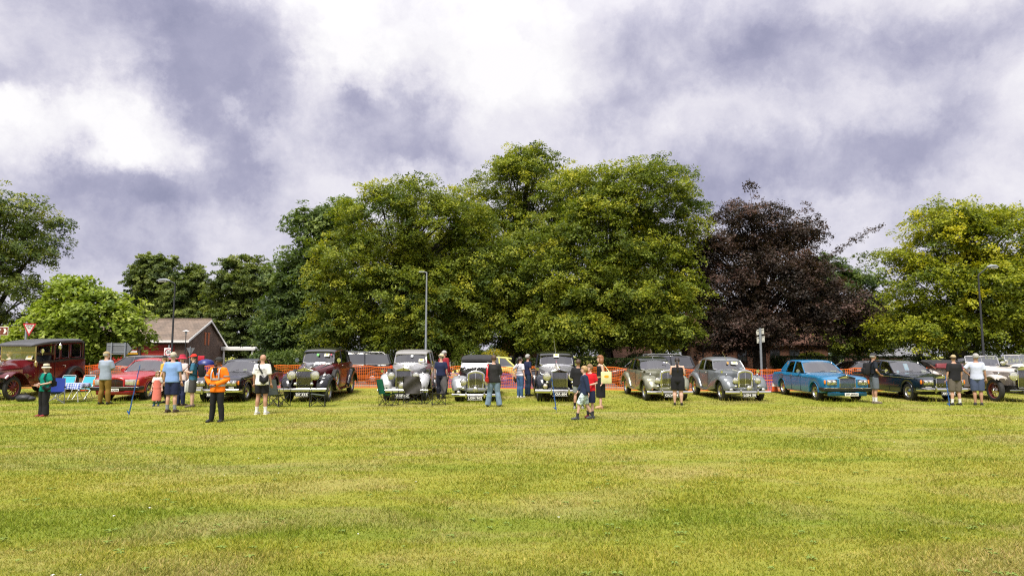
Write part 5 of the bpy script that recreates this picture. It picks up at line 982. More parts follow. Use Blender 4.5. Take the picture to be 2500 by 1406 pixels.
def open_car(label, x, y, yaw, bm1, wm, side_m, plate_txt, seat_m, detailed=True):
    wb = 3.75; root = car_root(label, x, y, yaw, wb, 'open_tourer'); r = 0.425
    body_loft([(-0.46, 0.30, 0.55, 1.18, 1.25), (0.2, 0.36, 0.52, 1.19, 1.27), (1.3, 0.52, 0.50, 1.20, 1.29), (1.62, 0.58, 0.5, 1.22, 1.31)], n=24, round_top=0.86).build('bonnet', wm, root)
    for s in (-1, 1):
        MB().rings([[(s*(0.325+0.16*t_), -0.40+1.9*t_, z) for z in (0.60, 1.12)] for t_ in np.linspace(0, 1, 6)], closed=False).build('bonnet_side', side_m, root)
    MB().tube([(0, -0.44, 1.255), (0, 1.5, 1.31)], 0.008, 5).build('bonnet_hinge', CHROME, root)
    body_loft([(1.60, 0.60, 0.45, 1.18, 1.24), (2.0, 0.72, 0.42, 1.16, 1.12), (3.6, 0.76, 0.42, 1.16, 1.12), (4.3, 0.70, 0.45, 1.14, 1.14), (4.75, 0.55, 0.55, 1.05, 1.06)], n=34).build('body', side_m, root)
    underside(root, -0.5, 4.4, 0.42, 0.36)
    grille_rr(root, -0.62, 0.52, 1.22, 1.36, 0.58, 17, 0.16)
    for s in (-1, 1):
        headlight(root, s*0.47, -0.66, 1.0, 0.165)
        sweep_wing(s, [(-0.36, 0.86, 0.55), (-0.32, 0.93, 0.9)]+arc(0, r, r+0.13, 128, 62, 10)+[(0.55, 0.72, 1), (0.85, 0.50, 1), (1.15, 0.40, 1)], 0.46, 0.94, 0.05, wm, 'front_wing', root)
        sweep_wing(s, [(wb-0.80, 0.42, 1), (wb-0.62, 0.62, 1)]+arc(wb, r, r+0.14, 140, 20, 12), 0.60, 0.94, 0.05, wm, 'rear_wing', root)
        MB().box((s*0.78, 2.05, 0.39), (0.30, 1.85, 0.04), None, 0.01).build('running_board', side_m, root)
        one_wheel(root, 'wire', r, 0.17, (s*0.72, 0, r), s); one_wheel(root, 'wire', r, 0.17, (s*0.72, wb, r), s)
        one_wheel(root, 'wire', r*0.97, 0.16, (s*0.74, 1.02, 0.80), s, 'spare_wheel')
        MB().tube([(s*0.34, -0.70, 0.44), (s*0.40, -0.35, 0.62), (s*0.42, 0.0, 0.52), (s*0.42, 0.5, 0.48)], [(0.03, 0.02)]*4, 6).build('dumb_iron', BLACK, root)
        for yy in (2.2, 3.15): MB().tube([(s*0.765, yy, 1.02), (s*0.80, yy, 1.02), (s*0.80, yy+0.12, 1.02)], 0.010, 5).build('door_handle', CHROME, root)
        MB().lathe([(0.02, 0.06), (0.05, 0.03), (0.055, 0), (0.05, -0.02), (0.01, -0.03)], (s*0.62, -0.1, 1.08), 'y', 12).build('side_lamp', CHROME, root)
        headlight(root, s*0.74, 1.55, 1.42, 0.085, 'spot_lamp')
    bumper(root, -0.86, 0.47, 0.78, mat('nickel', (0.4, 0.42, 0.40), 0.25, 1.0), 0.03, None, 0.02); plate(root, plate_txt, -0.05, -0.92, 0.42, 0.54, 0.13)
    P = [(-0.68, 1.66, 1.27), (0.68, 1.66, 1.27), (0.66, 1.80, 1.70), (-0.66, 1.80, 1.70)]
    pane(root, P, GLASS, 'windscreen', frame=CHROME, fr=0.022); MB().tube([(0, 1.665, 1.27), (0, 1.80, 1.70)], 0.014, 6).build('windscreen_bar', CHROME, root)
    for s in (-1, 1): pane(root, [(s*0.69, 1.70, 1.28), (s*0.78, 2.05, 1.25), (s*0.78, 2.05, 1.58), (s*0.67, 1.80, 1.62)], GLASS, 'wind_deflector')
    seats(root, 2.55, 3.75, 1.0, 0.66, seat_m, 0.5); steering(root, -0.33, 2.05, 1.22, 0.21)
    rail = [(-0.74, 2.5, 1.17), (-0.77, 3.6, 1.17), (-0.70, 4.3, 1.16), (0, 4.62, 1.14), (0.70, 4.3, 1.16), (0.77, 3.6, 1.17), (0.74, 2.5, 1.17)]
    MB().tube(rail, 0.035, 8).build('cockpit_roll', seat_m, root)
    fold = MB()
    for k_ in range(4): fold.tube([(-0.76, 3.75+0.10*k_, 1.22+0.05*k_), (-0.72, 4.35+0.08*k_, 1.26+0.05*k_), (0, 4.66+0.06*k_, 1.27+0.045*k_), (0.72, 4.35+0.08*k_, 1.26+0.05*k_), (0.76, 3.75+0.10*k_, 1.22+0.05*k_)], [(0.04, 0.07), (0.06, 0.09), (0.07, 0.1), (0.06, 0.09), (0.04, 0.07)], 8)
    fold.build('folded_hood', HOOD, root)
    for s in (-1, 1): MB().tube([(s*0.80, 3.5, 1.10), (s*0.83, 3.75, 1.24), (s*0.78, 4.1, 1.30)], 0.016, 6).build('hood_iron', WOOD, root)
    return root
open_car('oyster and taupe open tourer with red wire wheels', 19.30, 26.5, 0, P_CREAM, P_CREAM, P_TAUPE, 'TLX 423', RLEATH)
open_car('cream open tourer parked beyond the oyster tourer', 23.0, 29.4, 0, P_CREAM, paint('cream', (0.62, 0.56, 0.44), 0, 0.3), paint('cream', (0.62, 0.56, 0.44), 0, 0.3), 'GU 182', BLEATH)
def limousine(label, x, y, yaw):
    wb = 3.62; root = car_root(label, x, y, yaw, wb, 'vintage_limousine'); r = 0.45; mm = P_MAR
    body_loft([(-0.42, 0.30, 0.62, 1.20, 1.30), (0.3, 0.36, 0.60, 1.22, 1.32), (0.95, 0.46, 0.60, 1.26, 1.36), (1.15, 0.60, 0.60, 1.38, 1.50), (1.32, 0.68, 0.60, 1.46, 1.54)], n=24, round_top=0.84).build('bonnet', mm, root)
    for s in (-1, 1): MB().rings([[(s*(0.335+0.13*t_), -0.36+1.28*t_, z) for z in (0.66, 1.14)] for t_ in np.linspace(0, 1, 6)], closed=False).build('bonnet_side', ALU, root)
    body_loft([(1.30, 0.69, 0.62, 1.40, 1.42), (1.5, 0.72, 0.60, 1.38, 1.36), (2.5, 0.76, 0.60, 1.40, 1.36), (3.4, 0.80, 0.62, 1.46, 1.42), (4.35, 0.80, 0.64, 1.46, 1.44), (4.5, 0.76, 0.70, 1.44, 1.42)], n=34, sm=2).build('body', mm, root)
    for s in (-1, 1): MB().rings([[(s*(0.735+0.05*t_+0.006), 1.45+2.95*t_, z) for z in (1.33+0.08*t_, 1.42+0.07*t_)] for t_ in np.linspace(0, 1, 8)], closed=False).build('waist_moulding', BLACK, root)
    underside(root, -0.5, 4.3, 0.42, 0.42)
    grille_rr(root, -0.58, 0.55, 1.22, 1.35, 0.56, 15, 0.16)
    for s in (-1, 1):
        headlight(root, s*0.46, -0.70, 1.02, 0.16, rim=BRASS)
        w = sweep_wing(s, [(-0.56, 0.86, 0.8), (-0.46, 0.97, 1)]+arc(0, r, r+0.17, 130, 40, 12)+[(0.66, 0.60, 1), (0.80, 0.48, 1)], 0.50, 0.95, 0.045, mm, 'front_wing', root)
        MB().prism([(yy, zz-0.02) for yy, zz, _ in arc(0, r, r+0.15, 128, 10, 10)]+[(0.75, 0.46), (0.35, 0.46)]+[(yy, zz) for yy, zz, _ in arc(0, r, r+0.02, 20, 128, 8)], s*0.50, s*0.52, 'yz').build('wing_valance', BLACK, w, smooth=False)
        w = sweep_wing(s, [(wb-0.92, 0.48, 1), (wb-0.74, 0.66, 1)]+arc(wb, r, r+0.19, 150, 8, 14), 0.60, 0.96, 0.045, BLACK, 'rear_wing', root)
        MB().prism([(yy, zz-0.02) for yy, zz, _ in arc(wb, r, r+0.17, 170, 5, 14)]+[(yy, zz) for yy, zz, _ in arc(wb, r, r+0.03, 5, 170, 12)], s*0.94, s*0.955, 'yz').build('wing_skirt', BLACK, w, smooth=False)
        MB().box((s*0.76, 1.75, 0.47), (0.36, 1.95, 0.05), None, 0.01).build('running_board', WOOD, root); MB().box((s*0.60, 1.70, 0.56), (0.04, 1.9, 0.16), None, 0.01).build('valance_board', WOOD, root)
        one_wheel(root, 'wood', r, 0.14, (s*0.72, 0, r), s); one_wheel(root, 'wood', r, 0.14, (s*0.72, wb, r), s)
        for yy in (1.95, 2.95): MB().tube([(s*0.775, yy, 1.20), (s*0.83, yy, 1.20), (s*0.84, yy+0.06, 1.17), (s*0.83, yy+0.02, 1.12)], 0.013, 6).build('door_handle', mat('ivory', (0.75, 0.72, 0.65), 0.3), root)
        for yy in (1.48, 2.42, 3.30): MB().box((s*(0.755+0.012*(yy-1.5)), yy, 1.0), (0.010, 0.012, 0.74)).build('door_seam', BLACK, root)
        # cabin posts
        tops = {1.30: 2.10, 2.45: 2.19, 2.80: 2.20, 3.45: 2.21, 4.40: 2.18}
        for yy, zt in tops.items():
            bar(root, [(s*0.70, yy, 1.42), (s*0.705, yy, zt)], 0.030 if yy > 1.4 else 0.022, 0.028, mm if yy > 1.4 else BRASS)
        for a, b_, za, zb_ in ((2.45, 2.80, 2.15, 2.16), (2.82, 3.42, 2.16, 2.17), (3.48, 4.25, 2.17, 2.15)): pane(root, [(s*0.708, a+0.04, 1.50), (s*0.708, b_-0.03, 1.50), (s*0.708, b_-0.03, zb_-0.04), (s*0.708, a+0.04, za-0.04)], GLASS, 'side_window', frame=mm, fr=0.022)
        MB().tube([(s*0.72, 1.3, 2.06), (s*0.72, 4.4, 2.16)], 0.03, 6).build('cant_rail', mm, root)
        lamp = MB().lathe([(0.0, -0.11), (0.035, -0.10), (0.05, -0.06), (0.075, -0.055), (0.075, 0.075), (0.055, 0.085), (0.06, 0.10), (0.03, 0.13), (0.02, 0.16), (0.0, 0.17)], (s*0.80, 1.18, 1.32), 'z', 8); lamp.build('carriage_lamp', BRASS, root, smooth=False)
        MB().lathe([(0.0, -0.11), (0.035, -0.10), (0.05, -0.06), (0.07, -0.055), (0.07, 0.075), (0.05, 0.085), (0.055, 0.10), (0.03, 0.13), (0.0, 0.17)], (s*0.83, 2.62, 1.98), 'z', 8).build('coach_lamp', CHROME, root, smooth=False)
    MB().prism([(-0.76, 1.44), (0.76, 1.44), (0.74, 2.16), (-0.74, 2.16)], 4.40, 4.46).build('rear_panel', BLEATH, root)
    roof_shell([(0.98, 0.74, 2.09, 2.12), (1.15, 0.78, 2.12, 2.19), (1.9, 0.80, 2.19, 2.30), (3.0, 0.80, 2.22, 2.34), (4.2, 0.79, 2.22, 2.33), (4.5, 0.74, 2.18, 2.25), (4.56, 0.70, 2.0, 2.05)], 0.06, 13, 0.35).build('roof', GREYROOF, root)
    for z0, z1 in ((1.50, 1.80), (1.81, 2.08)): pane(root, [(-0.70, 1.28, z0), (0.70, 1.28, z0), (0.70, 1.28, z1), (-0.70, 1.28, z1)], GLASS, 'windscreen', frame=BRASS, fr=0.014)
    MB().box((0, 1.30, 1.475), (1.42, 0.06, 0.07), None, 0.015).build('scuttle_rail', WOOD, root); MB().box((0, 1.29, 2.06), (1.4, 0.04, 0.07), None, 0.01).build('header_rail', WOOD, root)
    seats(root, 2.30, 3.95, 1.22, 0.66, BLEATH, 0.62); steering(root, -0.30, 1.62, 1.60, 0.23)
    MB().box((0, 2.50, 1.62), (1.36, 0.03, 0.30)).build('division', mm, root)
    hb = MB().lathe([(0.115, -0.04), (0.10, -0.02), (0.05, 0.06), (0.025, 0.16), (0.02, 0.28)], (0.62, 0.92, 0.86), 'y', 18, cap=False); hb.lathe([(0.11, 0.0), (0.02, 0.05)], (0.62, 0.90, 0.86), 'y', 18); hb.build('horn', BRASS, root)
    sticker(root, 0.48, 1.24, 1.60, 0.26, 0.19, CREAMC, YEL)
    plate(root, 'R 1914', 0, -0.78, 0.5); mirror(root, 0.86, 1.45, 1.86, 0.09)
    return root
limousine('tall maroon limousine with black roof and wooden-spoked red wheels', -20.3, 27.0, 0)
# ================================================================== modern cars parked on the road behind the fence
def modern(label, x, y, yaw, pm, L=4.3, H=1.48, hw=0.88, belt=0.92, kind='hatch', glass=None, lamp=(0.45, 0.015, 0.015)):
    wb = L*0.60; f = -L*0.20; e = f+L; z = gz(x, y)
    root = thing('parked_car', label, 'car', (x, y, z+0.006), yaw); r = 0.31 if H < 1.6 else 0.36; Ra = r+0.06; g2 = glass or glass_mat('privacy_glass', (0.16, 0.17, 0.18))
    bb = 0.20 if H < 1.6 else 0.28; hood = belt-0.06 if kind != 'suv' else belt-0.02
    body_loft([(f, hw*0.80, bb+0.12, hood-0.28, hood-0.24), (f+0.12, hw*0.93, bb+0.04, hood-0.14, hood-0.10), (f+0.5, hw*0.99, bb, hood-0.06, hood-0.0), (f+L*0.26, hw, bb, belt-0.02, belt+0.06), (f+L*0.4, hw, bb, belt, belt+0.03), (e-0.5, hw, bb, belt+0.03, belt+0.05), (e-0.12, hw*0.96, bb+0.05, belt+0.02, belt+0.04), (e, hw*0.86, bb+0.15, belt-0.12, belt-0.08)], [(0, r, Ra), (wb, r, Ra)], n=56).build('body', pm, root)
    underside(root, f+0.3, e-0.3, hw*0.72, bb-0.05)
    a0 = f+L*0.25; zt = H-0.07; rr_ = e-(0.10 if kind == 'suv' else 0.25)
    A = ((a0, hw*0.88, belt+0.04), (a0+L*0.15, hw*0.72, zt-0.03)); B = ((f+L*0.50, hw*0.93, belt+0.02), (f+L*0.51, hw*0.77, zt)); C = ((f+L*0.72, hw*0.93, belt+0.04), (f+L*0.71, hw*0.76, zt)); Dd = ((rr_, hw*0.86, belt+0.06), (rr_-(0.18 if kind == 'suv' else 0.42), hw*0.70, zt-0.04))
    greenhouse(root, pm, A, B, C, Dd, [(a0+L*0.14, hw*0.72, zt-0.04, zt), (a0+L*0.2, hw*0.76, zt, zt+0.05), (f+L*0.6, hw*0.78, zt+0.005, H), (e-0.7, hw*0.75, zt-0.01, H-0.02), (rr_-0.12, hw*0.70, zt-0.06, H-0.08)], glass=g2, quarter=False, pillar=(0.03, 0.02))
    wheels(root, 'modern', r, 0.20, hw*2-0.22, wb)
    for s in (-1, 1):
        MB().box((s*hw*0.66, f+0.10, hood-0.26), (0.36, 0.20, 0.13), None, 0.04).build('headlight', LENS, root)
        MB().box((s*hw*0.86, e-0.06, belt-0.10), (0.22, 0.14, 0.18), None, 0.03).build('tail_light', mat('tail_red', lamp, 0.2, 0, 0.6), root)
        MB().box((s*(hw+0.07), a0+0.28, belt+0.08), (0.16, 0.10, 0.11), None, 0.03).build('mirror', pm, root)
        for yy in (f+L*0.44, f+L*0.66): MB().tube([(s*(hw+0.004), yy, belt-0.08), (s*(hw+0.03), yy+0.04, belt-0.08), (s*(hw+0.03), yy+0.14, belt-0.08), (s*(hw+0.004), yy+0.18, belt-0.08)], 0.010, 5).build('door_handle', CHROME, root)
        if kind == 'suv': MB().tube([(s*hw*0.70, f+L*0.46, H-0.02), (s*hw*0.70, f+L*0.5, H+0.03), (s*hw*0.70, e-0.8, H+0.02), (s*hw*0.70, e-0.7, H-0.03)], 0.016, 6).build('roof_rail', CHROME, root)
    MB().box((0, f+0.01, bb+0.2), (0.9, 0.05, 0.18), None, 0.02).build('front_grille', BLACK, root)
    return root
modern('black sport utility car with chrome window line behind the maroon limousine', -9.9, 35.2, -90, paint('suv_black', (0.012, 0.012, 0.014), 0, 0.18), 4.9, 1.66, 0.95, 1.02, 'suv')
modern('pale yellow hatchback behind the orange mesh fence', -2.45, 35.6, -90, paint('pale_yellow', (0.62, 0.60, 0.17), 0, 0.3), 3.5, 1.46, 0.82, 0.90, 'hatch')
modern('dark grey estate car with red tail light behind the sage saloon', 5.7, 35.4, -90, paint('graphite', (0.03, 0.031, 0.034), 0.4, 0.25), 4.5, 1.66, 0.92, 0.98, 'suv')
modern('silver-grey hatchback behind the man in the pale blue shirt', -20.3, 35.2, -90, paint('slate_silver', (0.13, 0.135, 0.14), 0.5, 0.3), 4.3, 1.52, 0.88, 0.94, 'hatch')
modern('low black coupe behind the bright blue saloon', 16.2, 34.6, -82, P_BLK, 4.4, 1.40, 0.90, 0.90, 'hatch')
# ================================================================== people
PENDING = []
def rotz(p, a, c=(0, 0)): x, y = p[0]-c[0], p[1]-c[1]; return (c[0]+x*math.cos(a)-y*math.sin(a), c[1]+x*math.sin(a)+y*math.cos(a), p[2])
def ellip(mb, c, r, n=14, k=9):
    rs = []
    for i in range(1, k):
        a = math.pi*i/k; rs.append([(c[0]+r[0]*math.sin(a)*math.cos(2*math.pi*j/n), c[1]+r[1]*math.sin(a)*math.sin(2*math.pi*j/n), c[2]-r[2]*math.cos(a)) for j in range(n)])
    return mb.rings(rs)
def later(name, mb, m, parent, voxel, extra=None, sm=4):
    me = bpy.data.meshes.new(name); me.from_pydata(mb.v, [], mb.f); me.update()
    bm = bmesh.new(); bm.from_mesh(me); bmesh.ops.recalc_face_normals(bm, faces=bm.faces); bm.to_mesh(me); bm.free()
    o = link(name, me, parent); q = o.modifiers.new('r', 'REMESH'); q.mode = 'VOXEL'; q.voxel_size = voxel
    if sm: s_ = o.modifiers.new('s', 'SMOOTH'); s_.factor = 0.5; s_.iterations = sm
    PENDING.append((o, m, extra)); return o
def flush_people():
    bpy.context.view_layer.update(); dg = bpy.context.evaluated_depsgraph_get()
    got = [(o, bpy.data.meshes.new_from_object(o.evaluated_get(dg)), m, ex) for o, m, ex in PENDING]
    for o, me, m, ex in got:
        o.modifiers.clear()
        if ex is not None and ex.v:
            bm = bmesh.new(); bm.from_mesh(me); vs = [bm.verts.new(v) for v in ex.v]
            for f in ex.f:
                try: bm.faces.new([vs[i] for i in f])
                except ValueError: pass
            bm.to_mesh(me); bm.free()
        me.materials.clear(); me.materials.append(m); me.polygons.foreach_set('use_smooth', [True]*len(me.polygons)); me.name = o.name; o.data = me
    PENDING.clear()
def hand(mb, w, d, s, curl=0.6):
    """palm and five fingers from wrist w along direction d; s = body side"""
    d = Vector(d).normalized(); w = Vector(w); side = d.cross(Vector((0, -1, 0.2))); side = side.normalized() if side.length > 0.1 else Vector((1, 0, 0)); nrm = side.cross(d).normalized()
    mb.tube([w-d*0.02, w+d*0.03, w+d*0.085], [(0.024, 0.020), (0.016, 0.036), (0.013, 0.038)], 8)
    for i, (L, o) in enumerate(((0.068, -0.028), (0.078, -0.0095), (0.073, 0.0095), (0.058, 0.028))):
        b = w+d*0.082+side*o; k1 = b+d*L*0.5+nrm*0.012*curl; k2 = k1+d*L*0.35*(1-0.4*curl)+nrm*L*0.45*curl; mb.tube([b-d*0.012, k1, k2], [0.0092, 0.0085, 0.0068], 6)
    b = w+d*0.03-side*0.034; mb.tube([b+side*0.01, b+d*0.03-side*0.014, b+d*0.062-side*0.012+nrm*0.01], [0.011, 0.010, 0.008], 6)
SKIN = lambda n, c: mat('skin_'+n, c, 0.55, 0, 0, 0.06, 20)
LIGHT = SKIN('light', (0.52, 0.30, 0.21)); FAIR = SKIN('fair', (0.58, 0.36, 0.27)); TAN = SKIN('tan', (0.42, 0.23, 0.15)); BROWN = SKIN('brown', (0.13, 0.065, 0.04))
def arm_pts(s, kind, sh):
    S_ = np.array(sh)
    if isinstance(kind, tuple): return [sh, kind[0], kind[1]]
    e, w = {'down': ((0.055, 0.02, -0.28), (0.075, -0.05, -0.53)), 'back': ((0.05, 0.07, -0.27), (0.07, 0.10, -0.52)), 'fwd': ((0.05, -0.05, -0.27), (0.06, -0.18, -0.48)),
            'hip': ((0.20, 0.07, -0.22), (0.02, -0.05, -0.40)), 'front': ((0.07, 0.02, -0.27), (-0.10, -0.24, -0.33)), 'hold': ((0.07, -0.02, -0.27), (-0.11, -0.26, -0.22)),
            'cross': ((0.07, -0.06, -0.26), (-0.22, -0.19, -0.24)), 'pocket': ((0.11, 0.06, -0.26), (0.02, -0.03, -0.47)), 'up': ((0.08, -0.12, -0.24), (-0.06, -0.28, -0.05)), 'belly': ((0.10, 0.03, -0.26), (-0.14, -0.20, -0.40))}[kind]
    return [sh, tuple(S_+np.array((s*e[0], e[1], e[2]))), tuple(S_+np.array((s*w[0], w[1], w[2])))]
def person(label, x, y, yaw, h, skin, top, legs, shoes, hair=None, arms=('down', 'down'), head=0.0, nod=0.0, stride=0.0, apart=0.10, build=1.0, z=None, socks=None, hat=None, female=False, group=None, lean=0.0, glasses=False, belly=0.0):
    """arms: (x<0 side, x>0 side); head: extra turn of the head in degrees; hat: (kind, material)"""
    root = thing('person', label, 'person', (x, y, gz(x, y) if z is None else z), yaw, group); k = h/1.75; root.scale = (k, k, k)
    B = build; hs = 1.0 if h > 1.55 else 1.0+0.30*(1.55-h); fw = 1.06 if female else 1.0; sw = 0.94 if female else 1.0
    body = MB(); ex = MB()
    ty = lambda zz: -lean*(zz-0.93)        # forward lean of the trunk
    hipx = 0.085*B; legp = []
    for s in (-1, 1):
        st = stride*s; hip = (s*hipx, 0, 0.90); ank = (s*apart, -st*0.42, 0.085+(0.05*abs(stride) if st < 0 else 0)); kn = (s*(hipx*0.6+apart*0.4), (hip[1]+ank[1])/2-0.02-0.08*abs(st), 0.49)
        cf = tuple((np.array(kn)*0.68+np.array(ank)*0.32)+np.array((0, 0.018, 0))); legp.append((s, hip, kn, cf, ank))
        body.tube([(hip[0], 0, 0.95), hip, tuple(np.array(hip)*0.5+np.array(kn)*0.5), kn, cf, ank, (ank[0], ank[1], 0.03)], [0.075*B, 0.085*B*fw, 0.072*B, 0.054*B, 0.056*B, 0.036, 0.04], 12)
        body.tube([(ank[0], ank[1]+0.04, 0.035), (ank[0]*1.05, ank[1]-0.06, 0.035), (ank[0]*1.12, ank[1]-0.16, 0.028)], [(0.03, 0.034), (0.032, 0.042), (0.018, 0.036)], 10)
    tor = [(0.86, 0.095, 0.150*fw), (0.94, 0.105, 0.165*fw), (1.06, 0.094+belly*0.5, 0.142*sw), (1.18, 0.100+belly*0.3, 0.150*sw), (1.30, 0.108, 0.166*sw), (1.40, 0.082, 0.160*sw), (1.455, 0.058, 0.085), (1.49, 0.050, 0.055), (1.56, 0.050, 0.052)]
    body.tube([(0, ty(a)-belly*0.25*(1 if 1.0 < a < 1.25 else 0), a) for a, _, _ in tor], [(d*(B if a < 1.4 else 1), w*(B if a < 1.42 else 1)) for a, d, w in tor], 16)
    A = []
    for s, kd in ((-1, arms[0]), (1, arms[1])):
        sh = (s*0.172*sw*(0.5+0.5*B), ty(1.40), 1.405); p = arm_pts(s, kd, sh); A.append((s, p)); mid = tuple(np.array(p[1])*0.45+np.array(p[2])*0.55)
        body.tube([(sh[0]*0.55, sh[1], 1.40), sh, tuple(np.array(sh)*0.5+np.array(p[1])*0.5), p[1], tuple(np.array(p[1])*0.7+np.array(p[2])*0.3), p[2]], [0.05, 0.050*B, 0.043*B, 0.035, 0.037, 0.024], 10)
        hand(ex, p[2], Vector(p[2])-Vector(p[1]), s, 0.7)
    # head
    ha = R(head); hc = (0, ty(1.5)-0.01-0.02*nod, 1.625); rx, ry, rz_ = 0.074*hs, 0.094*hs, 0.112*hs; hd = MB()
    ellip(hd, (0, 0.005, 0.012), (rx, ry, rz_*0.90)); hd.tube([(0, -0.025, -0.02), (0, -0.045*hs, -0.075*hs), (0, -0.05*hs, -0.105*hs)], [(0.06*hs, 0.060*hs), (0.045*hs, 0.052*hs), (0.022, 0.030)], 10)
    hd.tube([(0, -0.088*hs, 0.02), (0, -0.112*hs, -0.022*hs), (0, -0.092*hs, -0.036*hs)], [0.010, 0.017, 0.012], 8)
    for s in (-1, 1): ellip(hd, (s*rx*1.0, 0.012, -0.01), (0.012, 0.022, 0.032), 8, 6)
    nr = Matrix.Rotation(R(nod*25), 3, 'X')
    def H(p): q = nr @ Vector(p); q = rotz((q.x, q.y, q.z), ha); return (q[0]+hc[0], q[1]+hc[1], q[2]+hc[2])
    o_ = len(body.v); body.add([H(v) for v in hd.v], hd.f)
    bo = later('body', body, skin, root, 0.0172, ex)
    eye = MB()
    for s in (-1, 1): ellip(eye, H((s*0.030*hs, -0.084*hs, 0.012)), (0.010, 0.010, 0.006), 6, 5)
    eye.build('eyes', mat('eye_dark', (0.02, 0.015, 0.012), 0.3), bo); lip = MB(); lip.tube([H((-0.022, -0.090*hs, -0.060*hs)), H((0, -0.098*hs, -0.060*hs)), H((0.022, -0.090*hs, -0.060*hs))], 0.006, 6); lip.build('mouth', mat('lips', (0.35, 0.10, 0.08), 0.5), bo)
    if glasses: g_ = MB(); g_.box(H((0, -0.095*hs, 0.012)), (0.13, 0.02, 0.036), Matrix.Rotation(ha, 3, 'Z'), 0.008); g_.build('sunglasses', BLACK, root)
    if hair:
        st, hm = hair[0], hair[1]; hb_ = MB(); kh = 0.97 if hat else 1.0; ellip(hb_, (0, 0.012, 0.026), (rx*1.12*kh, ry*1.10*kh, rz_*0.95*kh), 18, 12)
        low = {'short': -0.035, 'crop': -0.02, 'bob': -0.20, 'pony': -0.03, 'braid': -0.03, 'long': -0.16, 'beard': -0.02}[st]
        if st in ('bob', 'long'): hb_.tube([(0, 0.03, 0.02), (0, 0.035, -0.08), (0, 0.04, low)], [(0.085, 0.092), (0.075, 0.095), (0.05, 0.085)], 14)
        keep = []; V_ = hb_.v
        for f in hb_.f:
            c = np.mean([V_[i] for i in f], 0); front = c[1] < -0.035+0.0*hs
            if (front and c[2] < 0.062*hs) or c[2] < low or (len(hair) > 2) or (hat and c[2] > 0.05): continue
            keep.append(f)
        hb_.f = keep; hm_o = MB().add([H(v) for v in hb_.v], hb_.f)
        if st == 'pony': hm_o.tube([H((0, 0.09, 0.03)), H((0, 0.135, 0.0)), H((0, 0.13, -0.10)), H((0, 0.12, -0.18))], [0.022, 0.032, 0.028, 0.008], 8)
        if st == 'braid': hm_o.tube([H((0, 0.09, 0.02)), (0.0, 0.13, 1.52), (-0.01, 0.145, 1.40), (-0.015, 0.14, 1.28), (-0.02, 0.13, 1.18)], [0.03, 0.034, 0.028, 0.024, 0.010], 8)
        if st == 'beard' : hm_o.tube([H((0, -0.06*hs, -0.07*hs)), H((0, -0.078*hs, -0.10*hs)), H((0, -0.06*hs, -0.125*hs))], [(0.02, 0.05), (0.03, 0.045), (0.015, 0.03)], 10)
        ho = hm_o.build('hair', hm, bo, ang=180); md = ho.modifiers.new('t', 'SOLIDIFY'); md.thickness = 0.004 if hat else 0.012; md.offset = 1
    if hat:
        hk, hm = hat[0], hat[1]; hb_ = MB()
        if hk == 'cap':
            ellip(hb_, (0, 0.012, 0.045), (rx*1.16, ry*1.12, rz_*0.80), 18, 10); hb_.f = [f for f in hb_.f if np.mean([hb_.v[i][2] for i in f]) > 0.035]
            hb_.tube([(0, -0.075, 0.052), (0, -0.13, 0.046), (0, -0.175, 0.032)], [(0.010, 0.076), (0.008, 0.072), (0.005, 0.045)], 12)
        else:
            br, cr, ch_ = {'sun': (0.155, 0.098, 0.10), 'trilby': (0.150, 0.098, 0.105), 'bucket': (0.150, 0.098, 0.09)}[hk]; dr = {'sun': -0.03, 'trilby': 0.0, 'bucket': -0.05}[hk]
            hb_.lathe([(cr*0.3, 0.052+ch_), (cr*0.86, 0.045+ch_), (cr, 0.05+ch_*0.5), (cr*1.04, 0.05), (br*0.9, 0.042+dr*0.7), (br, 0.042+dr), (br*0.98, 0.034+dr), (cr*1.0, 0.038)], (0, 0.01, 0), 'z', 24)
        ht = MB().add([H(v) for v in hb_.v], hb_.f).build('hat', hm, root, ang=60)
        if len(hat) > 2: bd = MB().lathe([(0.1035, 0.058), (0.1025, 0.085)], (0, 0.01, 0), 'z', 24, False); MB().add([H(v) for v in bd.v], bd.f).build('hat_band', hat[2], ht)
    # clothes
    tk, tm = top[0], top[1]; hem = top[2] if len(top) > 2 else {'tank': 0.92, 'tee': 0.86, 'shirt': 0.82, 'jacket': 0.80, 'coat': 0.76, 'dress': 0.90}[tk]; g = {'tank': 0.010, 'tee': 0.018, 'shirt': 0.024, 'jacket': 0.030, 'coat': 0.036, 'dress': 0.010}[tk]
    c = MB(); rings = [(hem, 0.116, 0.176*fw), ((hem+1.06)/2, 0.112, 0.170*fw), (1.06, 0.104+belly*0.5, 0.156*sw), (1.18, 0.106+belly*0.35, 0.158*sw), (1.30, 0.112, 0.170*sw), (1.40, 0.086, 0.160*sw), (1.445 if tk not in ('tank', 'dress') else 1.40, 0.062, 0.095)]
    c.tube([(0, ty(a)-belly*0.28*(1 if 0.95 < a < 1.25 else 0), a) for a, _, _ in rings], [(d*B+g, w*B+g) for _, d, w in rings], 18)
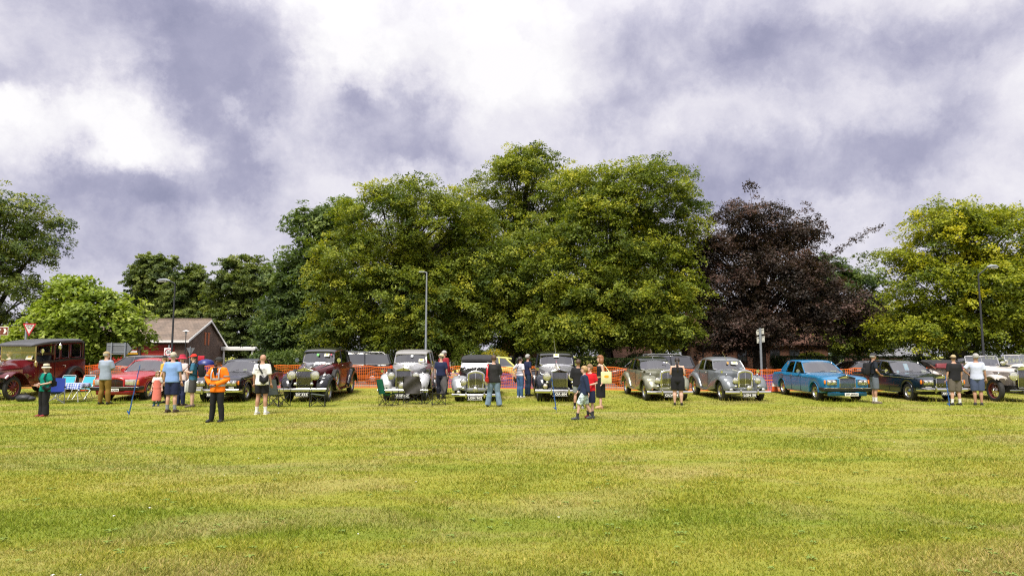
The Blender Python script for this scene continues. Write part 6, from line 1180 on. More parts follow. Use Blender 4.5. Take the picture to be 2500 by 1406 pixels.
    if tk in ('tank', 'dress'):
        for s in (-1, 1): c.tube([(s*0.10, -0.085, 1.33), (s*0.085, 0.0, 1.455), (s*0.10, 0.09, 1.33)], 0.022, 8)
    else:
        fr = top[3] if len(top) > 3 else {'tee': 0.78, 'shirt': 0.85, 'jacket': 2.0, 'coat': 2.0}[tk]
        for s, p in A:
            P0, P1, P2 = [np.array(q) for q in p]; ir = 0.052*B+g
            if fr <= 1: c.tube([(P0[0]*0.5, P0[1], 1.395), tuple(P0), tuple(P0+(P1-P0)*fr*0.6), tuple(P0+(P1-P0)*fr)], [0.055+g, ir, ir*0.98, ir*0.96], 12)
            else: c.tube([(P0[0]*0.5, P0[1], 1.395), tuple(P0), tuple(P0*0.5+P1*0.5), tuple(P1), tuple(P1*0.5+P2*0.5), tuple(P2-(P2-P1)*0.06)], [0.055+g, ir, ir*0.92, ir*0.86, ir*0.76, ir*0.66], 12)
    tp = later('top', c, tm, root, 0.019)
    lk_, lm_ = legs[0], legs[1]; c = MB()
    if lk_ in ('skirt', 'dress'):
        zb = legs[2] if len(legs) > 2 else 0.45
        c.tube([(0, 0, 0.99), (0, 0, 0.92), (0, 0.0, 0.75), (0, 0.0, zb)], [(0.125*B, 0.17*B), (0.135*B, 0.185*B), (0.14*B+0.01, 0.19*B+0.01), (0.15*B+0.03*(lk_ == 'dress'), 0.19*B+0.04*(lk_ == 'dress'))], 18)
    else:
        zc = {'trousers': 0.06, 'wide': 0.05, 'shorts': 0.52, 'short': 0.66, 'long_shorts': 0.44}[lk_] if len(legs) < 3 else legs[2]; wd = {'trousers': 0.024, 'wide': 0.034, 'shorts': 0.034, 'short': 0.026, 'long_shorts': 0.038}[lk_]
        c.tube([(0, ty(1.0)*0.5, 1.0), (0, 0, 0.93), (0, 0, 0.86), (0, 0, 0.80)], [(0.112*B+belly*0.2, 0.160*B*fw), (0.122*B, 0.178*B*fw), (0.118*B, 0.176*B*fw), (0.09*B, 0.16*B)], 16)
        for s, hip, kn, cf, ank in legp:
            hp, kk, cc, aa = [np.array(q) for q in (hip, kn, cf, ank)]
            if zc > 0.4:
                f = (hip[2]-zc)/(hip[2]-kn[2]); e_ = hp+(kk-hp)*min(f, 1.0) if f <= 1 else kk+(cc-kk)*(f-1)*1.2; c.tube([tuple(hp+np.array((0, 0, 0.04))), tuple(hp), tuple(hp*0.5+e_*0.5), tuple(e_)], [0.08*B+wd*0.5, 0.088*B*fw+wd*0.5, 0.078*B+wd, 0.070*B+wd], 14)
            else:
                kr = 0.055*B+wd; fl = (0.066 if lk_ == 'trousers' else 0.105)
                c.tube([tuple(hp+np.array((0, 0, 0.04))), tuple(hp), tuple(hp*0.5+kk*0.5), tuple(kk), tuple(cc), tuple(aa+np.array((0, 0.005, -0.03)))], [0.08*B+wd*0.4, 0.086*B*fw+wd*0.6, 0.075*B+wd, kr, 0.058*B+wd, fl], 14)
    later('trousers' if lk_ in ('trousers', 'wide') else ('shorts' if 'short' in lk_ else 'skirt'), c, lm_, root, 0.019)
    for s, hip, kn, cf, ank in legp:
        if socks: MB().tube([tuple(np.array(ank)+np.array((0, 0, -0.01))), tuple(np.array(ank)*0.75+np.array(cf)*0.25), tuple(np.array(ank)*0.5+np.array(cf)*0.5)], [0.046, 0.046, 0.056], 10).build('sock', socks, root)
        sh_ = MB(); ax, ay, az = ank; dz = az-0.085
        sh_.tube([(ax, ay+0.075, 0.045+dz), (ax, ay+0.05, 0.05+dz), (ax*1.03, ay-0.02, 0.055+dz), (ax*1.08, ay-0.10, 0.042+dz), (ax*1.12, ay-0.17, 0.034+dz), (ax*1.14, ay-0.205, 0.028+dz)], [(0.030, 0.026), (0.05, 0.040), (0.053, 0.044), (0.040, 0.050), (0.030, 0.046), (0.012, 0.026)], 12)
        sh_.box((ax*1.07, ay-0.06, 0.010+dz), (0.092, 0.27, 0.022), None, 0.008); sh_.build('shoe', shoes, root)
    return root, A, k
# ---- bits people wear or carry (each a thing of its own)
def W2(root, p): return Matrix.Translation(root.location) @ Matrix.Rotation(root.rotation_euler.z, 4, 'Z') @ Matrix.Scale(root.scale.x, 4) @ Vector(p)
def on(root, name, label, cat):
    o = thing(name, label, cat, tuple(root.location), 0); o.rotation_euler = root.rotation_euler; o.scale = root.scale; return o
def backpack(root, label, m, y=0.24, w=0.30, hgt=0.44, zc=1.20):
    b = on(root, 'backpack', label, 'backpack'); MB().box((0, y, zc), (w, 0.19, hgt), Matrix.Rotation(R(5), 3, 'X'), 0.07).build('pack', m, b); MB().box((0, y+0.10, zc-0.07), (w*0.8, 0.08, hgt*0.5), None, 0.03).build('pocket', m, b)
    for s in (-1, 1): MB().tube([(s*0.11, y-0.06, zc+0.17), (s*0.125, 0.02, 1.485), (s*0.125, -0.10, 1.42), (s*0.13, -0.155, 1.28), (s*0.16, -0.06, 1.08), (s*0.14, y-0.08, 1.04)], [(0.012, 0.028)]*6, 8).build('strap', m, b)
def camera_prop(root, label, p=(0, -0.34, 1.13)):
    b = on(root, 'camera', label, 'camera'); MB().box(p, (0.135, 0.06, 0.09), None, 0.015).build('camera_body', BLACK, b); MB().lathe([(0.035, 0), (0.038, -0.05), (0.042, -0.09), (0.03, -0.092)], (p[0], p[1]-0.03, p[2]), 'y', 14).build('lens_barrel', BLACK, b); MB().box((p[0], p[1], p[2]+0.05), (0.05, 0.045, 0.03), None, 0.01).build('viewfinder', BLACK, b)
    MB().tube([(0.07, p[1], p[2]+0.03), (0.09, -0.16, 1.36), (0.07, 0.03, 1.50), (-0.07, 0.03, 1.50), (-0.09, -0.16, 1.36), (-0.07, p[1], p[2]+0.03)], [(0.006, 0.014)]*6, 6).build('strap', BLACK, b)
def shoulder_bag(root, label, m, s, zc, size, strap_pts, name='shoulder_bag', strap_w=0.03, yc=0.03, strapm=None, xo=0.24):
    b = on(root, name, label, 'bag'); w, d, hh_ = size
    MB().tube([(s*xo, yc-w/2, zc+hh_*0.32), (s*xo, yc-w*0.32, zc-hh_*0.22), (s*xo, yc, zc-hh_*0.38), (s*xo, yc+w*0.32, zc-hh_*0.22), (s*xo, yc+w/2, zc+hh_*0.32)], [(0.02, d*0.3), (hh_*0.32, d*0.5), (hh_*0.42, d*0.55), (hh_*0.32, d*0.5), (0.02, d*0.3)], 12).build('bag', m, b)
    MB().tube(strap_pts, [(0.006, strap_w)]*len(strap_pts), 8).build('strap', strapm or m, b); return b
def tote(root, label, m, c, w, hh_, strap_top, mark=None, rot=0.0):
    b = on(root, 'tote_bag', label, 'bag'); rr = Matrix.Rotation(R(rot), 3, 'Z'); MB().box(c, (w, 0.07, hh_), rr, 0.03).build('bag', m, b)
    for dy in (-0.03, 0.03): MB().tube([tuple(Vector(c)+rr @ Vector((-w*0.28, dy, hh_*0.48))), strap_top, tuple(Vector(c)+rr @ Vector((w*0.28, dy, hh_*0.48)))], [(0.004, 0.014)]*3, 6).build('handle', m, b)
    if mark: ellip(MB(), (0, 0, 0), (w*0.22, 0.006, hh_*0.12)).build('print', mark, b, tuple(Vector(c)+rr @ Vector((0, -0.037, hh_*0.1)))).rotation_euler = (0, 0, R(rot))
C = cloth
BROWNH = mat('brown_hair', (0.06, 0.032, 0.016), 0.6, 0, 0, 0.3, 30); DARKH = mat('dark_hair', (0.018, 0.012, 0.010), 0.55, 0, 0, 0.3, 30); GREYH = mat('grey_hair', (0.32, 0.31, 0.29), 0.6, 0, 0, 0.3, 30); BLONDE = mat('blonde_hair', (0.36, 0.23, 0.10), 0.6, 0, 0, 0.25, 30); AUBURN = mat('auburn_hair', (0.22, 0.085, 0.03), 0.55, 0, 0, 0.3, 30); SANDY = mat('sandy_hair', (0.22, 0.13, 0.06), 0.6, 0, 0, 0.3, 30)
BLK = C('black', (0.014, 0.014, 0.016)); NAVY = C('navy', (0.014, 0.020, 0.055)); SBLK2 = mat('black_shoe', (0.012, 0.012, 0.012), 0.35); SBRN = mat('brown_shoe', (0.07, 0.045, 0.03), 0.6); SWHT = mat('white_shoe', (0.70, 0.69, 0.66), 0.6); STAN = mat('tan_sandal', (0.40, 0.24, 0.13), 0.6); KHAKIC = C('cap_khaki', (0.36, 0.28, 0.15)); WSOCK = C('white_sock', (0.75, 0.74, 0.72), 0.05); GSOCK = C('grey_sock', (0.24, 0.26, 0.28))
p_, A_, _ = person('woman in teal top and straw sun hat with black trousers', -13.51, 19.94, -22, 1.50, FAIR, ('tee', C('teal', (0.0, 0.20, 0.15)), 0.84), ('wide', BLK), mat('red_sandal', (0.22, 0.02, 0.02), 0.5), ('bob', SANDY), ('front', 'front'), -15, female=True, build=1.08, hat=('sun', C('straw', (0.62, 0.55, 0.40)), BLK))
backpack(p_, 'small black backpack on the woman in teal', BLK, 0.20, 0.26, 0.36, 1.16)
shoulder_bag(p_, 'black waist bag on the woman in teal', BLK, 1, 0.98, (0.26, 0.12, 0.16), [(0.2, -0.10, 1.02), (0.05, -0.19, 1.06), (-0.16, -0.10, 1.10), (-0.17, 0.08, 1.12)], 'waist_bag', 0.02, -0.08, None, 0.20)
person('man in pale blue-grey shirt and khaki trousers with beige cap', -14.73, 24.93, 172, 1.90, LIGHT, ('shirt', C('blue_grey', (0.27, 0.32, 0.40)), 0.80), ('trousers', C('khaki', (0.19, 0.115, 0.022))), SBLK2, ('crop', GREYH), ('cross', 'cross'), -50, apart=0.15, hat=('cap', KHAKIC), build=1.05)
person('woman in yellow top with black cap beside the red saloon', -12.85, 25.4, -85, 1.75, FAIR, ('tee', C('mustard', (0.55, 0.36, 0.06))), ('trousers', BLK), SBLK2, ('pony', SANDY), ('down', 'down'), 0, stride=0.25, female=True, hat=('cap', BLK))
p_, A_, _ = person('small girl in pink dress with white sleeves', -12.42, 24.12, 15, 1.20, FAIR, ('tee', C('white_tee', (0.70, 0.68, 0.66)), 0.95), ('dress', C('coral', (0.62, 0.17, 0.13)), 0.28), mat('navy_shoe', (0.04, 0.05, 0.12), 0.5), ('bob', SANDY), ('down', 'down'), 30, female=True, socks=C('green_sock', (0.02, 0.14, 0.06)))
MB().tube([(0, 0, 0.90), (0, 0, 1.06), (0, 0, 1.20), (0, -0.002, 1.32)], [(0.150, 0.196), (0.140, 0.184), (0.140, 0.180), (0.138, 0.150)], 18).build('bodice', C('coral', (0.62, 0.17, 0.13)), p_)
p_, A_, _ = person('man in light blue shirt and navy shorts seen from behind', -10.62, 21.52, 180, 1.86, LIGHT, ('shirt', C('sky_blue', (0.20, 0.33, 0.62)), 0.86), ('shorts', NAVY, 0.50), SBRN, ('crop', GREYH), ('down', 'down'), 10, apart=0.11, socks=GSOCK, hat=('cap', C('cap_stone', (0.50, 0.44, 0.33))), build=1.06)
p_, A_, _ = person('person in red sun hat and pale pink shirt behind the man in blue', -11.62, 24.2, 165, 1.78, LIGHT, ('tee', C('pale_pink', (0.66, 0.55, 0.54))), ('trousers', NAVY), SBRN, ('short', DARKH), ('down', 'down'), 20, hat=('bucket', C('raspberry', (0.42, 0.03, 0.06))))
tote(p_, 'white carrier bag held by the person in the red hat', C('white_bag', (0.70, 0.70, 0.70), 0.05), (-0.32, 0.0, 0.66), 0.30, 0.38, (-0.30, 0, 0.92), None, 70)
p_, A_, _ = person('man in teal tee and red cap holding a camera', -10.91, 23.55, -72, 1.80, FAIR, ('tee', C('petrol', (0.035, 0.125, 0.20))), ('long_shorts', C('charcoal', (0.055, 0.053, 0.052)), 0.46), SBRN, ('crop', DARKH), ('hold', 'hold'), 0, nod=0.3, apart=0.10, hat=('cap', C('red_cap', (0.72, 0.035, 0.02))), glasses=True)
backpack(p_, 'black backpack on the man in the red cap', BLK); camera_prop(p_, 'black camera held by the man in the red cap')
p_, A_, _ = person('steward in orange hi-vis jacket and black trousers', -7.84, 18.36, -8, 1.71, BROWN, ('coat', C('hivis_orange', (0.95, 0.20, 0.008), 0.06), 0.80), ('trousers', BLK), SBLK2, ('beard', DARKH), ('hip', 'belly'), -62, apart=0.15, hat=('cap', C('faded_black', (0.03, 0.03, 0.03))), build=1.0)
REFL = mat('reflective_tape', (0.34, 0.35, 0.35), 0.35, 0.2)
for zz, rx_, ry_ in ((0.99, 0.222, 0.166), (1.16, 0.210, 0.160)): MB().lathe([(1.0, -0.026), (1.0, 0.026)], (0, 0, 0), 'z', 28, False).build('reflective_band', REFL, p_, (0, -0.0, zz)).scale = (rx_, ry_, 1)
for s, p in A_:
    q = np.array(p[0])*0.35+np.array(p[1])*0.65; MB().tube([tuple(q+np.array((0, 0, 0.02))), tuple(q-np.array((0, 0, 0.02)))], 0.092, 12).build('reflective_band', REFL, p_)
    MB().tube([(s*0.11, -0.160, 1.16), (s*0.112, -0.164, 1.28), (s*0.10, -0.125, 1.41), (s*0.09, -0.03, 1.475)], [(0.006, 0.022)]*4, 6).build('reflective_brace', REFL, p_)
MB().prism([(-0.075, 1.47), (0.075, 1.47), (0.0, 1.20)], -0.150, -0.168).build('undershirt', BLK, p_, smooth=False); MB().prism([(0.035, 1.27), (0.095, 1.27), (0.065, 1.34)], -0.166, -0.172).build('chest_badge', mat('badge_blue', (0.10, 0.25, 0.55), 0.5), p_, smooth=False)
p_, A_, _ = person('bald bearded man in white tee and black shorts with sling bag', -7.54, 20.77, 178, 1.80, TAN, ('tee', C('white_cotton', (0.72, 0.71, 0.69), 0.05), 0.84, 0.92), ('short', BLK, 0.60), SWHT, ('beard', DARKH, 'bald'), ('down', 'down'), 75, apart=0.13, socks=WSOCK, build=1.08, glasses=True)
shoulder_bag(p_, 'black sling bag on the man in the white tee', BLK, -1, 1.06, (0.22, 0.11, 0.24), [(0.10, -0.02, 1.50), (0.05, 0.16, 1.38), (-0.08, 0.185, 1.18)], 'sling_bag', 0.022, 0.0, None, 0.0)
for ch in list(COL.objects):
    if ch.name.startswith('sling_bag') and ch.parent is None:
        for q in ch.children:
            if q.name.startswith('bag'): q.location = (-0.13, 0.20, 0.0); q.rotation_euler = (0, 0, R(90)); q.location = (-0.13, 0.20, 0.0)
tx = text_part('ALLSAINTS', 0.07, mat('print_black', (0.02, 0.02, 0.025), 0.7), p_, (0.0, 0.158, 1.295), (R(90), 0, R(180)), 'shirt_print', fit=(0.30, 0.042), bold=0.002)
person('grey-haired man in dark red jacket behind the straw hat', -2.90, 29.2, 150, 1.84, LIGHT, ('jacket', C('dark_red', (0.28, 0.02, 0.03))), ('trousers', NAVY), SBLK2, ('short', GREYH), ('down', 'front'), -70, nod=0.8)
person('man in navy polo and straw hat looking down at a car', -2.84, 27.5, 172, 1.75, LIGHT, ('tee', NAVY, 0.90), ('trousers', C('dark_navy', (0.010, 0.012, 0.022))), SBLK2, ('crop', GREYH), ('down', 'down'), -40, nod=0.9, hat=('trilby', C('straw_hat', (0.66, 0.55, 0.36)), C('straw_band', (0.45, 0.36, 0.22))), build=1.06)
p_, A_, _ = person('woman in black jacket and flared blue jeans seen from behind', -0.63, 23.74, 180, 1.76, FAIR, ('coat', C('washed_black', (0.022, 0.022, 0.022), 0.3), 0.82), ('wide', C('light_denim', (0.16, 0.23, 0.31), 0.25)), SBLK2, ('short', BROWNH), ('hold', 'hold'), 25, apart=0.20, female=True, build=1.03)
RBAG = mat('red_leather', (0.50, 0.012, 0.02), 0.35, 0, 0.3)
shoulder_bag(p_, 'bright red shoulder bag on the woman in flared jeans', RBAG, 1, 0.96, (0.34, 0.14, 0.20), [(0.20, 0.06, 1.44), (0.215, 0.20, 1.30), (0.22, 0.215, 1.12), (0.25, 0.19, 0.98)], 'shoulder_bag', 0.03, 0.17, None, 0.22)
p_, A_, _ = person('woman in striped tee and blue jeans with hand on hip', 0.33, 28.0, 135, 1.64, FAIR, ('tee', C('pale_stripe', (0.62, 0.60, 0.66), 0.05), 0.93), ('trousers', C('mid_denim', (0.055, 0.115, 0.235), 0.2)), SWHT, ('pony', DARKH), ('down', 'hip'), -30, apart=0.09, female=True)
STR = C('navy_stripe', (0.05, 0.06, 0.12))
for q in range(6):
    zz = 1.00+q*0.068; MB().lathe([(1.0, -0.008), (1.0, 0.008)], (0, 0, 0), 'z', 24, False).build('stripe', STR, p_, (0, -0.0, zz)).scale = (0.176+0.012*(zz > 1.2), 0.132, 1)
shoulder_bag(p_, 'brown crossbody bag on the woman in the striped tee', mat('brown_leather', (0.06, 0.03, 0.015), 0.5), 1, 0.82, (0.22, 0.09, 0.24), [(-0.09, -0.02, 1.48), (0.0, 0.15, 1.34), (0.14, 0.13, 1.1), (0.21, 0.05, 0.92)], 'crossbody_bag', 0.016, 0.03)
person('balding man in navy tee standing behind the woman in stripes', 0.66, 28.75, 120, 1.72, TAN, ('tee', NAVY, 0.88), ('trousers', C('dark_denim', (0.022, 0.040, 0.075))), SBLK2, ('crop', GREYH), ('down', 'front'), -20)
person('boy in black hooded jacket and grey shorts seen from behind', 2.2, 22.83, 172, 1.62, TAN, ('coat', BLK, 0.80), ('shorts', C('steel_grey', (0.20, 0.22, 0.22)), 0.56), mat('trainer_bw', (0.30, 0.30, 0.28), 0.6, 0, 0, 0.8, 25), ('short', BROWNH), ('front', 'front'), 8, apart=0.14, socks=BLK)
person('boy in bright red tee and navy shorts', 2.22, 19.62, -30, 1.50, FAIR, ('tee', C('bright_red', (0.55, 0.01, 0.018))), ('shorts', NAVY, 0.48), mat('red_trainer', (0.18, 0.02, 0.03), 0.6, 0, 0, 0.7, 25), ('short', SANDY), ('front', 'front'), -35, apart=0.08, socks=C('dark_sock', (0.04, 0.04, 0.045)))
FLOR = mat('floral_print', (0.42, 0.52, 0.55), 0.8, 0, 0, 0.95, 16)
person('boy in navy hoodie and patterned shorts walking past', 2.0, 19.02, -88, 1.46, FAIR, ('coat', C('navy_hoodie', (0.016, 0.026, 0.062)), 0.80), ('shorts', FLOR, 0.50), mat('dark_trainer', (0.035, 0.04, 0.04), 0.6, 0, 0, 0.4, 25), ('short', BLONDE), ('fwd', 'back'), 0, stride=0.62, apart=0.06, socks=C('dark_sock', (0.04, 0.04, 0.045)))
p_, A_, _ = person('woman in long black dress with auburn bob', 2.96, 23.01, -75, 1.76, FAIR, ('dress', BLK, 0.92), ('skirt', BLK, 0.36), STAN, ('bob', AUBURN), ('down', 'down'), -12, female=True, stride=0.12)
MB().lathe([(1.0, -0.028), (1.0, 0.028)], (0, 0, 0), 'z', 24, False).build('belt', C('tan_belt', (0.42, 0.28, 0.13)), p_, (0, 0, 1.03)).scale = (0.166, 0.124, 1)
tote(p_, 'pale yellow tote bag with orange print on her shoulder', C('lemon', (0.62, 0.60, 0.32), 0.06), (0.25, 0.10, 1.02), 0.36, 0.40, (0.19, 0.02, 1.47), mat('print_orange', (0.8, 0.35, 0.01), 0.6), 80)
p_, A_, _ = person('woman in black vest and black shorts with long dark braid', 5.9, 24.52, 165, 1.68, FAIR, ('tank', BLK, 0.88), ('shorts', BLK, 0.55), SBLK2, ('braid', DARKH), ('hold', 'hold'), 0, apart=0.12, female=True, build=1.36)
p_, A_, _ = person('man in dark polo and grey cargo shorts wearing a backpack', 13.33, 25.35, 88, 1.84, TAN, ('tee', C('blue_black', (0.012, 0.016, 0.024)), 0.90), ('shorts', C('slate_cargo', (0.115, 0.135, 0.165)), 0.50), mat('olive_shoe', (0.16, 0.13, 0.09), 0.7), ('crop', GREYH), ('belly', 'belly'), 0, apart=0.07, socks=WSOCK, hat=('cap', C('charcoal_cap', (0.045, 0.045, 0.05))), belly=0.05)
backpack(p_, 'black backpack on the man in the dark polo', BLK); camera_prop(p_, 'small camera at the chest of the man in the dark polo', (0, -0.24, 1.14))
person('man in black tee and olive-grey shorts with beige cap', 15.77, 24.52, 178, 1.78, LIGHT, ('tee', BLK, 0.84, 0.85), ('long_shorts', C('olive_grey', (0.115, 0.10, 0.08)), 0.46), mat('black_trainer', (0.03, 0.03, 0.03), 0.6, 0, 0, 0.6, 30), ('crop', BROWNH), ('down', 'down'), -8, apart=0.13, socks=WSOCK, hat=('cap', C('cap_beige', (0.42, 0.33, 0.19))), build=1.08)
person('grey-haired man in pale lavender tee with hand on hip', 16.55, 24.5, 150, 1.82, TAN, ('tee', C('lavender', (0.50, 0.54, 0.68), 0.06), 0.86), ('long_shorts', C('denim_short', (0.065, 0.085, 0.15)), 0.47), mat('black_trainer', (0.03, 0.03, 0.03), 0.6, 0, 0, 0.6, 30), ('crop', GREYH), ('down', 'hip'), 35, apart=0.09, build=1.08)
person('dark-haired person in white shirt bending beside the tall limousine', -21.95, 29.3, 60, 1.74, LIGHT, ('shirt', C('crisp_white', (0.74, 0.74, 0.74), 0.05)), ('trousers', NAVY), SBLK2, ('short', DARKH), ('fwd', 'fwd'), 0, lean=0.25)
person('blonde person glimpsed through the limousine windscreen', -23.0, 31.4, -40, 1.72, FAIR, ('tee', C('white_cotton', (0.72, 0.71, 0.69), 0.05)), ('trousers', NAVY), SBLK2, ('short', BLONDE), ('down', 'down'), 0)
flush_people()
# ================================================================== chairs, table, stakes
FRAME = mat('chair_frame_black', (0.02, 0.02, 0.022), 0.4, 0.4); ALUF = mat('chair_frame_white', (0.62, 0.63, 0.64), 0.35, 0.4); SILF = mat('chair_frame_silver', (0.35, 0.36, 0.38), 0.35, 0.8)
def sheet_grid(f, n=7, k=7, th=0.006):
    a = [[f(i/(n-1), j/(k-1)) for j in range(k)] for i in range(n)]; mb = MB(); mb.rings(a, closed=False); mb.rings([[(p[0], p[1]+th*0.3, p[2]-th) for p in r] for r in a], closed=False); return mb
def camp_chair(label, x, y, yaw, m, fm=None, hgt=0.92, w=0.52, slump=0.0):
    fm = fm or FRAME; c = thing('camping_chair', label, 'chair', (x, y, gz(x, y)), yaw, 'folding camping chairs'); a = w/2
    F = [(-a-0.04, -0.26), (a+0.04, -0.26), (a+0.04, 0.24), (-a-0.04, 0.24)]; T = [(-a, -0.24, 0.44), (a, -0.24, 0.44), (a, 0.20, 0.38), (-a, 0.20, 0.38)]
    for i, j in ((0, 1), (1, 0), (2, 3), (3, 2), (1, 2), (2, 1), (0, 3), (3, 0)): MB().tube([(F[i][0], F[i][1], 0.01), T[j]], 0.0095, 6).build('leg', fm, c)
    for s in (-1, 1):
        MB().tube([(s*(a+0.03), 0.23, 0.0), (s*(a+0.02), 0.24, 0.42), (s*(a+0.01), 0.36, hgt)], 0.0105, 6).build('back_post', fm, c); MB().tube([(s*(a+0.04), -0.26, 0.0), (s*(a+0.04), -0.26, 0.60)], 0.0105, 6).build('arm_post', fm, c)
        sheet_grid(lambda u, v: (s*(a+0.035)+(v-0.5)*0.07, -0.27+u*0.56, 0.61+0.02*math.cos(u*3.1)-0.03*math.sin(math.pi*u)), 7, 3).build('armrest', m, c)
    sheet_grid(lambda u, v: ((v-0.5)*w, -0.25+u*0.46, 0.44-0.06*u-0.06*math.sin(math.pi*u)*math.sin(math.pi*v)), 8, 8).build('seat', m, c)
    sheet_grid(lambda u, v: ((v-0.5)*(w+0.01)+slump*0.03*math.sin(u*9+v*4), 0.24+0.12*u+0.035*math.sin(math.pi*v)*(1-u*0.4)+slump*0.04*math.sin(u*7+v*5), 0.40+(hgt-0.40)*u-slump*0.05*abs(v-0.5)), 10, 10).build('backrest', m, c)
    return c
GGR = C('chair_grey_green', (0.075, 0.088, 0.070)); GRN = C('chair_green', (0.010, 0.12, 0.055)); DGR = C('chair_dark_grey', (0.062, 0.058, 0.056), 0.25); BLU = C('chair_blue', (0.022, 0.045, 0.24)); PALEC = C('chair_pale', (0.20, 0.19, 0.17))
camp_chair('grey-green camping chair facing the maroon limousine bumper', -8.05, 23.8, 70, GGR)
camp_chair('grey-green camping chair half hidden by the bald man', -8.55, 24.5, 60, GGR)
camp_chair('grey-green camping chair turned away from the other, by the SV 415 plate', -6.72, 23.95, -80, GGR)
camp_chair('bright green camping chair in front of the silver saloon', -4.36, 24.35, 78, GRN)
camp_chair('wide dark grey camping chair with slumped back before the silver saloon', -3.58, 25.15, 176, DGR, None, 1.02, 0.62, 1.0)
camp_chair('dark grey high-backed camping chair beside the man in the straw hat', -2.72, 24.75, -62, DGR, None, 1.02, 0.56, 1.0)
camp_chair('deep blue camping chair beside the gingham table', -16.75, 25.3, 30, BLU, SILF)
TEAL = C('chair_turquoise', (0.06, 0.36, 0.45))
def deck_chair(label, x, y, yaw):
    c = thing('garden_chair', label, 'chair', (x, y, gz(x, y)), yaw, 'turquoise garden chairs')
    for s in (-1, 1):
        MB().tube([(s*0.24, 0.34, 0.90), (s*0.245, 0.24, 0.62), (s*0.25, 0.10, 0.40), (s*0.25, -0.26, 0.0)], 0.012, 8).build('leg', ALUF, c); MB().tube([(s*0.23, -0.24, 0.42), (s*0.23, 0.05, 0.38), (s*0.23, 0.28, 0.0)], 0.012, 8).build('leg', ALUF, c)
        MB().tube([(s*0.27, 0.26, 0.63), (s*0.27, -0.20, 0.62), (s*0.26, -0.24, 0.42)], 0.012, 8).build('armrest', ALUF, c)
    MB().tube([(-0.24, 0.34, 0.90), (-0.2, 0.35, 0.93), (0.2, 0.35, 0.93), (0.24, 0.34, 0.90)], 0.012, 8).build('top_rail', ALUF, c)
    sheet_grid(lambda u, v: ((v-0.5)*0.44, 0.17+0.17*u+0.02*math.sin(math.pi*v), 0.50+0.38*u), 6, 6).build('backrest', TEAL, c); sheet_grid(lambda u, v: ((v-0.5)*0.44, -0.24+u*0.42, 0.42-0.03*math.sin(math.pi*u)), 6, 6).build('seat', TEAL, c)
deck_chair('turquoise garden chair with white tube frame behind the gingham table, nearer the limousine', -17.75, 27.35, 8); deck_chair('turquoise garden chair with white tube frame behind the gingham table, nearer the red saloon', -16.95, 27.25, -6)
tb = thing('picnic_table', 'white-legged folding picnic table under a gingham cloth', 'table', (-16.95, 26.35, gz(-16.95, 26.35))); MB().box((0, 0, 0.685), (1.25, 0.62, 0.025), None, 0.005).build('table_top', WHITE, tb)
for s in (-1, 1):
    for q in (-1, 1): MB().tube([(s*0.46, q*0.22, 0.68), (s*0.56, q*0.27, 0.0)], 0.014, 8).build('leg', ALUF, tb)
gm = bpy.data.materials.new('blue_gingham'); gm.use_nodes = True; t = NT(gm.node_tree); p = t.n['Principled BSDF']; p.inputs['Roughness'].default_value = 0.9; tc = t.a('ShaderNodeTexCoord'); s3 = t.a('ShaderNodeSeparateXYZ'); t.lk(tc.outputs['Object'], s3.inputs[0])
ga = t.m('GREATER_THAN', t.m('FRACT', t.m('MULTIPLY', s3.outputs[0], 11.0)), 0.5); gb = t.m('GREATER_THAN', t.m('FRACT', t.m('MULTIPLY', t.m('ADD', s3.outputs[1], s3.outputs[2]), 11.0)), 0.5)
t.lk(t.ramp(t.m('MULTIPLY', t.m('ADD', ga, gb), 0.5), [(0.0, (0.70, 0.72, 0.76)), (0.5, (0.24, 0.32, 0.60)), (1.0, (0.035, 0.07, 0.38))]), p.inputs['Base Color'])
cl_ = MB(); nx_, ny_ = 28, 16
def cp(u, v):      # u along the table, v across; overhang folds down
    X, Y = (u-0.5)*1.55, (v-0.5)*1.10; ox, oy = max(0, abs(X)-0.635), max(0, abs(Y)-0.325); d = max(ox, oy)
    return (math.copysign(min(abs(X), 0.64+0.03*math.sin(Y*16)*min(1, ox*8)+ox*0.15), X), math.copysign(min(abs(Y), 0.335+0.03*math.sin(X*15)*min(1, oy*8)+oy*0.18), Y), 0.703-d*0.95-(0.06 if ox > 0 and oy > 0 else 0))
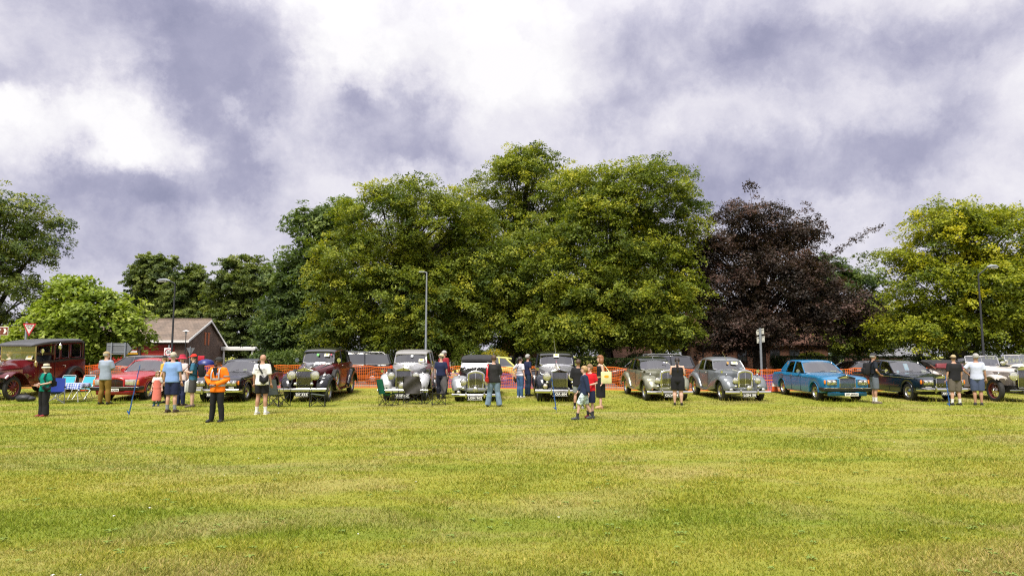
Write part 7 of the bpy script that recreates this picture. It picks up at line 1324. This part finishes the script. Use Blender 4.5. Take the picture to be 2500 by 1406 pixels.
cl_.rings([[cp(i/nx_, j/ny_) for j in range(ny_+1)] for i in range(nx_+1)], closed=False); co = cl_.build('tablecloth', gm, None, tuple(tb.location)); tag(co, 'blue and white gingham cloth draped over the picnic table', 'tablecloth')
bg_ = thing('holdall', 'black crumpled holdall on the grass beside the limousine wheel', 'bag', (-18.75, 26.5, gz(-18.75, 26.5))); b_ = MB(); ellip(b_, (0, 0, 0.12), (0.30, 0.2, 0.15), 16, 9); ellip(b_, (0.2, 0.05, 0.09), (0.22, 0.16, 0.11), 14, 8); b_.build('bag', mat('black_nylon', (0.02, 0.02, 0.022), 0.55, 0, 0, 0.2, 8, 0.6, 12), bg_); MB().tube([(-0.15, 0, 0.25), (-0.05, -0.05, 0.34), (0.08, -0.05, 0.33), (0.16, 0, 0.22)], 0.012, 6).build('handle', BLACK, bg_)
STK = mat('blue_stake_plastic', (0.015, 0.085, 0.30), 0.4)
def stake(label, x, y, h, dx):
    s = thing('fence_stake', label, 'stake', (x, y, gz(x, y)), 0, 'blue plastic fence stakes'); s.rotation_euler = (0, math.atan(dx/h), 0)
    sh = MB().tube([(0, 0, 0.10), (0, 0, 0.5), (0, 0, h)], [(0.020, 0.017), (0.017, 0.014), (0.012, 0.010)], 8).build('shaft', STK, s); MB().tube([(0, 0, -0.15), (0, 0, 0.11)], [0.004, 0.006], 6).build('spike', STEEL, s)
    MB().prism([(0, 0.10), (-0.075, 0.17), (-0.07, 0.20), (0, 0.16)], -0.012, 0.012).build('foot_tread', STK, s, smooth=False)
    for k_ in range(7): z_ = 0.32+k_*(h-0.42)/6; MB().tube([(0, 0, z_), (0.028*(-1)**k_, -0.004, z_+0.012), (0.030*(-1)**k_, -0.004, z_+0.034)], 0.0055, 5).build('wire_lug', STK, s)
stake('long blue plastic stake leaning in front of the red saloon', -10.84, 19.55, 1.52, 0.26); stake('blue plastic stake leaning in front of the indigo limousine', 1.37, 21.21, 1.08, -0.15); stake('blue plastic stake beside the man in the black tee', 14.47, 22.83, 1.10, -0.09)
# p8
